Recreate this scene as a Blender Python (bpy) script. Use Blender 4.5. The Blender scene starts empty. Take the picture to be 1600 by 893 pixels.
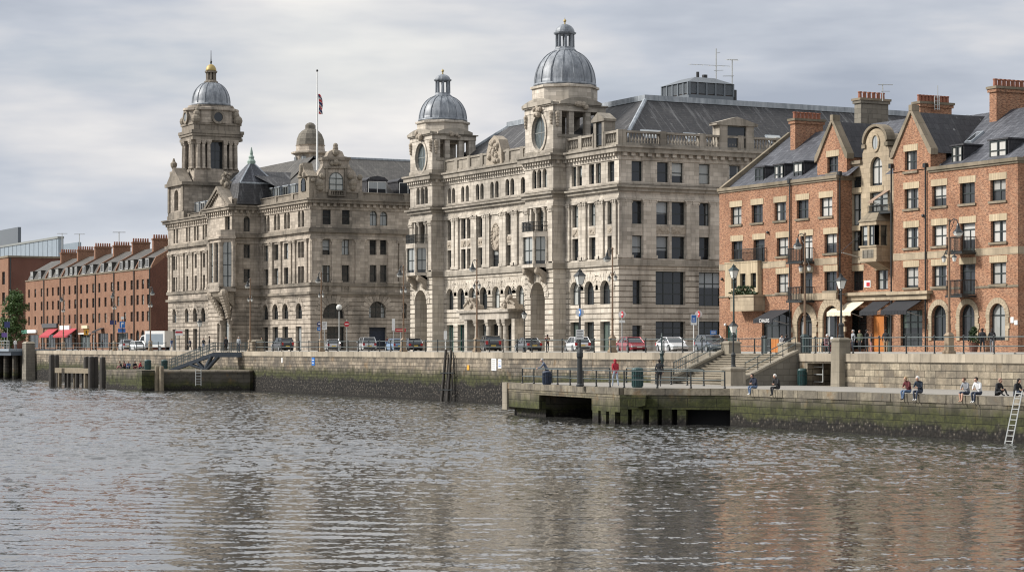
import bpy, bmesh, math, random
from mathutils import Vector, Matrix
RND = random.Random(11)
scene = bpy.context.scene
COL = scene.collection
pi = math.pi

# ------------------------------------------------------------------ camera frame
# world axes: +X runs along the quay towards the viewer's right, +Y inland, +Z up; water level z = 0
CX, CY, CZ = 112.6, -73.7, 4.75
TH = math.radians(62.5)
FOC, HZ = 3400.0, 543.5
FWX, FWY = -math.sin(TH), math.cos(TH)
RTX, RTY = math.cos(TH), math.sin(TH)
STREET, LOWER = 4.37, 2.25

def ray(px):
    r = (px - 800.0) / FOC
    return FWX + r * RTX, FWY + r * RTY
def dY(px, Y): return (Y - CY) / ray(px)[1]
def dX(px, X): return (X - CX) / ray(px)[0]
def fx(px, Y): return CX + dY(px, Y) * ray(px)[0]
def sy(px, X): return CY + dX(px, X) * ray(px)[1]
def zd(py, D): return CZ + (HZ - py) * D / FOC
def zY(px, py, Y): return zd(py, dY(px, Y))
def zX(px, py, X): return zd(py, dX(px, X))
def at(px, D):
    a, b = ray(px)
    return CX + D * a, CY + D * b
def dep(x, y): return (x - CX) * FWX + (y - CY) * FWY
def pxof(x, y): return 800 + FOC * ((x - CX) * RTX + (y - CY) * RTY) / dep(x, y)
def wallY(x): return 11.0 - 0.02 * x          # line of the upper quay wall

# ------------------------------------------------------------------ materials
def new_mat(name):
    m = bpy.data.materials.new(name); m.use_nodes = True
    nt = m.node_tree; nt.nodes.clear()
    out = nt.nodes.new('ShaderNodeOutputMaterial')
    bs = nt.nodes.new('ShaderNodeBsdfPrincipled')
    nt.links.new(bs.outputs[0], out.inputs[0])
    return m, nt, bs

class N:
    """tiny node-graph helper"""
    def __init__(s, nt): s.nt = nt
    def node(s, t, **kw):
        n = s.nt.nodes.new(t)
        for k, v in kw.items(): setattr(n, k, v)
        return n
    def put(s, sock, v):
        if hasattr(v, 'is_linked') or isinstance(v, bpy.types.NodeSocket): s.nt.links.new(v, sock)
        elif isinstance(v, (tuple, list)) and sock.type == 'RGBA' and len(v) == 3: sock.default_value = (*v, 1)
        else: sock.default_value = v
    def math(s, op, a, b=None, c=None, clamp=False):
        n = s.node('ShaderNodeMath', operation=op, use_clamp=clamp)
        s.put(n.inputs[0], a)
        if b is not None: s.put(n.inputs[1], b)
        if c is not None: s.put(n.inputs[2], c)
        return n.outputs[0]
    def mix(s, f, a, b, mode='MIX'):
        n = s.node('ShaderNodeMix', data_type='RGBA', blend_type=mode)
        s.put(n.inputs[0], f); s.put(n.inputs[6], a); s.put(n.inputs[7], b)
        return n.outputs[2]
    def noise(s, vec, scale, detail=3, rough=.55):
        n = s.node('ShaderNodeTexNoise')
        if vec is not None: s.put(n.inputs['Vector'], vec)
        n.inputs['Scale'].default_value = scale; n.inputs['Detail'].default_value = detail
        n.inputs['Roughness'].default_value = rough
        return n.outputs['Fac']
    def ramp(s, f, pts):
        n = s.node('ShaderNodeValToRGB')
        s.put(n.inputs[0], f)
        e = n.color_ramp.elements
        while len(e) < len(pts): e.new(.5)
        for el, (p, c) in zip(e, pts):
            el.position = p; el.color = (*c, 1) if len(c) == 3 else c
        return n.outputs[0]
    def rng(s, f, a, b, c=0., d=1.):
        n = s.node('ShaderNodeMapRange'); n.clamp = True
        s.put(n.inputs[0], f)
        for i, v in enumerate((a, b, c, d)): n.inputs[i + 1].default_value = v
        return n.outputs[0]
    def comb(s, x, y, z):
        n = s.node('ShaderNodeCombineXYZ')
        for i, v in enumerate((x, y, z)): s.put(n.inputs[i], v)
        return n.outputs[0]
    def sep(s, v):
        n = s.node('ShaderNodeSeparateXYZ'); s.put(n.inputs[0], v); return n.outputs
    def bump(s, h, strength=.3, dist=.05):
        n = s.node('ShaderNodeBump'); s.put(n.inputs['Height'], h)
        n.inputs['Strength'].default_value = strength; n.inputs['Distance'].default_value = dist
        return n.outputs[0]
    def wallvec(s, sx=1., sz=1.):
        """(distance along the wall, height) for walls facing any axis"""
        g = s.node('ShaderNodeNewGeometry')
        p = s.sep(g.outputs['Position']); n = s.sep(g.outputs['True Normal'])
        side = s.math('GREATER_THAN', s.math('ABSOLUTE', n[0]), s.math('ABSOLUTE', n[1]))
        h = s.math('ADD', s.math('MULTIPLY', p[1], side), s.math('MULTIPLY', p[0], s.math('SUBTRACT', 1.0, side)))
        return s.comb(s.math('MULTIPLY', h, sx), s.math('MULTIPLY', p[2], sz), 0.0), g.outputs['Position'], h, p[2]

def simple(name, col, rough=.6, metal=0., var=.15, scale=3., spec=.5, bumpy=0.):
    m, nt, bs = new_mat(name); g = N(nt)
    geo = g.node('ShaderNodeNewGeometry')
    f = g.noise(geo.outputs['Position'], scale, 4)
    c = g.mix(f, tuple(max(0, v * (1 - var)) for v in col), tuple(min(1, v * (1 + var)) for v in col))
    nt.links.new(c, bs.inputs['Base Color'])
    bs.inputs['Roughness'].default_value = rough; bs.inputs['Metallic'].default_value = metal
    bs.inputs['Specular IOR Level'].default_value = spec
    if bumpy: nt.links.new(g.bump(f, bumpy, .03), bs.inputs['Normal'])
    return m

def ashlar(name, c1, c2, soot, bw=1.15, rh=.42, mortar=.012, sootamt=.5, joint=.38, streak=.5, bump=.3):
    """stone blocks with tone differences from block to block, stains and rain streaks"""
    m, nt, bs = new_mat(name); g = N(nt)
    vec, pos, h, z = g.wallvec()
    br = g.node('ShaderNodeTexBrick'); br.offset = .5
    nt.links.new(vec, br.inputs['Vector'])
    for k, v in (('Scale', 1.), ('Mortar Size', mortar), ('Mortar Smooth', .3), ('Bias', 0.), ('Brick Width', bw), ('Row Height', rh)):
        br.inputs[k].default_value = v
    g.put(br.inputs['Color1'], c1); g.put(br.inputs['Color2'], c2)
    g.put(br.inputs['Mortar'], tuple(v * joint for v in c1))
    col = br.outputs['Color']
    big = g.noise(pos, .16, 5, .6)
    fine = g.noise(pos, 2.6, 5, .65)
    st = g.noise(g.comb(g.math('MULTIPLY', h, 1.4), g.math('MULTIPLY', z, .13), 0.), 1., 5, .65)
    col = g.mix(g.rng(fine, .3, .75, 0, .35), col, tuple(v * .55 for v in c1))
    col = g.mix(g.rng(big, .46, .66, 0, sootamt), col, soot)
    blk = g.noise(g.comb(g.math('FLOOR', g.math('DIVIDE', h, bw * .5)), g.math('FLOOR', g.math('DIVIDE', z, rh)), 0.), 7.3, 1)
    col = g.mix(g.rng(blk, .55, .75, 0, .4), col, tuple(v * .5 for v in c2)); col = g.mix(g.rng(blk, .28, .42, .35, 0.), col, tuple(min(1, v * 1.22) for v in c1))
    col = g.mix(g.rng(st, .5, .7, 0, streak), col, soot)
    nt.links.new(col, bs.inputs['Base Color'])
    bs.inputs['Roughness'].default_value = .85; bs.inputs['Specular IOR Level'].default_value = .25
    hgt = g.math('ADD', g.math('MULTIPLY', g.math('SUBTRACT', 1., br.outputs['Fac']), 1.), g.math('MULTIPLY', fine, .6))
    nt.links.new(g.bump(hgt, bump, .03), bs.inputs['Normal'])
    return m

def brickwork(name, c1, c2, mort, dark, sc=1.):
    m, nt, bs = new_mat(name); g = N(nt)
    vec, pos, h, z = g.wallvec()
    br = g.node('ShaderNodeTexBrick'); br.offset = .5
    nt.links.new(vec, br.inputs['Vector'])
    for k, v in (('Scale', sc), ('Mortar Size', .009), ('Mortar Smooth', .2), ('Bias', -.1), ('Brick Width', .235), ('Row Height', .078)):
        br.inputs[k].default_value = v
    g.put(br.inputs['Color1'], c1); g.put(br.inputs['Color2'], c2); g.put(br.inputs['Mortar'], mort)
    col = br.outputs['Color']
    # groups of over-burnt and pale bricks, sized like a few bricks
    wob = g.noise(g.comb(g.math('MULTIPLY', h, 1.), g.math('MULTIPLY', z, 2.4), 0.), 4.2, 4, .75)
    col = g.mix(g.rng(wob, .5, .6, 0, .78), col, dark)
    col = g.mix(g.rng(wob, .34, .46, .6, 0.), col, tuple(min(1, v * 1.45) for v in c2))
    big = g.noise(pos, .35, 4, .6)
    col = g.mix(g.rng(big, .45, .75, 0, .5), col, tuple(v * .5 for v in c1))
    st = g.noise(g.comb(g.math('MULTIPLY', h, 1.3), g.math('MULTIPLY', z, .15), 0.), 1., 4, .6)
    col = g.mix(g.rng(st, .55, .8, 0, .45), col, dark)
    nt.links.new(col, bs.inputs['Base Color'])
    bs.inputs['Roughness'].default_value = .9; bs.inputs['Specular IOR Level'].default_value = .2
    nt.links.new(g.bump(g.math('SUBTRACT', wob, br.outputs['Fac']), .3, .02), bs.inputs['Normal'])
    return m

def slate(name, c1, c2, streak=.35, pale=(.32, .32, .31), rh=.3, bw=.38):
    m, nt, bs = new_mat(name); g = N(nt)
    geo = g.node('ShaderNodeNewGeometry')
    p = g.sep(geo.outputs['Position']); n = g.sep(geo.outputs['True Normal'])
    side = g.math('GREATER_THAN', g.math('ABSOLUTE', n[0]), g.math('ABSOLUTE', n[1]))
    h = g.math('ADD', g.math('MULTIPLY', p[1], side), g.math('MULTIPLY', p[0], g.math('SUBTRACT', 1., side)))
    vec = g.comb(h, g.math('MULTIPLY', p[2], 1.35), 0.)
    br = g.node('ShaderNodeTexBrick'); br.offset = .5
    nt.links.new(vec, br.inputs['Vector'])
    for k, v in (('Scale', 1.), ('Mortar Size', .012), ('Mortar Smooth', .1), ('Bias', 0.), ('Brick Width', bw), ('Row Height', rh)):
        br.inputs[k].default_value = v
    g.put(br.inputs['Color1'], c1); g.put(br.inputs['Color2'], c2); g.put(br.inputs['Mortar'], tuple(v * .45 for v in c1))
    col = br.outputs['Color']
    big = g.noise(geo.outputs['Position'], .5, 5, .65)
    col = g.mix(g.rng(big, .4, .75, 0, .55), col, tuple(v * .5 for v in c1))
    # patched slates and run-off marks
    st = g.noise(g.comb(g.math('MULTIPLY', h, 2.2), g.math('MULTIPLY', p[2], .22), 0.), 1., 4, .7)
    col = g.mix(g.rng(st, .54, .66, 0, streak), col, pale)
    sp = g.noise(geo.outputs['Position'], 1.7, 2, .5)
    col = g.mix(g.rng(sp, .70, .75, 0, .5), col, pale)
    nt.links.new(col, bs.inputs['Base Color'])
    bs.inputs['Roughness'].default_value = .62; bs.inputs['Specular IOR Level'].default_value = .35
    nt.links.new(g.bump(g.math('SUBTRACT', big, br.outputs['Fac']), .6, .06), bs.inputs['Normal'])
    return m

def leadmat(name, c1, c2):
    m, nt, bs = new_mat(name); g = N(nt)
    geo = g.node('ShaderNodeNewGeometry'); p = g.sep(geo.outputs['Position'])
    st = g.noise(g.comb(g.math('MULTIPLY', p[0], 2.2), g.math('MULTIPLY', p[1], 2.2), g.math('MULTIPLY', p[2], .35)), 1., 5, .65)
    bl = g.noise(geo.outputs['Position'], 1.1, 4, .6)
    col = g.mix(g.rng(st, .35, .7), c1, c2)
    col = g.mix(g.rng(bl, .5, .75, 0, .5), col, tuple(v * .55 for v in c1))
    nt.links.new(col, bs.inputs['Base Color'])
    bs.inputs['Roughness'].default_value = .5; bs.inputs['Metallic'].default_value = .05
    nt.links.new(g.bump(bl, .2, .05), bs.inputs['Normal'])
    return m

def glassmat(name, dark, cloth, prob, rough=.04, tint=(.02, .022, .025), ior=1.6):
    """window glass; pale areas, random per window, paint blinds, curtains and some reflected sky"""
    m, nt, bs = new_mat(name); g = N(nt)
    oi = g.node('ShaderNodeObjectInfo'); tc = g.node('ShaderNodeTexCoord')
    o = g.sep(tc.outputs['Object']); rnd = oi.outputs['Random']
    r2 = g.math('FRACT', g.math('MULTIPLY', rnd, 17.31)); r3 = g.math('FRACT', g.math('MULTIPLY', rnd, 53.7))
    gn = g.sep(tc.outputs['Generated'])
    has = g.math('LESS_THAN', r2, prob)
    roller = g.math('GREATER_THAN', gn[2], g.math('MULTIPLY', r3, .6))
    ax = g.math('ABSOLUTE', g.math('SUBTRACT', gn[0], .5))
    curt = g.math('GREATER_THAN', ax, g.math('MULTIPLY', r3, .32))
    pick = g.math('GREATER_THAN', g.math('FRACT', g.math('MULTIPLY', rnd, 91.3)), .5)
    mask = g.math('ADD', g.math('MULTIPLY', roller, pick), g.math('MULTIPLY', curt, g.math('SUBTRACT', 1., pick)))
    mask = g.math('MULTIPLY', mask, has)
    fold = g.noise(g.comb(g.math('MULTIPLY', o[0], 14.), g.math('MULTIPLY', o[2], .4), rnd), 1., 2)
    cl = g.mix(fold, tuple(v * .62 for v in cloth), cloth); cl = g.mix(g.math('MULTIPLY', g.math('FRACT', g.math('MULTIPLY', rnd, 37.7)), .65), cl, tuple(v * .35 for v in cloth))
    room = g.mix(g.noise(tc.outputs['Object'], 2.2, 3), tint, dark)
    nt.links.new(g.mix(mask, room, cl), bs.inputs['Base Color'])
    bs.inputs['Roughness'].default_value = rough; bs.inputs['IOR'].default_value = ior
    bs.inputs['Specular IOR Level'].default_value = .5
    geo = g.node('ShaderNodeNewGeometry')
    nt.links.new(g.bump(g.noise(geo.outputs['Position'], 1.2, 2), .06, .02), bs.inputs['Normal'])
    return m

def quaymat(name, c1, c2, bw, rh, g0, g1, b1, dirt=.6):
    """quay masonry: dry stone on top, a band of green weed, then dark barnacle crust down to the water"""
    m, nt, bs = new_mat(name); g = N(nt)
    vec, pos, h, z = g.wallvec()
    wv = g.noise(g.comb(h, z, 0.), .9, 2)
    br = g.node('ShaderNodeTexBrick'); br.offset = .43; br.squash = 1.35; br.squash_frequency = 3
    nt.links.new(vec, br.inputs['Vector'])
    for k, v in (('Scale', 1.), ('Mortar Size', .016), ('Mortar Smooth', .35), ('Bias', 0.), ('Brick Width', bw), ('Row Height', rh)):
        br.inputs[k].default_value = v
    g.put(br.inputs['Color1'], c1); g.put(br.inputs['Color2'], c2); g.put(br.inputs['Mortar'], tuple(v * .28 for v in c1))
    fine = g.noise(pos, 3.2, 5, .68); med = g.noise(pos, .55, 4, .6)
    blk = g.noise(g.comb(g.math('FLOOR', g.math('DIVIDE', h, bw * .5)), g.math('FLOOR', g.math('DIVIDE', z, rh)), 0.), 9.1, 1)
    col = g.mix(g.rng(blk, .5, .7, 0, .6), br.outputs['Color'], tuple(v * .38 for v in c2)); col = g.mix(g.rng(blk, .25, .42, .45, 0.), col, tuple(v * 1.35 for v in c1))
    col = g.mix(g.rng(fine, .38, .66, 0, .6), col, tuple(v * .3 for v in c1))
    col = g.mix(g.rng(med, .43, .6, 0, dirt), col, (.085, .076, .064))
    rust = g.noise(pos, .8, 3)
    col = g.mix(g.rng(rust, .6, .7, 0, .5), col, (.21, .13, .06))
    st = g.noise(g.comb(g.math('MULTIPLY', h, 2.2), g.math('MULTIPLY', z, .25), 0.), 1., 4, .6)
    col = g.mix(g.rng(st, .55, .75, 0, .6), col, (.05, .047, .042))
    wob = g.math('ADD', z, g.math('MULTIPLY', g.math('SUBTRACT', g.noise(g.comb(h, g.math('MULTIPLY', z, .4), 0.), .7, 5, .7), .5), 1.1))
    weed = g.mix(g.rng(fine, .3, .7), (.012, .016, .006), (.068, .074, .022))
    wob = g.math('ADD', wob, g.math('MULTIPLY', g.math('SUBTRACT', med, .5), 1.4))
    col = g.mix(g.rng(wob, g1 - .3, g1 + .45, .92, 0.), col, weed)
    col = g.mix(g.math('MULTIPLY', br.outputs['Fac'], .85), col, (.010, .010, .008))
    col = g.mix(g.math('MULTIPLY', g.rng(blk, .45, .7, 0, .6), g.rng(z, g1 + .2, g1 + .5, 1., 0.)), col, (.018, .018, .010))
    vo = g.node('ShaderNodeTexVoronoi'); vo.inputs['Scale'].default_value = 4.2; nt.links.new(pos, vo.inputs['Vector'])
    barn = g.ramp(vo.outputs['Distance'], [(.0, (.21, .19, .155)), (.22, (.045, .039, .032)), (.55, (.012, .011, .010))])
    col = g.mix(g.rng(wob, g0 - .15, g0 + .25, 1., 0.), col, barn)
    col = g.mix(g.rng(wob, b1 - .12, b1 + .22, .85, 0.), col, (.016, .014, .012))
    nt.links.new(col, bs.inputs['Base Color'])
    bs.inputs['Roughness'].default_value = .85; bs.inputs['Specular IOR Level'].default_value = .25
    hh = g.math('ADD', g.math('SUBTRACT', fine, g.math('MULTIPLY', br.outputs['Fac'], 1.4)), g.math('MULTIPLY', vo.outputs['Distance'], g.rng(wob, g0, g0 + .3, 1., 0.)))
    nt.links.new(g.bump(hh, .7, .06), bs.inputs['Normal'])
    return m

M = {}
M['stone'] = ashlar('cream_sandstone', (.61, .55, .47), (.41, .365, .305), (.09, .083, .074), sootamt=.5, streak=.6)
M['stone_rust'] = ashlar('rusticated_sandstone', (.62, .56, .475), (.45, .40, .33), (.11, .095, .08), bw=1.5, rh=.52, mortar=.02, sootamt=.5, streak=.6)
M['stone_trim'] = ashlar('weathered_trim_stone', (.39, .35, .295), (.28, .25, .205), (.075, .067, .057), bw=1.6, rh=.6, mortar=.008, sootamt=.6, streak=.65)
M['stone2'] = ashlar('brown_sandstone', (.50, .435, .36), (.32, .275, .225), (.072, .066, .057), sootamt=.66, streak=.65)
M['stone2_trim'] = ashlar('sooty_trim_stone', (.30, .26, .21), (.215, .185, .15), (.055, .05, .043), bw=1.6, rh=.6, mortar=.008, sootamt=.7, streak=.75)
M['carved'] = simple('carved_stone', (.33, .285, .23), .9, var=.55, scale=5.5, spec=.2, bumpy=.9)
M['carved2'] = simple('carved_sooty_stone', (.23, .2, .16), .9, var=.6, scale=5.5, spec=.2, bumpy=.9)
M['brick'] = brickwork('red_brick', (.26, .113, .062), (.40, .20, .112), (.36, .285, .21), (.085, .042, .032))
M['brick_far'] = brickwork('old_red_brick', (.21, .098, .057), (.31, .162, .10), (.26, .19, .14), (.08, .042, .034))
M['brick_shade_pot'] = brickwork('shaded_wall_and_pot_brick', (.15, .065, .048), (.19, .08, .055), (.14, .10, .08), (.05, .028, .024))  # darker copy of old brick: side walls' shade painted in; also the pot
M['lintel'] = ashlar('pale_lintel_stone', (.50, .41, .28), (.43, .35, .235), (.2, .16, .11), bw=.26, rh=2.2, mortar=.012, sootamt=.3, streak=.3)
M['bandstone'] = ashlar('buff_band_stone', (.44, .36, .255), (.35, .285, .2), (.15, .12, .09), bw=.75, rh=.4, mortar=.01, sootamt=.4, streak=.4)
M['coping'] = ashlar('mossy_coping', (.26, .215, .16), (.21, .175, .125), (.07, .065, .045), bw=1.2, rh=1., mortar=.01, sootamt=.6, streak=.5)
M['slate'] = slate('slate_grey', (.034, .034, .037), (.056, .054, .055), streak=.55, pale=(.2, .2, .2))
M['slate_brown'] = slate('slate_brown', (.062, .058, .053), (.092, .085, .076), streak=.4, pale=(.2, .19, .17))
M['slate_blue'] = slate('slate_blue', (.048, .051, .062), (.088, .092, .106), streak=.3, pale=(.3, .31, .34), rh=.34, bw=.4)
M['tile_dark'] = slate('dark_concrete_tile', (.028, .028, .033), (.044, .044, .05), streak=.08, rh=.62, bw=.5)
M['lead'] = leadmat('dome_lead', (.10, .115, .135), (.29, .31, .335))
M['flash'] = leadmat('lead_flashing', (.20, .225, .25), (.38, .41, .44))
M['copper_green'] = simple('green_copper', (.22, .29, .25), .6, var=.3)
M['gold'] = simple('gilding', (.36, .27, .10), .55, metal=.3, var=.3)
M['glass'] = glassmat('window_glass', (.03, .034, .038), (.5, .52, .5), .55)
M['glass_dark'] = glassmat('dark_window_glass', (.018, .02, .022), (.42, .45, .46), .38)
M['glass_sky_tone'] = glassmat('sky_toned_glass', (.16, .19, .19), (.36, .40, .39), .6)  # pale tone paints in the sky seen through the tower ovals
M['glass_flat'] = glassmat('curtained_glass', (.045, .05, .055), (.62, .61, .57), .82)
M['glass_far'] = glassmat('far_glass', (.02, .02, .022), (.3, .3, .28), .22)
M['glass_shop'] = glassmat('shop_glass', (.03, .035, .035), (.12, .16, .14), .5)
M['frame_dark'] = simple('dark_frame_paint', (.022, .03, .03), .4)
M['frame_white'] = simple('white_frame_paint', (.62, .62, .60), .45, var=.1)
M['frame_grey'] = simple('grey_frame_paint', (.2, .21, .2), .5)
M['iron'] = simple('black_iron', (.014, .017, .018), .42, var=.3, scale=9)
M['iron_green'] = simple('dark_green_iron', (.012, .030, .030), .4, var=.3, scale=9)
M['rail'] = simple('grey_green_rail_paint', (.085, .105, .105), .45, var=.4, scale=6)
M['steel_blue'] = simple('blue_grey_steel', (.055, .07, .09), .5, var=.25)
M['galv'] = simple('galvanised_steel', (.42, .43, .42), .45, metal=.4)
M['lamp_tan'] = simple('rusty_brown_post', (.17, .105, .062), .6, var=.4, scale=4)
M['lamp_base'] = simple('tan_post_base', (.235, .175, .115), .7, var=.35, scale=5)
M['lamp_glass'] = simple('frosted_lamp_glass', (.62, .62, .58), .25, var=.08)
M['wood_dark'] = simple('wet_black_timber', (.03, .025, .02), .7, var=.6, scale=2.2, bumpy=.6)
M['wood_grey'] = simple('weathered_timber', (.2, .165, .115), .8, var=.5, scale=2.5, bumpy=.4)
M['wood_orange'] = simple('varnished_door_wood', (.42, .15, .035), .4, var=.25, scale=2)
M['quay_up'] = quaymat('upper_quay_masonry', (.36, .275, .175), (.25, .19, .125), .95, .42, 1.05, 1.75, .15)
M['quay_low'] = quaymat('lower_quay_masonry', (.22, .19, .145), (.14, .12, .09), 1.25, .40, .55, 1.45, .12)
M['quay_pier'] = quaymat('pier_masonry', (.24, .21, .145), (.16, .14, .095), 1.3, .55, .25, 1.15, .05, dirt=.45)
M['quay_weed_shade'] = quaymat('shaded_weedy_pier_masonry', (.10, .098, .06), (.065, .066, .038), 1.3, .55, .3, 1.75, .05, dirt=.6)  # weedy stone, darkened to paint in the shade on the pier end
M['quay_dark'] = quaymat('wet_dark_planking', (.10, .09, .07), (.07, .063, .05), 4.5, .45, .35, .8, .3, dirt=.8)
M['granite'] = ashlar('grey_granite', (.30, .265, .21), (.25, .22, .17), (.1, .09, .07), bw=1.6, rh=.8, mortar=.008, sootamt=.45, streak=.45)
M['granite_wall'] = ashlar('stair_wall_granite', (.22, .20, .165), (.165, .15, .125), (.07, .065, .055), bw=1.05, rh=.42, mortar=.016, sootamt=.5, streak=.4)
M['paving'] = simple('worn_paving', (.25, .235, .21), .85, var=.25, scale=1.3, spec=.25)
M['asphalt'] = simple('asphalt', (.05, .05, .052), .85, var=.25, scale=2.)
M['kerb'] = simple('kerb_stone', (.27, .26, .24), .85)
M['line_paint'] = simple('road_paint', (.62, .6, .55), .7)
M['black'] = simple('black_fabric', (.013, .014, .016), .8, var=.3)
M['shade_fill'] = simple('painted_gap_shade', (.012, .012, .013), .9)  # near-black tone that paints shade into the pier gaps
M['awning_black'] = simple('black_awning_cloth', (.016, .017, .021), .85, var=.3)
M['awning_cream'] = simple('cream_awning_cloth', (.66, .58, .44), .85, var=.1)
M['awning_red'] = simple('red_awning_cloth', (.34, .03, .042), .8, var=.15)
M['awning_brown'] = simple('brown_awning_cloth', (.27, .19, .14), .85, var=.1)
M['white'] = simple('white_paint', (.72, .72, .70), .5, var=.08)
M['cream'] = simple('cream_paint', (.62, .52, .36), .6, var=.1)
M['sign_blue'] = simple('sign_blue', (.03, .14, .42), .4, var=.08)
M['sign_red'] = simple('sign_red', (.42, .02, .03), .4, var=.08)
M['sign_green'] = simple('sign_green', (.02, .15, .09), .4, var=.08)
M['sign_navy'] = simple('sign_navy', (.025, .03, .11), .4, var=.08)
M['sign_purple'] = simple('sign_purple', (.13, .07, .24), .4, var=.08)
M['sign_yellow'] = simple('sign_amber', (.62, .31, .03), .45, var=.1)
M['sign_back'] = simple('sign_back_grey', (.06, .06, .065), .6)
M['bin_green'] = simple('bin_green', (.012, .045, .045), .45, var=.2)
M['bin_navy'] = simple('bin_navy', (.012, .022, .045), .45, var=.2)
M['green_door'] = simple('green_door_paint', (.03, .19, .15), .45, var=.15)
M['pot'] = simple('terracotta_pot', (.25, .10, .06), .85, var=.3, scale=7)
M['louvre'] = simple('brown_louvre', (.035, .028, .026), .6, var=.2)
M['cladding'] = simple('blue_grey_cladding', (.24, .285, .325), .45, metal=.2, var=.18, scale=.6)
M['plant_clad'] = simple('plant_room_cladding', (.12, .135, .15), .5, metal=.2, var=.15)
M['leaf'] = simple('leaf_green', (.065, .12, .03), .6, var=.6, scale=1.7)
M['leaf_dark'] = simple('dark_leaf_green', (.025, .05, .015), .6, var=.5, scale=4)
M['bark'] = simple('bark', (.07, .05, .035), .9, var=.4, scale=6)
M['tyre'] = simple('tyre_rubber', (.015, .015, .016), .85)
M['alloy'] = simple('alloy_wheel', (.36, .37, .38), .35, metal=.6)
M['car_glass'] = simple('car_glass', (.02, .026, .032), .05, var=.2, spec=.8)
M['head_glass'] = simple('headlamp_glass', (.6, .62, .64), .12, var=.1)
M['tail_glass'] = simple('tail_lamp_glass', (.36, .02, .02), .15, var=.1)
M['plate_yellow'] = simple('yellow_number_plate', (.6, .42, .04), .5, var=.05)
M['plate_white'] = simple('white_number_plate', (.7, .7, .68), .5, var=.05)
M['plastic'] = simple('black_plastic', (.02, .02, .021), .6)
def paint(name, col, metal=.3):
    m = simple(name, col, .22, metal=metal, var=.06, scale=1.5, spec=.6)
    b = [n for n in m.node_tree.nodes if n.type == 'BSDF_PRINCIPLED'][0]
    b.inputs['Coat Weight'].default_value = .7; b.inputs['Coat Roughness'].default_value = .08
    return m

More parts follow.
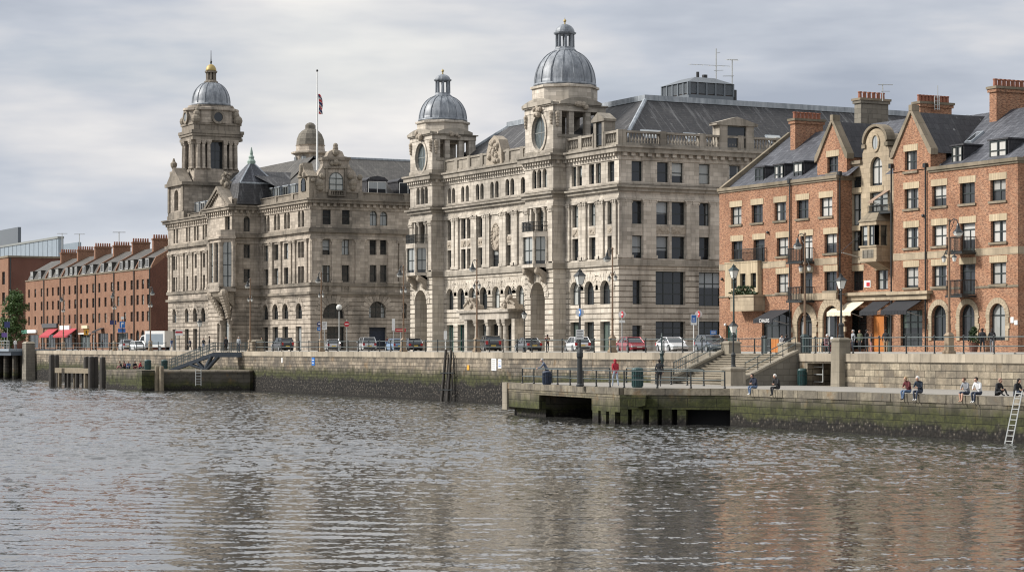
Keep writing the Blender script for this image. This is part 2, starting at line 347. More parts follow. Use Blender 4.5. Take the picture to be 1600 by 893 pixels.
# ------------------------------------------------------------------ mesh building
class MB:
    def __init__(s): s.v = []; s.f = []
    def add(s, vs, fs):
        o = len(s.v); s.v += [tuple(p) for p in vs]; s.f += [tuple(i + o for i in q) for q in fs]
        return s
    def quad(s, *p): return s.add(p, [tuple(range(len(p)))])
    def box(s, x0, x1, y0, y1, z0, z1):
        if x0 > x1: x0, x1 = x1, x0
        if y0 > y1: y0, y1 = y1, y0
        if z0 > z1: z0, z1 = z1, z0
        return s.add([(x0, y0, z0), (x1, y0, z0), (x1, y1, z0), (x0, y1, z0), (x0, y0, z1), (x1, y0, z1), (x1, y1, z1), (x0, y1, z1)],
                     [(0, 3, 2, 1), (4, 5, 6, 7), (0, 1, 5, 4), (1, 2, 6, 5), (2, 3, 7, 6), (3, 0, 4, 7)])
    def cbox(s, cx, cy, cz, sx, sy_, sz): return s.box(cx - sx / 2, cx + sx / 2, cy - sy_ / 2, cy + sy_ / 2, cz - sz / 2, cz + sz / 2)
    def frustum(s, cx, cy, z0, z1, ax, ay, bx, by):
        """box tapering from half sizes (ax, ay) at z0 to (bx, by) at z1"""
        return s.add([(cx - ax, cy - ay, z0), (cx + ax, cy - ay, z0), (cx + ax, cy + ay, z0), (cx - ax, cy + ay, z0),
                      (cx - bx, cy - by, z1), (cx + bx, cy - by, z1), (cx + bx, cy + by, z1), (cx - bx, cy + by, z1)],
                     [(0, 3, 2, 1), (4, 5, 6, 7), (0, 1, 5, 4), (1, 2, 6, 5), (2, 3, 7, 6), (3, 0, 4, 7)])
    def prism(s, poly, fn0, fn1):
        """two mapped copies of a 2-D polygon joined by sides"""
        n = len(poly); a = [fn0(*p) for p in poly]; b = [fn1(*p) for p in poly]
        return s.add(a + b, [tuple(range(n))[::-1], tuple(range(n, 2 * n))] + [(i, (i + 1) % n, n + (i + 1) % n, n + i) for i in range(n)])
    def prismY(s, poly, y0, y1): return s.prism(poly, lambda a, b: (a, y0, b), lambda a, b: (a, y1, b))
    def prismX(s, poly, x0, x1): return s.prism(poly, lambda a, b: (x0, a, b), lambda a, b: (x1, a, b))
    def prismZ(s, poly, z0, z1): return s.prism(poly, lambda a, b: (a, b, z0), lambda a, b: (a, b, z1))
    def lathe(s, prof, cx=0, cy=0, seg=16, sx=1., sy_=1., rot=0., cap=True):
        o = len(s.v); n = len(prof)
        for r, z in prof:
            for k in range(seg):
                a = 2 * pi * k / seg + rot
                s.v.append((cx + r * sx * math.cos(a), cy + r * sy_ * math.sin(a), z))
        for i in range(n - 1):
            for k in range(seg):
                k2 = (k + 1) % seg
                s.f.append((o + i * seg + k, o + i * seg + k2, o + (i + 1) * seg + k2, o + (i + 1) * seg + k))
        if cap:
            s.f.append(tuple(o + k for k in range(seg))[::-1]); s.f.append(tuple(o + (n - 1) * seg + k for k in range(seg)))
        return s
    def tube(s, pts, r, seg=6, r2=None):
        pts = [Vector(p) for p in pts]; n = len(pts); o = len(s.v)
        for i, p in enumerate(pts):
            d = (pts[min(i + 1, n - 1)] - pts[max(i - 1, 0)]).normalized()
            up = Vector((0, 0, 1)) if abs(d.z) < .95 else Vector((1, 0, 0))
            a = d.cross(up).normalized(); b = a.cross(d)
            rr = r if r2 is None else r + (r2 - r) * i / max(1, n - 1)
            for k in range(seg):
                t = 2 * pi * (k + .5) / seg
                s.v.append(tuple(p + a * rr * math.cos(t) + b * rr * math.sin(t)))
        for i in range(n - 1):
            for k in range(seg):
                k2 = (k + 1) % seg
                s.f.append((o + i * seg + k, o + i * seg + k2, o + (i + 1) * seg + k2, o + (i + 1) * seg + k))
        s.f.append(tuple(o + k for k in range(seg))); s.f.append(tuple(o + (n - 1) * seg + k for k in range(seg))[::-1])
        return s
    def ball(s, cx, cy, cz, r, seg=10, rings=6, sx=1, sy_=1, sz=1):
        prof = [(max(1e-4, r * math.sin(pi * i / rings)), cz - r * sz * math.cos(pi * i / rings)) for i in range(rings + 1)]
        return s.lathe(prof, cx, cy, seg, sx, sy_)
    def mesh(s, name, mat, smooth=False, off=(0, 0, 0)):
        me = bpy.data.meshes.new(name)
        me.from_pydata([(a - off[0], b - off[1], c - off[2]) for a, b, c in s.v], [], s.f)
        b = bmesh.new(); b.from_mesh(me); bmesh.ops.recalc_face_normals(b, faces=b.faces); b.to_mesh(me); b.free()
        mats = mat if isinstance(mat, (list, tuple)) else [mat]
        for m_ in mats: me.materials.append(m_)
        if smooth:
            for p in me.polygons: p.use_smooth = True
        me.update()
        return me
    def build(s, name, mat, parent=None, smooth=False, local=False):
        """world coordinates unless local; the object takes its parent's origin"""
        off = (0, 0, 0)
        if parent is not None and not local: off = worldloc(parent)
        o = bpy.data.objects.new(name, s.mesh(name, mat, smooth, off))
        COL.objects.link(o); o.parent = parent
        return o

def worldloc(o):
    v = Vector((0, 0, 0))
    while o is not None: v = v + o.location; o = o.parent
    return tuple(v)
def place(name, me, parent=None, loc=(0, 0, 0), rz=0., scale=None):
    o = bpy.data.objects.new(name, me); COL.objects.link(o); o.parent = parent
    o.location = loc; o.rotation_euler = (0, 0, rz)
    if scale: o.scale = scale
    return o
def tag(o, label=None, cat=None, group=None, kind=None):
    if label: o['label'] = label
    if cat: o['category'] = cat
    if group: o['group'] = group
    if kind: o['kind'] = kind
    return o
def thing(name, loc, label, cat, group=None, rz=0.):
    o = bpy.data.objects.new(name, None); COL.objects.link(o)
    o.empty_display_size = .3; o.location = loc; o.rotation_euler = (0, 0, rz)
    return tag(o, label, cat, group)
def kids(o): return [c for c in bpy.data.objects if c.parent == o]
def copy_tree(o, parent=None, _map=None):
    if _map is None:
        _map = {}
        for c in bpy.data.objects:
            if c.parent: _map.setdefault(c.parent.name, []).append(c)
    c = o.copy(); COL.objects.link(c); c.parent = parent
    for ch in _map.get(o.name, []): copy_tree(ch, c, _map)
    return c

# ------------------------------------------------------------------ facades
def mapf(Y): return lambda h, d, z: (h, Y + d, z)          # wall facing the water (-Y)
def maps(X): return lambda h, d, z: (X - d, h, z)          # wall facing right (+X)
def op(h, z0, z1, w, kind='rect'): return (h, z0, z1, w, kind)

def facade(mb, mp, h0, h1, z0, z1, ops, reveal=.3, grooves=None, gd=.11):
    """wall with real openings; grooves = list of z where a horizontal channel joint runs"""
    xs = {h0, h1}; zs = {z0, z1}
    for h, a, b, w, k in ops:
        xs |= {h - w / 2, h + w / 2}; zs |= {a, b}
    gr = []
    for gz in (grooves or []):
        if z0 + .1 < gz < z1 - .1: gr.append((gz - .05, gz + .05)); zs |= {gz - .05, gz + .05}
    xs = sorted(x for x in xs if h0 - 1e-6 <= x <= h1 + 1e-6); zs = sorted(z for z in zs if z0 - 1e-6 <= z <= z1 + 1e-6)
    ing = lambda z: any(a < z < b for a, b in gr)
    for i in range(len(xs) - 1):
        if xs[i + 1] - xs[i] < 1e-5: continue
        xc = (xs[i] + xs[i + 1]) / 2
        run = None
        for j in range(len(zs) - 1):
            if zs[j + 1] - zs[j] < 1e-5: continue
            zc = (zs[j] + zs[j + 1]) / 2
            if any(abs(xc - h) < w / 2 and a < zc < b for h, a, b, w, k in ops): continue
            d = gd if ing(zc) else 0.
            mb.quad(mp(xs[i], d, zs[j]), mp(xs[i + 1], d, zs[j]), mp(xs[i + 1], d, zs[j + 1]), mp(xs[i], d, zs[j + 1]))
            if d:
                for zz in (zs[j], zs[j + 1]):
                    mb.quad(mp(xs[i], 0, zz), mp(xs[i + 1], 0, zz), mp(xs[i + 1], d, zz), mp(xs[i], d, zz))
    for h, a, b, w, k in ops:
        l, r = h - w / 2, h + w / 2
        def strip(pts):
            for p, q in zip(pts, pts[1:]):
                mb.quad(mp(p[0], 0, p[1]), mp(q[0], 0, q[1]), mp(q[0], reveal, q[1]), mp(p[0], reveal, p[1]))
        if k == 'rect': strip([(l, a), (l, b), (r, b), (r, a), (l, a)])
        elif k == 'arch':
            R_ = w / 2; sp = b - R_; n = 12
            arc = [(h - R_ * math.cos(pi * t / n), sp + R_ * math.sin(pi * t / n)) for t in range(n + 1)]
            strip([(r, a), (l, a)] + arc + [(r, a)])
            for t in range(n):
                c = (l, b) if t < n / 2 else (r, b)
                mb.quad(mp(c[0], 0, c[1]), mp(*(lambda p: (p[0], 0, p[1]))(arc[t])), mp(*(lambda p: (p[0], 0, p[1]))(arc[t + 1])))
        else:
            n = 24; cz = (a + b) / 2; R1 = w / 2; R2 = (b - a) / 2
            arc = [(h + R1 * math.cos(2 * pi * t / n), cz + R2 * math.sin(2 * pi * t / n)) for t in range(n + 1)]
            strip(arc)
            for t in range(n):
                m_ = (t + .5) / n * 2 * pi
                c = (r if math.cos(m_) > 0 else l, b if math.sin(m_) > 0 else a)
                mb.quad(mp(c[0], 0, c[1]), mp(arc[t][0], 0, arc[t][1]), mp(arc[t + 1][0], 0, arc[t + 1][1]))

_wc = {}
def win_mesh(w, h, kind, style):
    key = (round(w, 2), round(h, 2), kind, style)
    if key in _wc: return _wc[key]
    fr = MB(); pn = MB(); b = .07; d = .06
    hw = w / 2
    if kind == 'rect':
        pn.quad((-hw, 0, 0), (hw, 0, 0), (hw, 0, h), (-hw, 0, h))
        fr.box(-hw, -hw + b, -d, 0, 0, h); fr.box(hw - b, hw, -d, 0, 0, h)
        fr.box(-hw + b, hw - b, -d, 0, 0, b); fr.box(-hw + b, hw - b, -d, 0, h - b, h)
        top = h - b
    else:
        n = 12; arch = kind == 'arch'
        if arch:
            sp = h - hw; pts = [(hw, 0), (hw, sp)] + [(hw * math.cos(pi * t / n), sp + hw * math.sin(pi * t / n)) for t in range(1, n)] + [(-hw, sp), (-hw, 0)]
        else:
            sp = h / 2; pts = [(hw * math.cos(2 * pi * t / 24), h / 2 + h / 2 * math.sin(2 * pi * t / 24)) for t in range(24)]
        pn.quad(*[(x, 0, z) for x, z in pts])
        cx_, cz_ = 0, h * .5
        inn = [(x * (1 - b / hw), cz_ + (z - cz_) * (1 - b / (h / 2))) for x, z in pts]
        for i in range(len(pts)):
            j = (i + 1) % len(pts)
            fr.quad((pts[i][0], -d, pts[i][1]), (pts[j][0], -d, pts[j][1]), (inn[j][0], -d, inn[j][1]), (inn[i][0], -d, inn[i][1]))
            fr.quad((inn[i][0], -d, inn[i][1]), (inn[j][0], -d, inn[j][1]), (inn[j][0], 0, inn[j][1]), (inn[i][0], 0, inn[i][1]))
        top = h - b
    m_ = .045
    if style in ('sash', 'four', 'sashv'):
        zz = h * .5 if kind == 'rect' else (h - hw if kind == 'arch' else h / 2)
        fr.box(-hw + b, hw - b, -d * .8, -.005, zz - m_, zz + m_)
    if style in ('four', 'sashv', 'vert'):
        fr.box(-m_, m_, -d * .7, -.006, b, top)
    if style == 'grid':
        for t in (1, 2): fr.box(-hw + b, hw - b, -d * .8, -.005, h * t / 3 - m_, h * t / 3 + m_)
        nv = max(1, int(w / .9))
        for t in range(1, nv): fr.box(-hw + w * t / nv - m_, -hw + w * t / nv + m_, -d * .7, -.006, b, top)
    if style == 'door':
        fr.box(-m_, m_, -d * .7, -.006, b, h * .78); fr.box(-hw + b, hw - b, -d * .8, -.005, h * .78 - m_, h * .78 + m_)
        fr.box(-hw + b, hw - b, -d * .6, -.007, b, b + .25)
    _wc[key] = (fr, pn, {})
    return _wc[key]

def window(parent, side, plane, h, z0, z1, w, kind='rect', style='sash', depth=.3, frame='frame_dark', glass='glass', name='window'):
    """a framed window set back in its opening; the pane is a sub-part"""
    w = round(w, 2); hh = round(z1 - z0, 2)
    fr, pn, cache = win_mesh(w, hh, kind, style)
    if (frame, glass) not in cache:
        cache[(frame, glass)] = (fr.mesh(name + '_frame', M[frame]), pn.mesh('window_pane', M[glass]))
    a, b = cache[(frame, glass)]
    pl = worldloc(parent)
    d = depth + .002
    loc = (h, plane + d, z0) if side == 'f' else (plane - d, h, z0)
    o = place(name, a, parent, tuple(loc[i] - pl[i] for i in range(3)), 0 if side == 'f' else pi / 2)
    place('pane', b, o)
    return o
def windows(parent, side, plane, ops, style='sash', depth=.3, frame='frame_dark', glass='glass', name='window'):
    for h, a, b, w, k in ops: window(parent, side, plane, h, a, b, w, k, style, depth, frame, glass, name)

def dentils(mb, side, plane, h0, h1, z0, z1, proj, step=.55, w=.26):
    n = max(1, int((h1 - h0) / step))
    for i in range(n):
        c = h0 + (i + .5) * (h1 - h0) / n
        if side == 'f': mb.box(c - w / 2, c + w / 2, plane - proj, plane + .01, z0, z1)
        else: mb.box(plane - .01, plane + proj, c - w / 2, c + w / 2, z0, z1)

def balustrade(mb, side, plane, h0, h1, z0, z1, t=.4, bay=3.2, solid=False):
    """plinth, pedestals, balusters and rail, standing from plane inward"""
    def bx(a, b, d0, d1, c, e):
        if side == 'f': mb.box(a, b, plane + d0, plane + d1, c, e)
        else: mb.box(plane - d1, plane - d0, a, b, c, e)
    H = z1 - z0
    bx(h0 + .02, h1 - .02, 0, t, z0, z0 + H * .22); bx(h0 + .02, h1 - .02, -.03, t + .03, z1 - H * .14, z1)
    n = max(1, round((h1 - h0) / bay)); L = (h1 - h0) / n
    for i in range(n + 1):
        c = h0 + i * L; a, b = max(h0, c - .35), min(h1, c + .35)
        bx(a, b, -.05, t + .05, z0 + .003, z1 + .06)
    for i in range(n):
        a, b = h0 + i * L + .38, h0 + (i + 1) * L - .38
        if solid: bx(a, b, .1, t - .1, z0 + H * .22, z1 - H * .14); continue
        k = max(2, int((b - a) / .34))
        for j in range(k):
            c = a + (j + .5) * (b - a) / k
            x, y = (c, plane + t / 2) if side == 'f' else (plane - t / 2, c)
            za, zb = z0 + H * .22, z1 - H * .14; hh = zb - za
            mb.lathe([(.07, za), (.12, za + hh * .3), (.05, za + hh * .65), (.09, zb)], x, y, 6, cap=False)

def pilaster_mesh(w, h, d=.22, cap=.5, name='pilaster', mat=None, rnd=False):
    mb = MB()
    if rnd:
        mb.lathe([(w * .62, 0), (w * .62, .18), (w * .5, .28), (w * .5, h * .4), (w * .43, h - cap), (w * .46, h - cap + .06)], 0, 0, 12)
    else:
        mb.box(-w * .6, w * .6, -d - .05, .04, 0, .3); mb.box(-w / 2, w / 2, -d, .04, .3, h - cap)
    # carved capital: bell, leaves, abacus
    z = h - cap
    mb.frustum(0, -d * .45 if not rnd else 0, z + .003, h - .1, w * .46, d * .6 if not rnd else w * .46, w * .62, d * .75 if not rnd else w * .62)
    for sx in (-.5, 0, .5):
        mb.ball(sx * w, -d - .02 if not rnd else -w * .5, z + cap * .45, .11, 6, 4); mb.ball(sx * w * 1.1, -d - .04 if not rnd else -w * .52, z + cap * .75, .09, 6, 4)
    mb.box(-w * .68, w * .68, -d - .1, .04, h - .1, h)
    return mb.mesh(name, mat or M['stone'])

def voussoirs(parent, side, plane, ops, n=9, ring=(.95, .75), proj=.05, mat='stone_rust'):
    """the ring of wedge stones round each arch, one part per arch"""
    for h, a, b, w_, k in ops:
        q = MB(); R_ = w_ / 2; c = b - R_
        for i in range(n):
            t0 = pi * (i + .06) / n; t1 = pi * (i + .94) / n; ro = R_ + ring[i % 2]
            pts = [(h - R_ * math.cos(t0), c + R_ * math.sin(t0)), (h - ro * math.cos(t0), c + ro * math.sin(t0)), (h - ro * math.cos(t1), c + ro * math.sin(t1)), (h - R_ * math.cos(t1), c + R_ * math.sin(t1))]
            if side == 'f': q.prismY(pts, plane - proj, plane + .02)
            else: q.prismX(pts, plane + proj, plane - .02)
        q.build('arch_stones', M[mat], parent)
# ------------------------------------------------------------------ camera, light, sky
cam = bpy.data.cameras.new('camera'); cam.sensor_width = 36; cam.lens = 36 * FOC / 1600
cam.shift_y = (HZ - 446.5) / 1600; cam.clip_end = 9000; cam.clip_start = .5
co = bpy.data.objects.new('camera', cam); COL.objects.link(co)
co.location = (CX, CY, CZ); co.rotation_euler = (pi / 2, 0, TH); scene.camera = co

SUN_DIR = Vector((-.50, -.90, .72)).normalized()      # towards the sun: from the left, high over the river
sun = bpy.data.lights.new('sun', 'SUN'); sun.energy = 4.1; sun.angle = math.radians(11); sun.color = (1., .96, .90)
so = bpy.data.objects.new('sun', sun); COL.objects.link(so)
so.rotation_euler = SUN_DIR.to_track_quat('Z', 'Y').to_euler()

w = bpy.data.worlds.new('World'); scene.world = w; w.use_nodes = True
nt = w.node_tree; nt.nodes.clear(); g = N(nt)
outw = g.node('ShaderNodeOutputWorld'); bg = g.node('ShaderNodeBackground')
sky = g.node('ShaderNodeTexSky', sky_type='NISHITA'); sky.sun_disc = False
sky.sun_elevation = math.asin(SUN_DIR.z); sky.sun_rotation = math.atan2(SUN_DIR.x, SUN_DIR.y)
sky.air_density = 1.2; sky.dust_density = 2.
tc = g.node('ShaderNodeTexCoord'); d = g.sep(tc.outputs['Generated'])
up = g.math('MAXIMUM', d[2], 0.)
# long flat banks of cloud
v1 = g.comb(g.math('MULTIPLY', d[0], 2.6), g.math('MULTIPLY', d[1], 2.6), g.math('MULTIPLY', up, 12.))
n1 = g.noise(v1, 1.25, 5, .52)
v2 = g.comb(g.math('MULTIPLY', d[0], 7.), g.math('MULTIPLY', d[1], 7.), g.math('MULTIPLY', up, 30.))
n2 = g.noise(v2, 1., 5, .6)
nn = g.math('ADD', g.math('MULTIPLY', n1, .8), g.math('MULTIPLY', n2, .2))
cl = g.ramp(nn, [(.38, (3.2, 3.55, 4.2)), (.46, (4.3, 4.6, 5.15)), (.53, (5.8, 5.8, 5.95)), (.60, (7.2, 7.0, 6.8))])
low = g.rng(up, 0., .085)
cl = g.mix(g.math('MULTIPLY', g.math('SUBTRACT', 1., low), .5), cl, (6.7, 7.0, 7.35))
# thin places where the sky shows
thin = g.rng(g.noise(v1, .8, 3, .5), .55, .75, .0, .35)
skyc = g.mix(thin, cl, sky.outputs[0])
zen = g.rng(up, .16, .42)
skyc = g.mix(zen, skyc, g.mix(.15, (8.6, 8.7, 8.9), sky.outputs[0]))
nt.links.new(skyc, bg.inputs[0]); bg.inputs[1].default_value = .1
nt.links.new(bg.outputs[0], outw.inputs[0])
scene.view_settings.view_transform = 'Standard'; scene.view_settings.look = 'None'
scene.view_settings.exposure = .36; scene.view_settings.gamma = 1.
scene.render.engine = 'CYCLES'
scene.cycles.max_bounces = 5; scene.cycles.diffuse_bounces = 2; scene.cycles.glossy_bounces = 3
scene.cycles.use_denoising = True; scene.cycles.filter_width = 1.15

# ------------------------------------------------------------------ water
import numpy as np
def water_mat():
    m, nt, bs = new_mat('river_water'); g = N(nt)
    geo = g.node('ShaderNodeNewGeometry')
    t1 = g.node('ShaderNodeTexNoise'); t1.inputs['Scale'].default_value = 7.; t1.inputs['Detail'].default_value = 3
    nt.links.new(geo.outputs['Position'], t1.inputs['Vector'])
    v = g.node('ShaderNodeVectorMath', operation='SUBTRACT'); nt.links.new(t1.outputs['Color'], v.inputs[0]); v.inputs[1].default_value = (.5, .5, .5)
    v2 = g.node('ShaderNodeVectorMath', operation='MULTIPLY'); nt.links.new(v.outputs[0], v2.inputs[0]); v2.inputs[1].default_value = (.18, .18, 0.)
    # wavelets a little longer than they are wide
    p = g.sep(geo.outputs['Position'])
    a = g.math('ADD', g.math('MULTIPLY', p[0], RTX), g.math('MULTIPLY', p[1], RTY)); b = g.math('SUBTRACT', g.math('MULTIPLY', p[1], RTX), g.math('MULTIPLY', p[0], RTY))
    t2 = g.node('ShaderNodeTexNoise'); t2.inputs['Scale'].default_value = 1.; t2.inputs['Detail'].default_value = 4; t2.inputs['Roughness'].default_value = .65
    nt.links.new(g.comb(g.math('MULTIPLY', a, 2.7), g.math('MULTIPLY', b, 1.6), 0.), t2.inputs['Vector'])
    dist = g.math('SQRT', g.math('ADD', g.math('POWER', g.math('SUBTRACT', p[0], CX), 2.), g.math('POWER', g.math('SUBTRACT', p[1], CY), 2.)))
    k = g.math('MULTIPLY', g.rng(g.math('ADD', dist, g.math('MULTIPLY', g.math('SUBTRACT', g.noise(geo.outputs['Position'], .05, 3), .5), 50.)), 62, 112, .12, 1.55), g.rng(g.noise(geo.outputs['Position'], .035, 3), .35, .62, .6, 1.15))
    w1 = g.node('ShaderNodeVectorMath', operation='SUBTRACT'); nt.links.new(t2.outputs['Color'], w1.inputs[0]); w1.inputs[1].default_value = (.5, .5, .5)
    w2 = g.node('ShaderNodeVectorMath', operation='MULTIPLY'); nt.links.new(w1.outputs[0], w2.inputs[0]); nt.links.new(g.comb(k, k, 0.), w2.inputs[1])
    w3 = g.node('ShaderNodeVectorMath', operation='ADD'); nt.links.new(v2.outputs[0], w3.inputs[0]); nt.links.new(w2.outputs[0], w3.inputs[1]); v2 = w3
    v3 = g.node('ShaderNodeVectorMath', operation='ADD'); nt.links.new(v2.outputs[0], v3.inputs[0]); nt.links.new(geo.outputs['Normal'], v3.inputs[1])
    v4 = g.node('ShaderNodeVectorMath', operation='NORMALIZE'); nt.links.new(v3.outputs[0], v4.inputs[0]); nt.links.new(v4.outputs[0], bs.inputs['Normal'])
    bs.inputs['Base Color'].default_value = (.034, .034, .032, 1)
    nt.links.new(g.rng(dist, 60, 125, .05, .08), bs.inputs['Roughness']); bs.inputs['IOR'].default_value = 1.8
    return m
M['water'] = water_mat()
def wave_grid():
    """rows of constant distance from the near bank; rows and columns get closer where the water is near"""
    rows = list(np.arange(38., 62., .075)) + list(np.arange(62., 105., .13)) + list(np.arange(105., 200., .3)) + list(np.arange(200., 420., .8))
    rows = np.array(rows); cols = np.linspace(-.34, .36, 620)
    Dm, Rm = np.meshgrid(rows, cols, indexing='ij')
    X = CX + Dm * (FWX + Rm * RTX); Y = CY + Dm * (FWY + Rm * RTY)
    rs = np.random.RandomState(5); Z = np.zeros_like(X)
    def fbm(x, y, seed, k):
        r2 = np.random.RandomState(seed); o = np.zeros_like(x)
        for _ in range(10): a = r2.uniform(0, 2 * np.pi); f_ = k * r2.uniform(.5, 2.); o += np.cos((x * np.cos(a) + y * np.sin(a)) * f_ + r2.uniform(0, 6.28))
        return o / 3.2
    wx = X + 2.2 * fbm(X, Y, 3, .09); wy = Y + 2.2 * fbm(X, Y, 4, .09)
    patch = np.clip(.5 + .42 * fbm(wx, wy * 1., 7, .045), 0, 1); gust = np.clip(.5 + .5 * fbm(wx, wy, 9, .16), 0, 1)
    calm = np.clip((Dm + 9. * fbm(X, Y, 21, .07) - 70.) / 40., 0, 1); calm = calm * calm * (3 - 2 * calm)
    amp = (.17 + .83 * calm) * (.62 + .55 * patch) * (.75 + .4 * gust)
    base = np.arctan2(FWY, FWX)
    for lam in np.geomspace(.3, 2.4, 36):
        n_ = 1
        a = base + rs.normal(0, .55 if lam < 2.5 else .22); k = 2 * np.pi / lam
        slope = .068 * (lam / .8) ** -.35
        ok = np.clip((lam * 2.6 * 240. / np.maximum(Dm, 1.) / 10. - .5), 0, 1) if lam < 1.2 else 1.
        Z += ok * slope / k * np.cos((wx * np.cos(a) + wy * np.sin(a)) * k + rs.uniform(0, 6.28))
    # long even ripples in the calm foreground, left
    rx_, ry_ = at(-200, 30); rr = np.hypot(X - rx_, Y - ry_); Z += .055 / (2 * np.pi / 1.7) * 1.7 * np.cos(rr * 2 * np.pi / 1.7 + fbm(X, Y, 12, .12)) * (1 - calm) * np.clip(1.2 - (Rm + .24) * 3.2, 0, 1)
    Z *= amp
    edge = np.minimum(np.minimum((Dm - 38.) / 2., (420. - Dm) / 60.), 1.); Z = Z * np.clip(edge, 0, 1) - .02
    nr, nc = X.shape; me = bpy.data.meshes.new('water'); me.vertices.add(nr * nc + 4)
    co_ = np.stack([X, Y, Z], -1).reshape(-1, 3); far = np.array([[-4000, -4000, -.35], [3000, -4000, -.35], [3000, 4000, -.35], [-4000, 4000, -.35]], float)
    me.vertices.foreach_set('co', np.concatenate([co_, far]).ravel())
    i = np.arange(nr - 1)[:, None] * nc + np.arange(nc - 1)[None, :]
    q = np.stack([i, i + 1, i + nc + 1, i + nc], -1).reshape(-1, 4); q = np.concatenate([q, [[nr * nc, nr * nc + 1, nr * nc + 2, nr * nc + 3]]])
    nf = len(q); me.loops.add(nf * 4); me.loops.foreach_set('vertex_index', q.ravel().astype(np.int32)); me.polygons.add(nf)
    me.polygons.foreach_set('loop_start', np.arange(nf, dtype=np.int32) * 4); me.polygons.foreach_set('use_smooth', np.ones(nf, bool)); me.update(); me.validate()
    me.materials.append(M['water']); o = bpy.data.objects.new('water', me); COL.objects.link(o)
    return tag(o, 'rippled grey brown river', None, None, 'structure')
wave_grid()

# ------------------------------------------------------------------ ground, road, pavements
XB = fx(54, wallY(-210))          # left end of the quay wall, where the bridge begins
gm = MB()
gm.quad((120, wallY(120) + .2, STREET), (XB, wallY(XB) + .2, STREET), (XB, 34, STREET), (-4000, 34, STREET), (-4000, 4000, STREET), (3000, 4000, STREET), (3000, wallY(120) + .2, STREET))
tag(gm.build('ground', M['paving']), 'grey paved quayside ground', None, None, 'structure')
rd = MB().box(XB + 4, 6, 17.5, 24.5, STREET + .004, STREET + .006)
tag(rd.build('road', M['asphalt']), 'asphalt quay road', None, None, 'structure')
mk = MB()
for i in range(40):
    x = XB + 8 + i * 6.
    if x < 2: mk.box(x, x + 2.4, 20.9, 21.05, STREET + .010, STREET + .012)
mk.box(XB + 5, 5, 17.75, 17.85, STREET + .010, STREET + .012); mk.box(XB + 5, 5, 24.15, 24.25, STREET + .010, STREET + .012)
tag(mk.build('road_markings', M['line_paint']), 'white painted road lines', None, None, 'structure')
kb = MB().box(XB + 4, 6, 17.3, 17.5, STREET - .05, STREET + .11).box(-60, 6, 24.5, 24.7, STREET - .05, STREET + .11)
tag(kb.build('kerb', M['kerb']), 'stone kerbs along the quay road', None, None, 'structure')

# ------------------------------------------------------------------ quay walls
M['quay_up'] = quaymat('upper_quay_masonry', (.37, .31, .235), (.20, .165, .125), .72, .34, 1.6, 2.42, .18, dirt=.75)
M['quay_dry'] = quaymat('dry_quay_masonry', (.42, .36, .265), (.24, .2, .15), 1.05, .42, -3, -2, -4, dirt=.6)
M['quay_cope'] = ashlar('quay_coping_stone', (.42, .365, .285), (.33, .285, .22), (.085, .075, .06), bw=1.7, rh=9., mortar=.02, sootamt=.45, streak=.7)
def wallrun(mb, xa, xb, z0, z1, d0, d1):
    a, b = wallY(xa), wallY(xb)
    mb.prismZ([(xa, a + d0), (xb, b + d0), (xb, b + d1), (xa, a + d1)], z0, z1)
XST0 = fx(1047, 7.0); XST1 = fx(1158, 6.6)       # outer lines of the stair
XR0, XR1 = fx(1251, 10.6), fx(1297, 10.6)        # recess under the promenade
def quaywall(name, label, xa, xb, z0, mat, holes=()):
    t = thing(name, ((xa + xb) / 2, wallY((xa + xb) / 2), z0), label, 'quay wall')
    m = MB(); mp = lambda h, d, z: (h, wallY(h) + d, z)
    facade(m, mp, xa, xb, z0, STREET - .5, [op((a + b) / 2, z0 + .002, z1, b - a) for a, b, z1 in holes], reveal=1.9)
    for a, b, z1 in holes: pass
    m.quad(mp(xb, 0, z0), mp(xb, 1.5, z0), mp(xb, 1.5, STREET - .5), mp(xb, 0, STREET - .5))
    m.quad(mp(xa, 0, z0), mp(xa, 1.5, z0), mp(xa, 1.5, STREET - .5), mp(xa, 0, STREET - .5))
    m.build('masonry', mat, t)
    c = MB(); wallrun(c, xa, xb, STREET - .5, STREET + .03, -.07, .9); c.build('coping', M['quay_cope'], t)
    return t
qw = quaywall('quay_wall', 'long weedy stone quay wall under the parked cars, left of the stairs', XB, XST0 - .2, -2., M['quay_up'])
qr = quaywall('quay_wall', 'clean stone quay wall behind the seated people, right of the stairs', XST1 + .2, 75., LOWER, M['quay_dry'], [(XR0, XR1, STREET - .62)])
bk = MB().quad((XR0, wallY(XR0) + 1.9, LOWER), (XR1, wallY(XR1) + 1.9, LOWER), (XR1, wallY(XR1) + 1.9, STREET), (XR0, wallY(XR0) + 1.9, STREET)); bk.build('recess_back', M['granite_wall'], qr)
gt = MB(); ym = wallY(XR0) + .55; gxa, gxb = fx(1271, ym), fx(1286, ym)
for x in (gxa, gxb): gt.box(x - .04, x + .04, ym - .03, ym + .03, LOWER + .25, LOWER + 1.75)
for z in (.25, .75, 1.25, 1.75): gt.box(gxa, gxb, ym - .025, ym + .025, LOWER + z - .03, LOWER + z + .03)
gt.build('mesh_gate', M['galv'], qr)

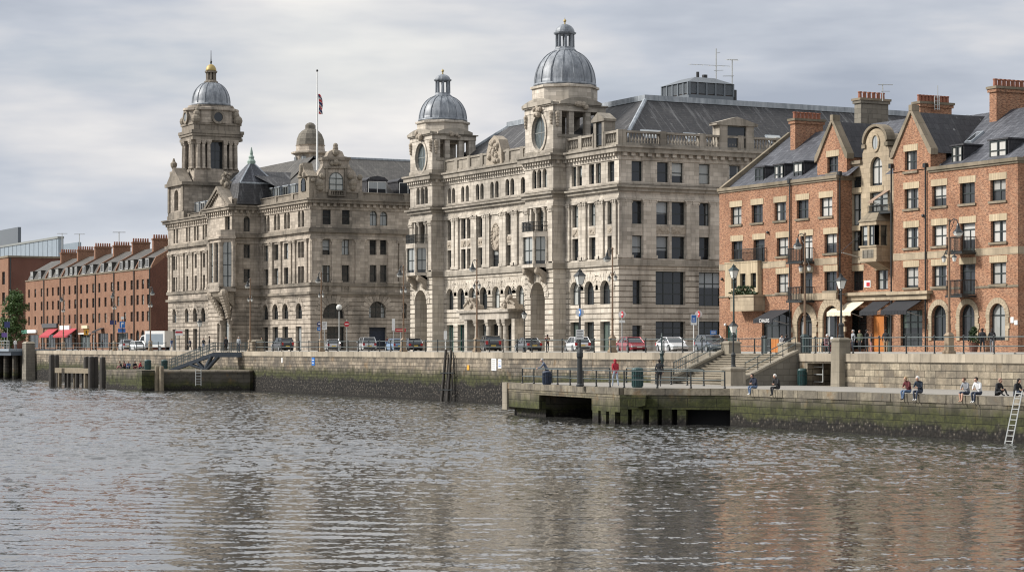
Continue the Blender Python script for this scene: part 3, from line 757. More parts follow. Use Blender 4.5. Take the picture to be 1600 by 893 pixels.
# lower quay: its walkway and its wall
XLL = -17.
lw = MB().quad((XLL, 0.35, LOWER), (90, .35, LOWER), (90, wallY(90) + .2, LOWER), (XLL, wallY(XLL) + .2, LOWER))
tag(lw.build('lower_walkway', M['paving']), 'flat paved lower walkway by the water', None, None, 'structure')
t = thing('quay_wall', (30, 0, 0), 'low weedy stone wall at the water edge where people sit', 'quay wall')
m = MB(); m.box(0, 90, .05, .6, -2, LOWER - .42); m.build('masonry', M['quay_low'], t)
m = MB(); x = 0.
while x < 90:
    L = RND.uniform(1.0, 1.9); m.box(x + .012, min(90, x + L) - .012, RND.uniform(-.03, .02), .9, LOWER - .42, LOWER + RND.uniform(.004, .02)); x += L
M['quay_lowcope'] = quaymat('lower_coping_stone', (.27, .235, .175), (.17, .15, .115), 1.5, 4., -3, 1.2, -4, dirt=.7)
m.build('coping', M['quay_lowcope'], t)

# ------------------------------------------------------------------ stone pier
PC = at(968, 136.); PL = at(787.5, 157.)
prz = math.atan2(PC[1] - PL[1], PC[0] - PL[0]); PLEN = math.hypot(PC[0] - PL[0], PC[1] - PL[1])
pier = thing('stone_pier', (PC[0], PC[1], 0), 'weedy stone landing pier jutting into the river with dark square opening', 'pier', rz=prz)
pe1 = Vector((math.cos(prz), math.sin(prz))); pe2 = Vector((-math.sin(prz), math.cos(prz)))
def ploc(px, d=0.):      # distance along the pier front where a pixel column meets it
    a = ray(px); o = Vector((CX, CY)); c = Vector(PC) + pe2 * d
    den = a[0] * (-pe1.y) + a[1] * pe1.x
    t_ = ((c.x - o.x) * (-pe1.y) + (c.y - o.y) * pe1.x) / den
    return (o + Vector(a) * t_ - c).dot(pe1)
def pend(px):            # distance along the pier end
    a = ray(px); o = Vector((CX, CY)); c = Vector(PC)
    pe = -c.normalized() if 0 else (Vector((.1, .1)) - c).normalized(); den = a[0] * (-pe.y) + a[1] * pe.x
    t_ = ((c.x - o.x) * (-pe.y) + (c.y - o.y) * pe.x) / den
    return (o + Vector(a) * t_ - c).dot(pe)
_e = Vector((.1, .1)) - Vector(PC); ELEN = _e.length; ED = Vector((_e.dot(pe1), _e.dot(pe2))).normalized(); EN = Vector((-ED.y, ED.x))
def endbox(mb, t0, t1, d0, d1, z0, z1):      # a block along the slanting end of the pier, d inward
    mb.prismZ([tuple(ED * a + EN * b) for a, b in ((t0, d0), (t1, d0), (t1, d1), (t0, d1))], z0, z1)
def pworld(x, y): v = Vector(PC) + pe1 * x + pe2 * y; return v.x, v.y
PD = 8.3
oa, ob = ploc(842), ploc(924)
m = MB(); mp = mapf(0.)
m.box(-PLEN + 1., 0, 0, .45, LOWER - .72, LOWER - .4)                  # course under the coping
m.box(-PLEN + .9, oa, .02, .5, .55, LOWER - .72)
m.box(ob, 0, .02, .5, .75, LOWER - .72)
m.box(-PLEN + .9, oa, .55, 1., -2, .55)
m.build('front_wall', M['quay_pier'], pier, local=True)
m = MB(); x = -PLEN
while x < 0:
    L = min(RND.uniform(1.2, 2.1), -x); m.box(x + .01, x + L - .01, -.06, .8, LOWER - .4, LOWER + .012); x += L
endbox(m, .3, ELEN, -.04, .75, LOWER - .41, LOWER + .009); m.box(-PLEN, -PLEN + .8, .8, PD, LOWER - .4, LOWER + .012)
m.build('coping', M['quay_lowcope'], pier, local=True)
m = MB(); m.box(-PLEN - .05, -PLEN + .95, -.12, .6, .35, LOWER + .05); m.build('corner_pillar', M['granite'], pier, local=True)
m = MB(); m.box(oa, ob, 5.2, 5.4, -2, LOWER - .4); m.box(oa - .1, oa, .5, 5.3, -2, LOWER - .45); m.box(ob, ob + .1, .5, 5.3, -2, LOWER - .45)
m.box(oa, ob, .5, 5.3, LOWER - .75, LOWER - .73); m.build('opening_lining', M['quay_dark'], pier, local=True)
m = MB(); endbox(m, .02, ELEN, .0, .45, .95, LOWER - .41); m.box(-PLEN, -PLEN + .45, .8, PD, -2, LOWER - .4); m.box(-PLEN, -1, PD - .4, PD, -2, LOWER - .4)
m.build('end_wall', M['quay_weed_shade'], pier, local=True)
m = MB(); m.quad((-PLEN + .5, .5, LOWER + .002), (-.5, .5, LOWER + .002), (ED.x * ELEN - .7, ED.y * ELEN, LOWER + .002), (ED.x * ELEN - .7, PD + 1.5, LOWER + .002), (-PLEN + .5, PD + 1.5, LOWER + .002)); m.build('deck', M['paving'], pier, local=True)
for a, b in ((925, 934), (938, 946), (951, 960)):
    xa, xb = ploc(a), ploc(b); MB().box(xa, xb, .03, .6, -2, .75).build('pile', M['quay_pier'], pier, local=True)
for a, b in ((969, 981), (987, 1005), (1014, 1027), (1034, 1049), (1058, 1072)):
    ya, yb = pend(a), pend(b); q = MB(); endbox(q, max(ya, .05), yb, .02, .55, -2, .95); q.build('pile', M['quay_weed_shade'], pier, local=True)
m = MB(); m.box(-6, -2.2, .8, PD, -2, LOWER - .45); endbox(m, .6, ELEN + .4, 1.3, 1.6, -2, LOWER - .45); m.build('gap_shade_fill', M['shade_fill'], pier, local=True)  # near-black fill, painted shade behind the piles
m = MB(); ya, yb = pend(990), pend(1012)
m.prism([(ya, LOWER - .42), (yb, LOWER - .42), (yb - .05, LOWER - 1.05), (ya + .25, LOWER - 1.2), (ya, LOWER - .9)], lambda a, b: (*(ED * a), b), lambda a, b: (*(ED * a - EN * .5), b)); m.build('stone_bracket', M['quay_weed_shade'], pier, local=True)

# ------------------------------------------------------------------ railings
def railing(name, pts, label, h=1.1, post=.055, spacing=2.6, rails=(1., .5), mat='rail', pmat='iron', group=None, balusters=0, cat='railing', postcap=True):
    """straight runs between points (x, y, z of the foot line)"""
    t = thing(name, pts[0], label, cat, group)
    rl = MB()
    for a, b in zip(pts, pts[1:]):
        a, b = Vector(a), Vector(b); n = max(1, round((b - a).length / spacing))
        for i in range(n + 1):
            if i == 0 and a != Vector(pts[0]): continue
            p = a.lerp(b, i / n); m = MB()
            m.lathe([(post * 1.5, p.z), (post * 1.4, p.z + .08), (post, p.z + .12), (post * .8, p.z + h - .04)], p.x, p.y, 7)
            if postcap: m.ball(p.x, p.y, p.z + h, post * 1.5, 7, 5)
            m.build('post', M[pmat], t)
        for f in rails: rl.tube([a + Vector((0, 0, h * f - .05)), b + Vector((0, 0, h * f - .05))], .032, 6)
        if balusters:
            k = int((b - a).length / balusters)
            for i in range(k):
                p = a.lerp(b, (i + .5) / k); rl.box(p.x - .012, p.x + .012, p.y - .012, p.y + .012, p.z + .08, p.z + h - .05)
    rl.build('rails', M[mat], t)
    return t
def wp(x, d=.35, z=STREET): return (x, wallY(x) + d, z)
def wpx(px, d=.35): return wp(fx(px, wallY(fx(px, 12.) ) + d), d)
xg0, xg1 = fx(333, 13.6), fx(396, 13.6)
railing('quay_railing', [wp(XB + 1.), wp(fx(250, 13.6))], 'iron quay railing between the bridge and the steel gangway', spacing=3.2)
railing('quay_railing', [wp(xg1 + .6), wp(-60)], 'iron quay railing along the wall in front of the brown stone building', spacing=2.7)
railing('quay_railing', [wp(-60.), wp(XST0 - .6)], 'iron quay railing along the wall in front of the domed cream building', spacing=2.7)
railing('quay_railing', [wp(fx(1325, 11)), wp(60)], 'iron quay railing above the seated people, in front of the brick flats', spacing=2.9)
def pw3(x, y, z=LOWER + .012): a = pworld(x, y); return (a[0], a[1], z)
railing('pier_railing', [pw3(ploc(807), PD - 1.2), pw3(ploc(807), .45), pw3(-.35, .45), pw3(*(ED * (ELEN - .5) + EN * .3))], 'dark iron railing round the open edges of the stone pier', spacing=2.3, postcap=False)
railing('pier_railing', [pw3(ploc(807) + 1, PD - .3), pw3(-5, PD - .3)], 'dark iron railing along the landward edge of the stone pier', spacing=2.6, postcap=False)

# ------------------------------------------------------------------ stone stair between the two levels
SY0, SY1 = 6.3, wallY(-15) + .1
st = thing('stone_stair', (XST0, SY0, LOWER), 'wide stone stair climbing from lower walkway to street', 'stair')
n = 13; m = MB()
for i in range(n):
    z1 = LOWER + (STREET - LOWER) * (i + 1) / n; y = SY0 + .8 + (SY1 - SY0 - .8) * i / n
    m.box(XST0 + .55, XST1 - .5, y + .07, SY1 + .3, z1 - (STREET - LOWER) / n + (.002 if i else 0), z1 - .06); m.box(XST0 + .55, XST1 - .5, y, SY1 + .3, z1 - .06, z1)
m.build('steps', M['granite'], st)
for x0, x1, mt in ((XST0, XST0 + .6, 'granite_wall'), (XST1 - .55, XST1, 'granite_wall')):
    mb = MB(); mb.prismX([(SY0 + .5, LOWER), (SY1 + .6, LOWER), (SY1 + .6, STREET + .1), (SY1 - .2, STREET + .1), (SY0 + .5, LOWER + .35)], x0, x1)
    mb.build('flank_wall', M[mt], st)
    mb = MB(); mb.prismX([(SY0 + .5, LOWER + .352), (SY1 - .2, STREET + .102), (SY1 - .2, STREET + .27), (SY0 + .5, LOWER + .53)], x0 - .06, x1 + .06)
    mb.build('sloping_coping', M['granite'], st)
def pedestal(name, x, y, z, w, h, parent, cap=.16):
    m = MB(); m.frustum(x, y, z, z + h - cap, w / 2, w / 2, w / 2 - .04, w / 2 - .04); m.box(x - w / 2 - .03, x + w / 2 + .03, y - w / 2 - .03, y + w / 2 + .03, z + h - cap, z + h - .04)
    m.frustum(x, y, z + h - .04, z + h + .06, w / 2, w / 2, w / 2 - .15, w / 2 - .15)
    return m.build(name, M['granite'], parent)
PED0 = (XST0 + .2, SY0 - .1); PED1 = (XST1 - .1, SY0 - .25)
pedestal('pedestal', *PED0, LOWER, 1.15, 1.15, st); pedestal('pedestal', *PED1, LOWER, 1.2, 1.2, st)
pedestal('pedestal', fx(1142, SY1 + .2), SY1 + .2, STREET - .02, 1.05, .85, st); pedestal('pedestal', fx(1234, SY1 - .1), SY1 - .1, STREET - .02, 1.2, .75, st)
xp_ = fx(1307, 10.7); pg = thing('stone_pillar', (xp_, wallY(xp_), LOWER), 'square granite pillar at the left end of the right quay railing', 'pillar')
pedestal('shaft', xp_, wallY(xp_) - .02, LOWER, .96, STREET - LOWER + 1.0, pg)
for xx, lb in ((XST0 + .3, 'sloping handrail on the left flank of the stone stair'), (XST1 - .28, 'sloping handrail on the right flank of the stone stair')):
    railing('stair_handrail', [(xx, SY0 + .8, LOWER + .6), (xx, SY1 - .25, STREET + .22)], lb, h=.95, spacing=1.1, post=.03, balusters=.18 if xx < XST0 + 1 else 0, postcap=False)
railing('stair_handrail', [(fx(1130, SY1 + .6), SY1 + .6, STREET), (fx(1204, SY1 + 2.), SY1 + 2., STREET)], 'level iron railing at the head of the stone stair', spacing=1.6, postcap=False)
railing('quay_railing', [(fx(1252, wallY(-8) + .3), wallY(-8) + .3, STREET), (fx(1296, wallY(-5) + .3), wallY(-5) + .3, STREET)], 'short iron railing over the recess beside the stone stair', spacing=1.4, balusters=.3)

# ------------------------------------------------------------------ landing platform far left, gangway, jetty, bridge
BX0, BX1 = fx(166, 2.3), fx(229, 2.6)
bx2, by2 = at(397, 244.)
lp = thing('landing_stage', (BX1, 2.6, 0), 'dark stone landing stage below the steel gangway', 'landing stage')
m = MB(); m.prismZ([(BX0, 2.3), (BX1, 2.6), (BX1 + .6, 3.6), (BX1 + .6, 14), (BX0, 14)], -2, LOWER); m.build('masonry', M['quay_low'], lp)
m = MB(); m.prismZ([(BX1 + .1, 2.62), (bx2, by2 - .5), (bx2 - 1, 14.5), (BX1, 14.5)], -2, LOWER - .16); m.build('timber_face', M['quay_dark'], lp)
m = MB(); m.prismZ([(BX1 - .2, 2.45), (bx2 + .15, by2 - .62), (bx2 - 1, 14.5), (BX1 - .2, 14.5)], LOWER - .158, LOWER + .05); m.build('deck_edge', M['quay_cope'], lp)
m = MB(); m.frustum(BX1 + .1, 2.6, -2, LOWER + .02, .9, .9, .85, .85); m.build('corner_pillar', M['quay_weed_shade'], lp)
for px, D in ((245, 243.5), (252.5, 243)):
    x, y = at(px, D); t = tag(MB().lathe([(.26, -2), (.27, 1), (.24, LOWER + .42), (.2, LOWER + .5)], x, y, 9).build('mooring_pile', M['wood_grey'], None), 'pale timber pile standing against the landing stage, ' + ('left one of the pair' if px < 250 else 'right one of the pair'), 'pile', 'piles at the landing stage')
x, y = at(310, 243.2); lt = thing('ladder', (x, y, 0), 'grey steel ladder down the dark face of the landing stage', 'ladder')
ex = Vector((RTX, RTY)); m = MB()
for s in (-.3, .3): m.tube([(x + ex.x * s, y + ex.y * s, .55), (x + ex.x * s, y + ex.y * s, LOWER + .2)], .045, 5)
m.build('stiles', M['galv'], lt); m = MB()
for i in range(6):
    z = .7 + i * .31; m.tube([(x - ex.x * .3, y - ex.y * .3, z), (x + ex.x * .3, y + ex.y * .3, z)], .03, 5)
m.build('rungs', M['galv'], lt)

# gangway: sloping flight and level landing, steel girders and struts
ga = Vector((*at(264, 247.5), LOWER + .1)); gb = Vector((*at(333, 247.), STREET - .1)); gc = Vector((*at(396, 248.), STREET - .1))
gw = thing('gangway', tuple(ga), 'blue grey steel gangway with stepped slope and level landing', 'gangway')
nrm = Vector((-RTY, RTX, 0)) * 1.6
def beam(mb, a, b, h, w_=.12):
    a, b = Vector(a), Vector(b); s = Vector((-RTY, RTX, 0)) * w_ / 2; u = Vector((0, 0, h))
    mb.add([a - s - u, b - s - u, b + s - u, a + s - u, a - s, b - s, b + s, a + s], [(0, 3, 2, 1), (4, 5, 6, 7), (0, 1, 5, 4), (1, 2, 6, 5), (2, 3, 7, 6), (3, 0, 4, 7)])
m = MB()
for k in (0, 1):
    beam(m, ga + nrm * k, gb + nrm * k, .42); beam(m, gb + nrm * k, gc + nrm * k, .55)
m.build('girder', M['steel_blue'], gw)
m = MB(); m.quad(ga, gb, gb + nrm, ga + nrm); m.quad(gb + Vector((0, 0, .01)), gc + Vector((0, 0, .01)), gc + nrm + Vector((0, 0, .01)), gb + nrm + Vector((0, 0, .01))); m.build('deck', M['galv'], gw)
m = MB()
for q, zt in ((.45, -.3), (.62, -.3), (.95, -.3)):
    p = ga.lerp(gb, q); foot = ga.lerp(gb, .8); foot.z = LOWER + .05
    for k in (0, 1): m.tube([p + nrm * k + Vector((0, 0, zt)), foot + nrm * k], .14, 6)
pz = gb.lerp(gc, .12); fo = ga.lerp(gb, .82); fo.z = LOWER
for k in (0, 1): m.tube([pz + nrm * k + Vector((0, 0, -.4)), fo + nrm * k], .16, 6)
m.build('strut', M['steel_blue'], gw)
for k in (0, 1):
    m = MB(); o_ = nrm * k
    for a, b, nn_ in ((ga, gb, 7), (gb, gc, 5)):
        for i in range(nn_ + 1): p = a.lerp(b, i / nn_) + o_; m.tube([p, p + Vector((0, 0, 1.1))], .04, 5)
        for hh in (1.1, .75, .4): m.tube([a + o_ + Vector((0, 0, hh)), b + o_ + Vector((0, 0, hh))], .03, 5)
        for i in range(nn_ * 5): p = a.lerp(b, (i + .5) / nn_ / 5) + o_; m.tube([p + Vector((0, 0, .1)), p + Vector((0, 0, 1.1))], .012, 4)
    m.build('handrail', M['rail'], gw)
xx, yy = at(399, 247.8); ab = thing('stone_pillar', (xx, yy, 0), 'pale round-capped stone pillar where the gangway meets the quay', 'pillar')
m = MB(); m.box(xx - .5, xx + .6, yy - .6, yy + 1., -2, STREET + 1.05); m.build('shaft', M['quay_up'], ab)
m = MB(); m.lathe([(.62, STREET + 1.052), (.7, STREET + 1.15), (.6, STREET + 1.3), (.1, STREET + 1.36)], xx + .05, yy + .2, 12); m.build('cap', M['granite'], ab)

# timber jetty and its mooring piles
jt = thing('timber_jetty', (*at(110, 266), 0), 'low dark timber jetty on piles left of the landing stage', 'jetty')
ja, jb = Vector((*at(85, 270), 0)), Vector((*at(140, 262), 0)); jn = Vector((-RTY, RTX, 0)) * 3.0
m = MB(); q = [ja, jb, jb + jn, ja + jn]; m.prismZ([(p.x, p.y) for p in q], 1.7, 2.3); m.build('deck', M['wood_grey'], jt)
for i, u_ in enumerate((.02, .14, .27, .40, .52, .64, .76, .88, .99)):
    p = ja.lerp(jb, u_) + jn * (.1 if i % 2 else .55)
    MB().lathe([(.26, -2), (.24, 1.69)], p.x, p.y, 8).build('pile', M['wood_grey'] if i % 3 == 1 else M['wood_dark'], jt)
for i, (px, D, zt) in enumerate(((81, 268, 3.95), (88, 272, 3.9), (135, 264, 3.75), (142.5, 261, 3.75), (149, 261.5, 3.75), (160.5, 259, 3.7))):
    x, y = at(px, D)
    nm = ['leftmost of the six', 'second from the left of the six', 'third from the left of the six', 'fourth from the left of the six', 'fifth from the left of the six', 'rightmost of the six'][i]
    tag(MB().lathe([(.36, -2), (.37, .8), (.33, zt - .12), (.27, zt)], x, y, 10).build('mooring_pile', M['wood_dark'], None), 'tall black mooring pile by the timber jetty, ' + nm, 'pile', 'mooring piles by the timber jetty')

# road bridge at the far left
yb0 = wallY(XB) - 3.2; bz = STREET + .25
br = thing('road_bridge', (XB - 2, yb0, 0), 'low steel girder bridge on dark piles at the left edge', 'bridge')
m = MB(); m.box(XB - 60, XB - 2.2, yb0, yb0 + 10, bz - 1.0, bz - .35); m.build('girder', M['steel_blue'], br)
m = MB(); m.box(XB - 60, XB - 2.2, yb0 - .35, yb0 + 10.3, bz - .35, bz + .02); m.build('deck', M['cladding'], br)
for i in range(14):
    x = XB - 3.5 - i * 2.6; MB().lathe([(.5, -2), (.45, bz - 1.0)], x, yb0 + 1 + (i % 2) * 2.4, 9).build('pile', M['quay_dark'], br)
MB().box(XB - 60, XB - 2.6, yb0 + 7, yb0 + 7.4, -2, bz - 1).build('abutment_wall', M['quay_dark'], br)
rl = MB()
for i in range(34): x = XB - 2.5 - i * 1.5; rl.box(x - .07, x + .07, yb0 - .25, yb0 - .11, bz, bz + 1.25)
for z in (.35, .75): rl.box(XB - 55, XB - 2.3, yb0 - .22, yb0 - .14, bz + z - .03, bz + z + .03)
rl.box(XB - 55, XB - 2.3, yb0 - .28, yb0 - .08, bz + 1.2, bz + 1.32); rl.build('railing', M['frame_grey'], br)
bp = thing('stone_pillar', (XB - .8, yb0, 0), 'weathered stone bridge pier between the bridge and quay wall', 'pillar')
m = MB(); m.frustum(XB - .9, yb0 + 2.4, -2, STREET + 1.1, 1.2, .75, 1.1, .68); m.build('shaft', M['granite_wall'], bp)
m = MB(); m.frustum(XB - .9, yb0 + 2.4, STREET + 1.102, STREET + 1.4, 1.2, .78, .8, .5); m.build('cap', M['granite'], bp)
# ------------------------------------------------------------------ domed cream stone building
YS = 36.; PR = 1.5; YP = YS - PR
X0 = fx(967, YS); XLc = fx(641, YP); YB = YS + 52
zc = lambda py: zY(967, py, YS)
Z_bc0, Z_bc1 = zc(414), zc(405)              # course over the rusticated storeys
Z_en0, Z_en1 = zc(312), zc(297.5)            # frieze
Z_s0, Z_s1 = zc(297.5), zc(289)              # string cornice
Z_d0, Z_d1 = zc(243), zc(237.5)              # dentils
Z_c1 = zc(227)                               # top of main cornice
Z_b1 = zc(203)                               # balustrade rail
cb = thing('domed_stone_building', ((XLc + X0) / 2, YS, STREET), 'cream sandstone office palace with two grey lead domes', 'building')
xa0, xa1 = fx(641, YP), fx(675.5, YP)        # left pavilion
xb0, xb1 = fx(820.5, YP), fx(864.5, YP)      # right pavilion
za = lambda px, py: zY(px, py, YS)
zp = lambda px, py: zY(px, py, YP)
grv = [STREET + .55 * i for i in range(1, 16)]
w_l0, w_l1 = za(954, 404.5), za(954, 368); w_u0, w_u1 = za(954, 350), za(954, 314)
t_a0, t_a1 = za(955, 283.5), za(955, 252)
a_0, a_1 = za(945, 475), za(945, 437.5)      # arched row
g_1 = za(945, 502)
m = MB(); mt = MB(); mr = MB()
# --- front, main wall
rust_r = [op(fx(p, YS), a_0, a_1, 1.95, 'arch') for p in (898.3, 920.6, 945.4)] + [op(fx(p, YS), STREET + .02, g_1, 1.95) for p in (898.3, 920.6, 945.4)]
arch_m = [op(fx(p, YS), a_0, a_1, 1.8, 'arch') for p in (703, 720.5, 738, 755.5, 775, 794.5, 812.5)]
shop_m = [op(fx(p, YS), STREET + .02, g_1, 1.8) for p in (703, 720.5)]
door_m = [op(fx(p, YS), STREET + .02, za(770, 506), w_) for p, w_ in ((738, 1.9), (756.5, 2.0), (773.5, 1.9), (796.5, 2.2))]
facade(mr, mapf(YS), xa1, xb0, STREET - .1, Z_bc0, arch_m + shop_m + door_m, .45, grv)
facade(mr, mapf(YS), xb1, X0, STREET - .1, Z_bc0, rust_r, .45, grv)
windows(cb, 'f', YS, rust_r[:3] + arch_m, 'four', .45); windows(cb, 'f', YS, rust_r[3:], 'vert', .45, glass='glass_shop', name='shop_window')
windows(cb, 'f', YS, shop_m, 'vert', .45, frame='green_door', glass='glass_shop', name='shop_window'); windows(cb, 'f', YS, door_m, 'door', .45, glass='glass_dark', name='entrance_door')
low_r = [op(fx(p, YS), w_l0, w_l1, 1.3) for p in (899, 925.5, 954.2)]; up_r = [op(fx(p, YS), w_u0, w_u1, 1.3) for p in (899, 925.5, 954.2)]
mainx = ((703, 1.3), (724, 1.15), (732.8, 1.05), (751, 1.2), (796, 1.3))
low_m = [op(fx(p, YS), w_l0, w_l1, w_) for p, w_ in mainx]; up_m = [op(fx(p, YS), w_u0, w_u1, w_) for p, w_ in mainx]
niche = [op(fx(774.3, YS), w_l0 + .1, za(774, 353), 2.5, 'arch')]
facade(m, mapf(YS), xa1, xb0, Z_bc0, Z_en0, low_m + up_m + niche, .4)
facade(m, mapf(YS), xb1, X0, Z_bc0, Z_en0, low_r + up_r, .4)
windows(cb, 'f', YS, low_m + up_m + low_r + up_r, 'sash', .4, name='sash_window')
windows(cb, 'f', YS, [op(niche[0][0], niche[0][1], niche[0][1] + 2.6, 2.4)], 'grid', .42)
md = MB(); nx, nz = niche[0][0], (za(774, 353.5) + za(774, 386)) / 2
md.prismY([(nx + 1.05 * math.cos(t * pi / 12), nz + 1.55 * math.sin(t * pi / 12)) for t in range(24)], YS + .05, YS + .41)
for k in range(24): a = k * pi / 12; md.ball(nx + .95 * math.cos(a), YS + .04, nz + 1.42 * math.sin(a), .16, 6, 4)
for k in range(9): md.ball(nx + RND.uniform(-.55, .55), YS + .05, nz + RND.uniform(-.9, .9), RND.uniform(.2, .38), 7, 5, sy_=.5)
md.build('carved_medallion', M['carved'], cb)
# attic storey
att_p = [op(fx(p, YS), za(p + 0., q0), za(p + 0., q1), w_, 'arch') for p, q0, q1, w_ in
         [(702, 318, 294.5, .8), (708.5, 317, 293.5, .8), (723, 315.5, 291, .8), (730, 314.5, 289.5, .8), (746, 312.5, 287.5, .85), (753, 311, 286.5, .85), (768.7, 309.5, 284, .85), (776.3, 308.5, 282.5, .85), (792.6, 305.5, 279.5, .9), (800.3, 304.5, 278.5, .9), (817, 302.5, 276.5, 1.0)]]
att_r = [op(fx(p, YS), t_a0, t_a1, w_) for p, w_ in ((896.8, 1.0), (905.6, 1.0), (924.4, 1.05), (934.8, 1.05), (954.6, 1.3))]
facade(m, mapf(YS), xa1, xb0, Z_en0, Z_c1, att_p, .35); facade(m, mapf(YS), xb1, X0, Z_en0, Z_c1, att_r, .35)
windows(cb, 'f', YS, att_p, 'sash', .35); windows(cb, 'f', YS, att_r, 'sash', .35)
# --- side facing right
s_up = [op(sy(p, X0), w_u0, w_u1, w_) for p, w_ in ((994.8, 1.4), (1034, 1.65), (1060.3, 1.65), (1100.5, 1.4), (1149, 1.4))]
s_lo = [op(a, w_l0, w_l1, d_) for a, b, c, d_, e in s_up]
s_at = [op(sy(p, X0), t_a0, t_a1, w_) for p, w_ in ((995.5, 1.3), (1036, 1.4), (1058.8, 1.4), (1101, 1.35), (1148.5, 1.4), (1180, 1.4))]
zs_ = lambda px, py: zX(px, py, X0)
def sop(p0, p1, q0, q1): a, b = sy(p0, X0), sy(p1, X0); pm = (p0 + p1) / 2; return op((a + b) / 2, zs_(pm, q0), zs_(pm, q1), b - a)
s_r = [sop(988.5, 1002.5, 475, 437.5), sop(1024.5, 1071, 476, 424), sop(1092, 1130, 478, 425.5), sop(1024.5, 1071, 531, 502)]
s_r += [sop(988, 1003, 531, 508), sop(1092, 1130, 531, 502), sop(1140, 1180, 478, 425.5), sop(1140, 1180, 531, 502)]
s_r = [op(a, max(b, STREET + .02) if q >= 3 and q != 6 else b, c, d_) for q, (a, b, c, d_, e) in enumerate(s_r)]
facade(mr, maps(X0), YS, YB, STREET - .1, Z_bc0, s_r, .5, grv); facade(m, maps(X0), YS, YB, Z_bc0, Z_en0, s_up + s_lo, .4); facade(m, maps(X0), YS, YB, Z_en0, Z_c1, s_at, .35)
windows(cb, 's', X0, s_r, 'grid', .5, glass='glass_dark', name='shop_window'); windows(cb, 's', X0, s_up + s_lo, 'sash', .4, glass='glass_dark', name='sash_window'); windows(cb, 's', X0, s_at, 'sash', .35, name='sash_window')
# back and left
m.quad((XLc, YB, STREET), (X0, YB, STREET), (X0, YB, Z_c1), (XLc, YB, Z_c1)); m.quad((XLc, YP, STREET), (XLc, YB, STREET), (XLc, YB, Z_c1), (XLc, YP, Z_c1))
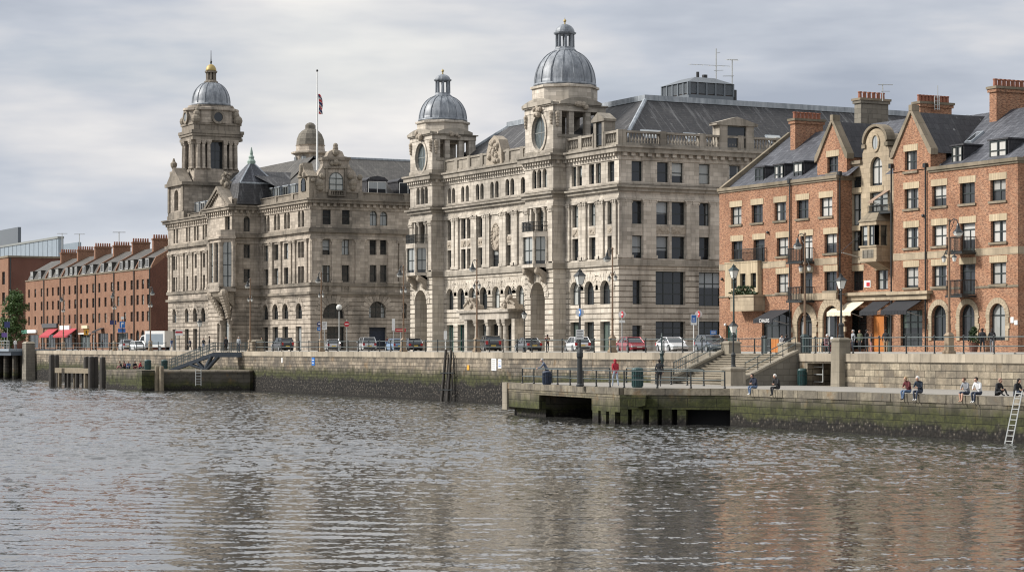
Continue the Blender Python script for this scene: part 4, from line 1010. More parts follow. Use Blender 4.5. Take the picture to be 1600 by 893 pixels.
# --- pavilions
for (p0, p1, arch, tri) in ((xa0, xa1, (648.2, 667, 453), (653.2, 659.7, 665.7)), (xb0, xb1, (829, 851.3, 440.5), (834.9, 842.5, 851))):
    pm = (p0 + p1) / 2
    ax0, ax1 = fx(arch[0], YP), fx(arch[1], YP); pxm = (arch[0] + arch[1]) / 2
    aop = [op((ax0 + ax1) / 2, STREET + .01, zp(pxm, arch[2]), ax1 - ax0, 'arch')]
    facade(mr, mapf(YP), p0, p1, STREET - .1, Z_bc0, aop, 2.2, grv)
    window(cb, 'f', YP, aop[0][0], STREET + .02, aop[0][2] - .02, aop[0][3] - .04, 'arch', 'grid', 2.2, glass='glass_dark', name='entrance_glazing')
    top = [op(fx(p, YP), t_a0 + .1, t_a1 + .05, .95, 'arch') for p in tri]
    ow = 3.9
    loggia = [op(pm, w_u0 - .55, w_u1, ow - .4)]
    facade(m, mapf(YP), p0, p1, Z_bc0, Z_en0, loggia, 1.2); facade(m, mapf(YP), p0, p1, Z_en0, Z_c1, top, .35)
    windows(cb, 'f', YP, top, 'sash', .35)
    window(cb, 'f', YP, pm, w_u0 - .5, w_u1, ow - .42, 'rect', 'grid', 1.19, name='loggia_window')
    for xx in (p0, p1):
        (mr if 1 else m).quad((xx, YP, STREET - .1), (xx, YS + .1, STREET - .1), (xx, YS + .1, Z_bc0), (xx, YP, Z_bc0))
        m.quad((xx, YP, Z_bc0), (xx, YS + .1, Z_bc0), (xx, YS + .1, Z_c1), (xx, YP, Z_c1))
    # grooves on the return
    # oriel window on corbels with a balcony above
    o0, o1, oy = pm - 1.95, pm + 1.95, YP - 1.25
    zb, zt = w_l0 - .15, w_l1 + .35
    poly = [(o0, YP + .02), (o0 + .75, oy), (o1 - .75, oy), (o1, YP + .02)]
    orl = MB(); big = [(o0 - .15, YP + .02), (o0 + .68, oy - .16), (o1 - .68, oy - .16), (o1 + .15, YP + .02)]
    orl.prismZ(big, zb - .35, zb); orl.prismZ(big, zt, zt + .55)
    for (qx, qy) in poly[1:3] + [(o0 + .06, YP - .1), (o1 - .06, YP - .1)]: orl.lathe([(.2, zb), (.2, zb + .25), (.16, zb + .3), (.15, zt - .35), (.24, zt)], qx, qy, 8)
    orl.build('oriel', M['stone'], cb)
    gl = MB(); fr = MB()
    inn = [(o0 + .08, YP), (o0 + .8, oy + .1), (o1 - .8, oy + .1), (o1 - .08, YP)]
    for (a, b) in zip(inn, inn[1:]):
        gl.quad((a[0], a[1], zb), (b[0], b[1], zb), (b[0], b[1], zt), (a[0], a[1], zt))
        for u_ in ((0.06, .12), (.48, .52), (.88, .94)):
            q0 = (a[0] + (b[0] - a[0]) * u_[0], a[1] + (b[1] - a[1]) * u_[0]); q1 = (a[0] + (b[0] - a[0]) * u_[1], a[1] + (b[1] - a[1]) * u_[1])
            fr.prismZ([(q0[0], q0[1] - .05), (q1[0], q1[1] - .05), (q1[0], q1[1] + .01), (q0[0], q0[1] + .01)], zb, zt)
        zm = (zb + zt) / 2; fr.prismZ([(a[0], a[1] - .045), (b[0], b[1] - .045), (b[0], b[1] + .01), (a[0], a[1] + .01)], zm - .05, zm + .05)
    wf = fr.build('oriel_window', M['frame_dark'], cb); gl.build('pane', M['glass'], wf)
    crb = MB()
    for sx in (-1.35, 1.35):
        crb.prismX([(YP + .02, zb - .352), (oy + .05, zb - .352), (oy + .15, zb - .7), (YP - .5, zb - 1.3), (YP - .25, zb - 1.9), (YP + .02, zb - 2.)], pm + sx - .3, pm + sx + .3)
        crb.ball(pm + sx, oy + .3, zb - .75, .34, 8, 6); crb.ball(pm + sx, YP - .35, zb - 1.55, .3, 8, 6)
    crb.prismX([(YP + .02, zb - .352), (oy + .3, zb - .352), (YP + .02, zb - .9)], o0 + .3, o1 - .3)
    crb.build('corbel', M['carved'], cb)
    bal = MB(); zf = zt + .56
    bp_ = [(o0, YP), (o0 + .65, oy - .1), (o1 - .65, oy - .1), (o1, YP)]
    for a, b in zip(bp_, bp_[1:]):
        L = math.hypot(b[0] - a[0], b[1] - a[1]); k = int(L / .16)
        for i in range(k + 1): u_ = i / k; x, y = a[0] + (b[0] - a[0]) * u_, a[1] + (b[1] - a[1]) * u_; bal.box(x - .02, x + .02, y - .02, y + .02, zf, zf + 1.)
        for z in (.1, .55, 1.): bal.tube([(a[0], a[1], zf + z), (b[0], b[1], zf + z)], .035, 5)
    bal.build('balcony_rail', M['iron'], cb)
    for sx in (-.95, .95): place('pillar', pilaster_mesh(.42, w_u1 - zf, rnd=True, name='loggia_pillar'), cb, tuple(Vector((pm + sx, YP + .25, zf)) - Vector(worldloc(cb))))
    for xx in (p0 + .45, p1 - .45):
        pd = MB(); pd.box(xx - .4, xx + .4, YP - .12, YP + .02, Z_bc1, Z_en0 - .56); pd.box(xx - .48, xx + .48, YP - .24, YP + .02, Z_en0 - .555, Z_en0)
        for k in range(3): pd.ball(xx - .35 + .35 * k, YP - .22, Z_en0 - .3, .15, 6, 4)
        pd.build('pavilion_pilaster', M['stone'], cb)
m.build('walls', M['stone'], cb); mr.build('rusticated_base', M['stone_rust'], cb)
# --- courses and cornices (one moulding mesh each)
def course(name, z0, z1, pr, mat, parent, pav=True, x0=XLc, x1=None):
    x1 = X0 if x1 is None else x1
    q = MB(); q.box(x0 - pr, x1 + pr, YS - pr, YB + pr, z0, z1)
    if pav:
        for a, b in ((xa0, xa1), (xb0, xb1)): q.box(a - pr - .003, b + pr, YP - pr, YS + 1, z0 - .004, z1 + .004)
    return q.build(name, M[mat], parent)
course('base_course', Z_bc0, Z_bc1, .22, 'stone_trim', cb); course('sill_course', Z_bc1, Z_bc1 + .16, .12, 'stone', cb)
course('frieze', Z_en0, Z_en0 + .42, .14, 'stone', cb); course('string_cornice', Z_s0, Z_s1 - .2, .3, 'stone_trim', cb); course('string_cornice_top', Z_s1 - .2, Z_s1, .55, 'stone_trim', cb)
course('sill_band', t_a0 - .32, t_a0 - .14, .1, 'stone_trim', cb)
course('cornice', Z_d1, Z_c1 - .2, .62, 'stone_trim', cb); course('cornice_top', Z_c1 - .2, Z_c1, .78, 'stone_trim', cb)
dm = MB(); dm.box(XLc - .1, X0 + .1, YS - .1, YB + .1, Z_d0 - .35, Z_d1 - .004)
for a, b in ((xa0, xa1), (xb0, xb1)): dm.box(a - .103, b + .1, YP - .1, YS + 1, Z_d0 - .354, Z_d1 - .002)
dentils(dm, 'f', YS, xa1 + .5, xb0 - .5, Z_d0, Z_d1, .45); dentils(dm, 'f', YS, xb1 + .5, X0, Z_d0, Z_d1, .45); dentils(dm, 's', X0, YS, YB, Z_d0, Z_d1, .45, step=.95, w=.45)
for a, b in ((xa0, xa1), (xb0, xb1)): dentils(dm, 'f', YP, a, b, Z_d0, Z_d1, .45); dentils(dm, 's', b, YP, YS, Z_d0, Z_d1, .45)
dm.build('dentil_cornice', M['stone'], cb)
# --- pilasters on the main storeys, carved panels between them
pmesh = pilaster_mesh(.78, Z_en0 - Z_bc1, .2, .62); pl = Vector(worldloc(cb))
for p in (709.5, 715.5, 740, 744, 758.3, 764, 784.5, 790, 803, 807.5, 889.3, 909, 914.5, 936, 941.5, 961.5): place('pilaster', pmesh, cb, Vector((fx(p, YS), YS, Z_bc1 + .17)) - pl)
smesh = pilaster_mesh(1.5, Z_en0 - Z_bc1, .2, .62, 'side_pilaster')
for p in (976, 1014, 1081, 1118, 1165): place('pilaster', smesh, cb, Vector((X0, sy(p, X0), Z_bc1 + .17)) - pl, pi / 2)
for lo, up in ((low_r, up_r), (low_m, up_m)):
    for a, b in zip(lo, up):
        cm = MB(); zz0, zz1 = a[2] + .25, b[1] - .2
        cm.box(a[0] - a[3] / 2, a[0] + a[3] / 2, YS - .05, YS + .05, zz0, zz1)
        for k in range(5): cm.ball(a[0] + RND.uniform(-.4, .4), YS - .05, RND.uniform(zz0 + .15, zz1 - .15), RND.uniform(.12, .22), 6, 4, sy_=.6)
        cm.build('carved_panel', M['carved'], cb)
for a, b in zip(s_lo[1:3], s_up[1:3]):
    cm = MB(); cm.box(X0 - .05, X0 + .05, a[0] - a[3] / 2, a[0] + a[3] / 2, a[2] + .25, b[1] - .2)
    for k in range(8): cm.ball(X0 + .05, a[0] + RND.uniform(-.9, .9), RND.uniform(a[2] + .4, b[1] - .35), RND.uniform(.12, .22), 6, 4, sx=.6)
    cm.build('carved_panel', M['carved'], cb)
voussoirs(cb, 'f', YS, rust_r[:3] + arch_m)
for (p0, p1, arch) in ((xa0, xa1, (648.2, 667, 453)), (xb0, xb1, (829, 851.3, 440.5))):
    voussoirs(cb, 'f', YP, [op((fx(arch[0], YP) + fx(arch[1], YP)) / 2, STREET, zp(sum(arch[:2]) / 2, arch[2]), fx(arch[1], YP) - fx(arch[0], YP), 'arch')], 11, (.85, .85), .07)
# --- entrance portal
po = MB(); yq = YS - 1.5; q0, q1 = fx(729, YS - .6), fx(806, YS - .6); zt0, zt1 = za(768, 499), za(768, 484)
po.box(q0, q1, yq, YS + .02, zt0, zt1 - .3); po.box(q0 - .25, q1 + .25, yq - .25, YS + .02, zt1 - .3, zt1)
for p in (729.5, 803.5): x = fx(p, yq + .3); po.box(x - .35, x + .35, yq + .15, YS, STREET, zt0)
po.build('portal', M['stone'], cb)
for p in (745.5, 763.5, 782, 790): place('portal_column', pilaster_mesh(.62, zt0 - STREET, .3, .7, 'portal_column', rnd=True), cb, Vector((fx(p, yq + .35), yq + .38, STREET)) - pl)
for p in (735.5, 795.5):
    x = fx(p, yq); ag = MB(); zt = za(p, 466)
    ag.prismY([(x - 1.6, zt1 + .003), (x + 1.6, zt1 + .003), (x + 1.5, zt1 + .5), (x + .45, zt - .7), (x, zt), (x - .45, zt - .7), (x - 1.5, zt1 + .5)], yq - .1, yq + .9)
    for k in range(10): ag.ball(x + RND.uniform(-.8, .8), yq - .15, RND.uniform(zt1 + .3, zt1 + 1.3), RND.uniform(.15, .3), 7, 5)
    for k in range(8): u_ = k / 7; ag.ball(x - 1.4 * (1 - u_), yq - .1, zt1 + .5 + (zt - zt1 - .6) * u_, .16, 6, 4); ag.ball(x + 1.4 * (1 - u_), yq - .1, zt1 + .5 + (zt - zt1 - .6) * u_, .16, 6, 4)
    ag.build('carved_gable', M['carved'], cb)
# --- parapet, cartouche, side balustrade
pm_ = MB(); balustrade(pm_, 'f', YS - .1, xa1 + .2, xb0 - .2, Z_c1, Z_b1, .45, 3.4, solid=True)
pm_.build('parapet', M['stone_trim'], cb)
cr = MB(); x = fx(776, YS); zt = za(776, 212)
cr.prismY([(x - 1.9, Z_c1), (x + 1.9, Z_c1), (x + 1.75, Z_c1 + 1.6), (x + 1.1, zt - .5), (x, zt), (x - 1.1, zt - .5), (x - 1.75, Z_c1 + 1.6)], YS - .35, YS + .8)
for k in range(26): cr.ball(x + RND.uniform(-1.2, 1.2), YS - .4, RND.uniform(Z_c1 + .4, zt - .7), RND.uniform(.16, .34), 7, 5)
cr.build('cartouche', M['carved'], cb)
b2 = MB(); balustrade(b2, 'f', YS - .1, xb1 + .2, fx(930, YS), Z_c1, Z_b1, .45, 2.8); balustrade(b2, 'f', YS - .1, fx(945, YS), X0 + .1, Z_c1, Z_b1, .45, 3.)
balustrade(b2, 's', X0 + .1, YS + .4, YB, Z_c1, Z_b1, .45, 4.6); b2.build('balustrade', M['stone_trim'], cb)
def aedicule(side, c, plane, z0, z1, w_, parent, depth=1.3, glass='glass'):
    q = MB()
    def bx(a, b, d0, d1, e, f_):
        if side == 'f': q.box(a, b, plane + d0, plane + d1, e, f_)
        else: q.box(plane - d1, plane - d0, a, b, e, f_)
    H = z1 - z0; zt = z0 + H * .74
    bx(c - w_ / 2, c - w_ * .27, 0, depth, z0, zt); bx(c + w_ * .27, c + w_ / 2, 0, depth, z0, zt); bx(c - w_ * .27, c + w_ * .27, .25, depth, z0 + .003, zt)
    bx(c - w_ * .6, c + w_ * .6, -.15, depth, zt, zt + .22)
    tri = [(c - w_ * .62, zt + .223), (c + w_ * .62, zt + .223), (c, z1)]
    if side == 'f': q.prismY(tri, plane - .15, plane + depth)
    else: q.prismX(tri, plane + .15, plane - depth)
    o = q.build('dormer_house', M['stone_trim'], parent)
    window(o, side, plane, c, z0 + .3, zt - .1, w_ * .54, 'rect', 'sash', .18, glass=glass)
    return o
aedicule('f', fx(937.5, YS), YS - .15, Z_c1, za(937.5, 176), 2.2, cb); aedicule('s', sy(1150, X0), X0 + .15, Z_c1, zs_(1150, 183), 4.2, cb)
# --- slate roof with a lead-edged flat top
rin = 4.
while pxof(X0 - rin, YS + rin) < 1006: rin += .05
zr = zd(156.5, dep(X0 - rin, YS + rin)); rx0, rx1, ry0, ry1 = XLc + 1.5, X0 - .6, YS + .8, YB - 2
rf = MB(); A = [(rx0, ry0), (rx1, ry0), (rx1, ry1), (rx0, ry1)]; ri = rin - .7
Bq = [(rx0 + ri, ry0 + ri), (rx1 - ri, ry0 + ri), (rx1 - ri, ry1 - ri), (rx0 + ri, ry1 - ri)]
zr0 = Z_c1 + .25
for i in range(4):
    j = (i + 1) % 4; rf.quad((*A[i], zr0), (*A[j], zr0), (*Bq[j], zr), (*Bq[i], zr))
roof = rf.build('roof', M['slate'], cb)
lead = MB(); lead.box(Bq[0][0] - .12, Bq[1][0] + .12, Bq[0][1] - .12, Bq[2][1] + .12, zr - .02, zr + .55)
lead.build('roof_edge', M['flash'], roof)
MB().tube([(rx1, ry0, zr0 + .05), (Bq[1][0], Bq[1][1], zr + .02)], .22, 6).build('lead_hip', M['flash'], roof); MB().tube([(rx0, ry0, zr0 + .05), (Bq[0][0], Bq[0][1], zr + .02)], .22, 6).build('lead_hip', M['flash'], roof)
def skylight(parent, side, c, u_, w_, l_, base, slope_in, z0, z1, white=True):
    """a roof light lying on a pitch; u_ = 0..1 up the pitch"""
    q = MB(); gq = MB(); du = l_ / math.hypot(slope_in, z1 - z0)
    def P(h, uu, lift):
        d_, z = slope_in * uu, z0 + (z1 - z0) * uu + lift
        return (h, base + d_ - lift * .6, z) if side == 'f' else (base - d_ + lift * .6, h, z)
    q.prism([(c - w_ / 2, u_), (c + w_ / 2, u_), (c + w_ / 2, u_ + du), (c - w_ / 2, u_ + du)], lambda a, b: P(a, b, 0), lambda a, b: P(a, b, .16))
    o = q.build('skylight', M['flash'], parent)
    k = .1; gq.quad(P(c - w_ / 2 + k, u_ + du * .08, .165), P(c + w_ / 2 - k, u_ + du * .08, .165), P(c + w_ / 2 - k, u_ + du * .92, .165), P(c - w_ / 2 + k, u_ + du * .92, .165))
    gq.build('pane', M['glass'], o)
for p, u_, w_ in ((1020, .12, 2.4), (1082, .1, 1.8), (1094, .1, 1.), (1212, .15, 1.8)): skylight(roof, 's', sy(p, X0 - 2), u_, w_, 1.5, rx1, ri, zr0, zr)
skylight(roof, 'f', fx(952, YS + 2), .06, 1.7, 1.2, ry0, ri, zr0, zr); skylight(roof, 'f', fx(968, YS + 2), .1, 1.4, 1.2, ry0, ri, zr0, zr)
# inner roof piece seen between the towers: the flat top carries a raised lead ridge
# --- plant room on the roof
xq = Bq[1][0] - 2.0; yq0, yq1 = sy(1076, xq), sy(1146, xq); D_ = dX(1076, xq); zq0, zq1, zq2 = zr + .5, zd(127.5, D_), zd(117, D_)
xq0 = fx(1033.5, yq0)
pr_ = thing('plant_room', ((xq0 + xq) / 2, (yq0 + yq1) / 2, zq0), 'grey roof plant room with dark louvred sides and sloped top', 'plant room')
q = MB(); q.box(xq0, xq, yq0, yq1, zq0, zq0 + .7); q.build('base', M['plant_clad'], pr_)
q = MB(); q.box(xq0 + .12, xq - .12, yq0 + .12, yq1 - .12, zq0 + .7, zq1); q.build('louvre_bank', M['louvre'], pr_)
q = MB(); k = 5
for i in range(k + 1):
    y = yq0 + (yq1 - yq0) * i / k; q.box(xq - .2, xq + .02, y - .1, y + .1, zq0 + .69, zq1)
    x = xq0 + (xq - xq0) * i / k; q.box(x - .1, x + .1, yq0 - .02, yq0 + .2, zq0 + .69, zq1)
for i in range(14):
    z = zq0 + .85 + i * (zq1 - zq0 - .9) / 14; q.box(xq - .14, xq - .06, yq0 + .1, yq1 - .1, z, z + .05); q.box(xq0 + .1, xq - .1, yq0 + .06, yq0 + .14, z, z + .05)
q.build('louvre_frame', M['plant_clad'], pr_)
q = MB(); cx_, cy_ = (xq0 + xq) / 2, (yq0 + yq1) / 2; hx, hy = (xq - xq0) / 2, (yq1 - yq0) / 2
q.frustum(cx_, cy_, zq1, zq2, hx + .1, hy + .1, hx - 1.3, hy - 1.6); q.build('sloped_top', M['plant_clad'], pr_)
for px, y0_, y1_, r in ((1094, 117, 106, .17), (1105, 117, 110, .3)):
    y = sy(px, xq - 2); q = MB(); q.lathe([(r, zq2 - .8), (r, zd(y1_, D_))], xq - 2.5, y, 8); q.build('flue', M['plastic'], pr_)
y = sy(1151, xq); q = MB(); q.lathe([(.35, zr + .4), (.35, zd(140, dX(1151, xq)))], xq - .6, y, 9); tag(q.build('flue_pipe', M['plastic'], None), 'short black flue pipe beside the roof plant room', 'flue')
def aerial(px, py0, py1, x, label, arms):
    y = sy(px, x); D_ = dX(px, x); z0, z1 = zd(py0, D_), zd(py1, D_); t = thing('aerial', (x, y, z0), label, 'aerial')
    MB().tube([(x, y, z0 - .8), (x, y, z1)], .07, 5).build('mast', M['galv'], t)
    q = MB()
    for z, L, dy, r in arms: q.tube([(x, y - L, z1 + z), (x, y + dy, z1 + z + .1)], r, 4)
    for z, L, dy, r in arms[:1]:
        for k in range(7): yy = y - L + (L + dy) * k / 6; q.tube([(x - .3, yy, z1 + z), (x + .3, yy, z1 + z)], .025, 4)
    q.build('arms', M['galv'], t)
    return t
aerial(1119, 118, 76, xq - 1.5, 'tall grey cross-armed aerial on the plant room', [(-1.9, 3.4, 1.7, .035), (-2.4, .3, .9, .035), (-.5, .0, .5, .04)])
aerial(1144, 130, 94, xq - .4, 'shorter grey aerial at the right corner of the plant room', [(0, .7, .7, .05), (-1.8, 1.2, .2, .05)])

# --- the two open towers with lead domes
def dome_tower(x0, x1, pxc, dep, pz, sc, mat='stone', tr='stone_trim'):
    """square belvedere: oval window in front, open columns at the sides, drum, dome, lantern"""
    xc, yc = (x0 + x1) / 2, YP + dep / 2; hw, hd = (x1 - x0) / 2, dep / 2
    zf, zo, ze, zdr, zdm, zl, zlt, zcap, ztop = pz      # floor of loggia, top of openings, top of entablature, drum top, dome top, lantern top, cap, tip
    tw = MB()
    y0, y1 = YP, YP + dep
    tw.box(x0, x1, y0 + .502, y1, Z_c1, zf)
    ov = op(xc, zf - 1.3, zo - .25, hw * .95, 'oval')
    facade(tw, mapf(y0), x0, x1, Z_c1, zo, [ov], .5)
    tw.quad((x0, y0 + .5, zf), (x0 + .01, y0 + .5, zf), (x0 + .01, y0 + .5, zo), (x0, y0 + .5, zo))
    fb = MB(); facade(fb, mapf(y0 + .5), x0, x1, zf, zo, [op(xc, zf + .001, zo - .25, hw * .95)], .01); tw.v, tw.f = (lambda a: (a.v, a.f))(tw.add(fb.v, fb.f))
    for xx in (x0, x1): tw.quad((xx, y0, Z_c1), (xx, y0 + .502, Z_c1), (xx, y0 + .502, zo), (xx, y0, zo))
    e = .85
    for (a, b) in ((x0, y1 - e), (x1 - e, y1 - e)): tw.box(a, a + e, b, b + e, zf, zo)
    for a in (x0, x1 - e): tw.box(a, a + e, y0 + .502, y0 + .5 + e * .6, zf, zo)
    for yy in (y0 + dep * .36, y0 + dep * .68)[:2]:
        for a in (x0 + .12, x1 - .12 - .6): tw.box(a, a + .6, yy - .3, yy + .3, zf, zo)
    tw.box(xc - .3, xc + .3, y1 - .7, y1 - .1, zf, zo)
    tw.box(x0 - .05, x1 + .05, y0 - .05, y1 + .05, zo, zo + (ze - zo) * .5)
    o = tw.build('tower', M[mat], cb)
    tr_ = MB(); tr_.box(x0 - .25, x1 + .25, y0 - .25, y1 + .25, zo + (ze - zo) * .5, zo + (ze - zo) * .62); tr_.box(x0 - .1, x1 + .1, y0 + .51, y1 + .1, zf - .15, zf + .15)
    tr_.box(x0 - .1, x1 + .1, y0 - .1, y1 + .1, Z_c1 + .01, Z_c1 + .5)
    zp0, zp1 = zo + (ze - zo) * .62, ze + .35
    k = 7
    seg = [(t / k * 2 - 1, math.cos((t / k * 2 - 1) * 1.2)) for t in range(k + 1)]
    lo = math.cos(1.2)
    def pedi(w_, a0, a1, front):
        pts = [(-w_, zp0 + .002)] + [(s_ * w_, zp0 + .25 + (zp1 - zp0 - .25) * (c_ - lo) / (1 - lo)) for s_, c_ in seg] + [(w_, zp0 + .002)]
        ins = [(x * .86, zp0 + (z - zp0) * .78 + .05) for x, z in pts]
        if front:
            tr_.prismY([(xc + p, z) for p, z in pts], a0, a0 + .25); tr_.prismY([(xc + p, z) for p, z in ins], a0 + .12, a1)
        else:
            tr_.prismX([(yc + p, z) for p, z in pts], a0 - .25, a0); tr_.prismX([(yc + p, z) for p, z in ins], a1, a0 - .12)
    pedi(hw + .12, y0 - .38, y0 + 1.4, True); pedi(hd * .8, x1 + .4, x1 - 1.4, False)
    tr_.build('tower_pediment', M[tr], o)
    cv = MB(); cu = MB(); cw = [MB(), MB()]; ck = MB()
    for j in range(9): cv.ball(xc + RND.uniform(-.8, .8), y0 - .3, RND.uniform(zo - .3, zp1 - .4), RND.uniform(.18, .34), 7, 5)
    for j in range(7): cu.ball(x1 + .3, yc + RND.uniform(-.7, .7), RND.uniform(zp0 - .3, zp1 - .4), RND.uniform(.18, .32), 7, 5)
    for s_ in (-1, 1):
        for j in range(4): cw[s_ > 0].ball(xc + s_ * (hw - .3), y0 - .08, zo - .3 - .33 * j, .26 - .03 * j, 7, 5)
    for j in range(5): ck.ball(x1 + .1, y0 + .45, zo - .3 - .3 * j, .3 - .03 * j, 7, 5)
    for c_ in [cv, cu, ck] + cw: c_.build('tower_carving', M['carved'], o)
    rg = MB(); nn_ = 28; oz = (ov[1] + ov[2]) / 2; oh = (ov[2] - ov[1]) / 2; ow_ = ov[3] / 2
    for j in range(nn_):
        a, b = 2 * pi * j / nn_, 2 * pi * (j + 1) / nn_
        for ra, rb, d0 in ((1., 1.32, -.12),):
            p = [(xc + ow_ * ra * math.cos(a), oz + oh * ra * math.sin(a)), (xc + (ow_ + .3) * math.cos(a), oz + (oh + .32) * math.sin(a)), (xc + (ow_ + .3) * math.cos(b), oz + (oh + .32) * math.sin(b)), (xc + ow_ * ra * math.cos(b), oz + oh * ra * math.sin(b))]
            rg.prismY(p, y0 - .12, y0 + .02)
    rg.build('oval_surround', M[mat], o)
    window(o, 'f', y0, xc, ov[1], ov[2], ov[3], 'oval', 'four', .3, frame='frame_grey', glass='glass_sky_tone', name='oval_window')
    dr = MB(); rr = sc * 1.08
    dr.lathe([(rr, ze - .9), (rr, zdr - .35), (rr + .2, zdr - .3), (rr + .22, zdr - .08), (rr - .05, zdr)], xc, yc, 8, rot=pi / 8)
    dr.build('drum', M[mat], o)
    dmb = MB(); H = zdm - zdr; prof = []
    for j in range(13):
        t = j / 12 * (pi / 2) * .93; prof.append((sc * math.cos(t) ** .85, zdr + .25 + (H - .25) * math.sin(t) / math.sin(pi / 2 * .93)))
    dmb.lathe([(sc * 1.04, zdr), (sc * 1.04, zdr + .24)] + prof, xc, yc, 32)
    dome = dmb.build('dome', M['lead'], o, smooth=True)
    rb = MB()
    for j in range(16):
        a = 2 * pi * (j + .5) / 16
        rb.tube([(xc + (r + .02) * math.cos(a), yc + (r + .02) * math.sin(a), z) for r, z in prof], .075, 4)
    rb.build('ribs', M['lead'], dome)
    ln = MB(); lr = sc * .27
    ln.lathe([(lr * 1.45, zdm - .25), (lr * 1.4, zdm), (lr * 1.2, zdm + .12), (lr * 1.15, zdm + .3)], xc, yc, 12)
    for j in range(8): a = 2 * pi * (j + .5) / 8; ln.lathe([(lr * .2, zdm + .3), (lr * .17, zl)], xc + lr * math.cos(a), yc + lr * math.sin(a), 6)
    ln.lathe([(lr * 1.1, zl), (lr * 1.35, zl + .08), (lr * 1.4, zl + .22)], xc, yc, 12)
    ln.lathe([(lr * 1.25, zl + .22)] + [(max(.05, lr * 1.2 * math.cos(t / 6 * pi / 2)), zl + .22 + (zlt - zl - .22) * math.sin(t / 6 * pi / 2)) for t in range(7)], xc, yc, 12)
    lo_ = ln.build('lantern', M['lead'], o, smooth=False)
    fi = MB(); fi.lathe([(.09, zlt - .1), (.07, zcap)], xc, yc, 6); fi.ball(xc, yc, zcap + .14, .17, 8, 6); fi.lathe([(.04, zcap + .3), (.02, ztop)], xc, yc, 5); fi.build('finial', M['gold'], lo_)
    return o
def zt_(D_): return lambda py: zd(py, D_)
dR = xb1 - xb0; cR = dY(842, YP) ; z_ = zt_(dY(864, YP)); zm = zt_(dY(886, YP + 2.9))
dome_tower(xb0, xb1, 886, 6.2, (z_(211), z_(172), z_(155), zm(134.5), zm(77), zm(53), zm(36), zm(33), zm(26)), 3.22)
z2 = zt_(dY(675, YP)); zn = zt_(dY(697, YP + 2.7))
dome_tower(xa0, xa1, 697, 5.6, (z2(248), z2(217), z2(203), zn(189), zn(148), zn(126), zn(114.5), zn(111), zn(106)), 2.8)
# ------------------------------------------------------------------ brown stone building with the tall tower
LXR = fx(485, YS); LXL = fx(262.5, YS); LYB = YS + 48
zl = lambda py: zY(485, py, YS)
YC = YS - 4.2; pc0, pc1 = fx(325, YC), fx(362.5, YC)
lb = thing('towered_stone_building', ((LXL + LXR) / 2, YS, STREET), 'brown sandstone corner building with tall domed clock-like tower and flagpole', 'building')
lb['label'] = 'brown sandstone building with tall round-headed tower topped by a gold cap'
L_base0, L_base1 = zl(459), zl(455); L_sill0, L_sill1 = zl(446), zl(441)
L_fr0, L_fr1 = zl(372), zl(362); L_st0, L_st1 = zl(362), zl(356.5)
L_d0, L_d1 = zl(321.5), zl(316.5); L_c1 = zl(309.5); L_p1 = zl(297.5)
lo0, lo1, up0, up1 = zl(441), zl(414.5), zl(401), zl(375.5)
at0, at1 = zl(352.5), zl(326.5); ar0, ar1 = zl(497), zl(472); gd1 = zl(509)
grv2 = [STREET + .6 * i for i in range(1, 14)]
m = MB(); mr = MB()
rx = [414.5, 430, 445.6, 467]; lx = [272.4, 291.8, 304.7, 317.6, 331]
rwl = fx(404.5, YS)
def bays(px, a, b, w_, k='rect'): return [op(fx(p, YS), a, b, w_, k) for p in px]
r_ar, r_gd = bays(rx, ar0, ar1, 2.2, 'arch'), bays([414.5, 430, 445.6, 466.5], STREET + .02, gd1, 2.1)
l_ar, l_gd = bays(lx[:4], ar0, ar1, 1.75, 'arch'), bays(lx[:3], STREET + .02, gd1, 1.8)
r_lo = bays([415.5, 431.4, 447, 467.6, 472.6], lo0, lo1, 1.5); r_up = bays([415.5, 431.4, 447, 467.6, 472.6], up0, up1, 1.5)
r_lo = [op(h, a, b, 1.5 if i < 3 else 1.0) for i, (h, a, b, w_, k) in enumerate(r_lo)]; r_up = [op(h, a, b, 1.5 if i < 3 else 1.0) for i, (h, a, b, w_, k) in enumerate(r_up)]
l_lo = bays([272.2, 276.6, 293, 305.8, 318.8], lo0, lo1, 1.0) ; l_up = bays([272.2, 276.6, 293, 305.8, 318.8], up0, up1, 1.0)
r_at = bays([414.2, 419.3, 430, 435.2, 445.8, 450.8, 467.5, 473], at0, at1, .95, 'arch')
l_at = bays([272.4, 276.7, 292, 296, 304.6, 309, 318, 322], at0, at1, .8)
facade(mr, mapf(YS), LXL, pc0, STREET - .1, L_base0, l_ar + l_gd, .45, grv2); facade(mr, mapf(YS), rwl, LXR, STREET - .1, L_base0, r_ar + r_gd, .45, grv2)
facade(m, mapf(YS), LXL, pc0, L_base0, L_fr0, l_lo + l_up, .4); facade(m, mapf(YS), rwl, LXR, L_base0, L_fr0, r_lo + r_up, .4)
facade(m, mapf(YS), LXL, pc0, L_fr0, L_c1, l_at, .35); facade(m, mapf(YS), rwl, LXR, L_fr0, L_c1, r_at, .35)
windows(lb, 'f', YS, r_ar + l_ar, 'four', .45, glass='glass_dark', name='arched_window'); windows(lb, 'f', YS, r_gd + l_gd, 'vert', .45, glass='glass_dark', name='ground_window')
windows(lb, 'f', YS, r_lo + r_up + l_lo + l_up, 'sash', .4, glass='glass_dark', name='sash_window'); windows(lb, 'f', YS, r_at + l_at, 'sash', .35, glass='glass_dark', name='attic_window')
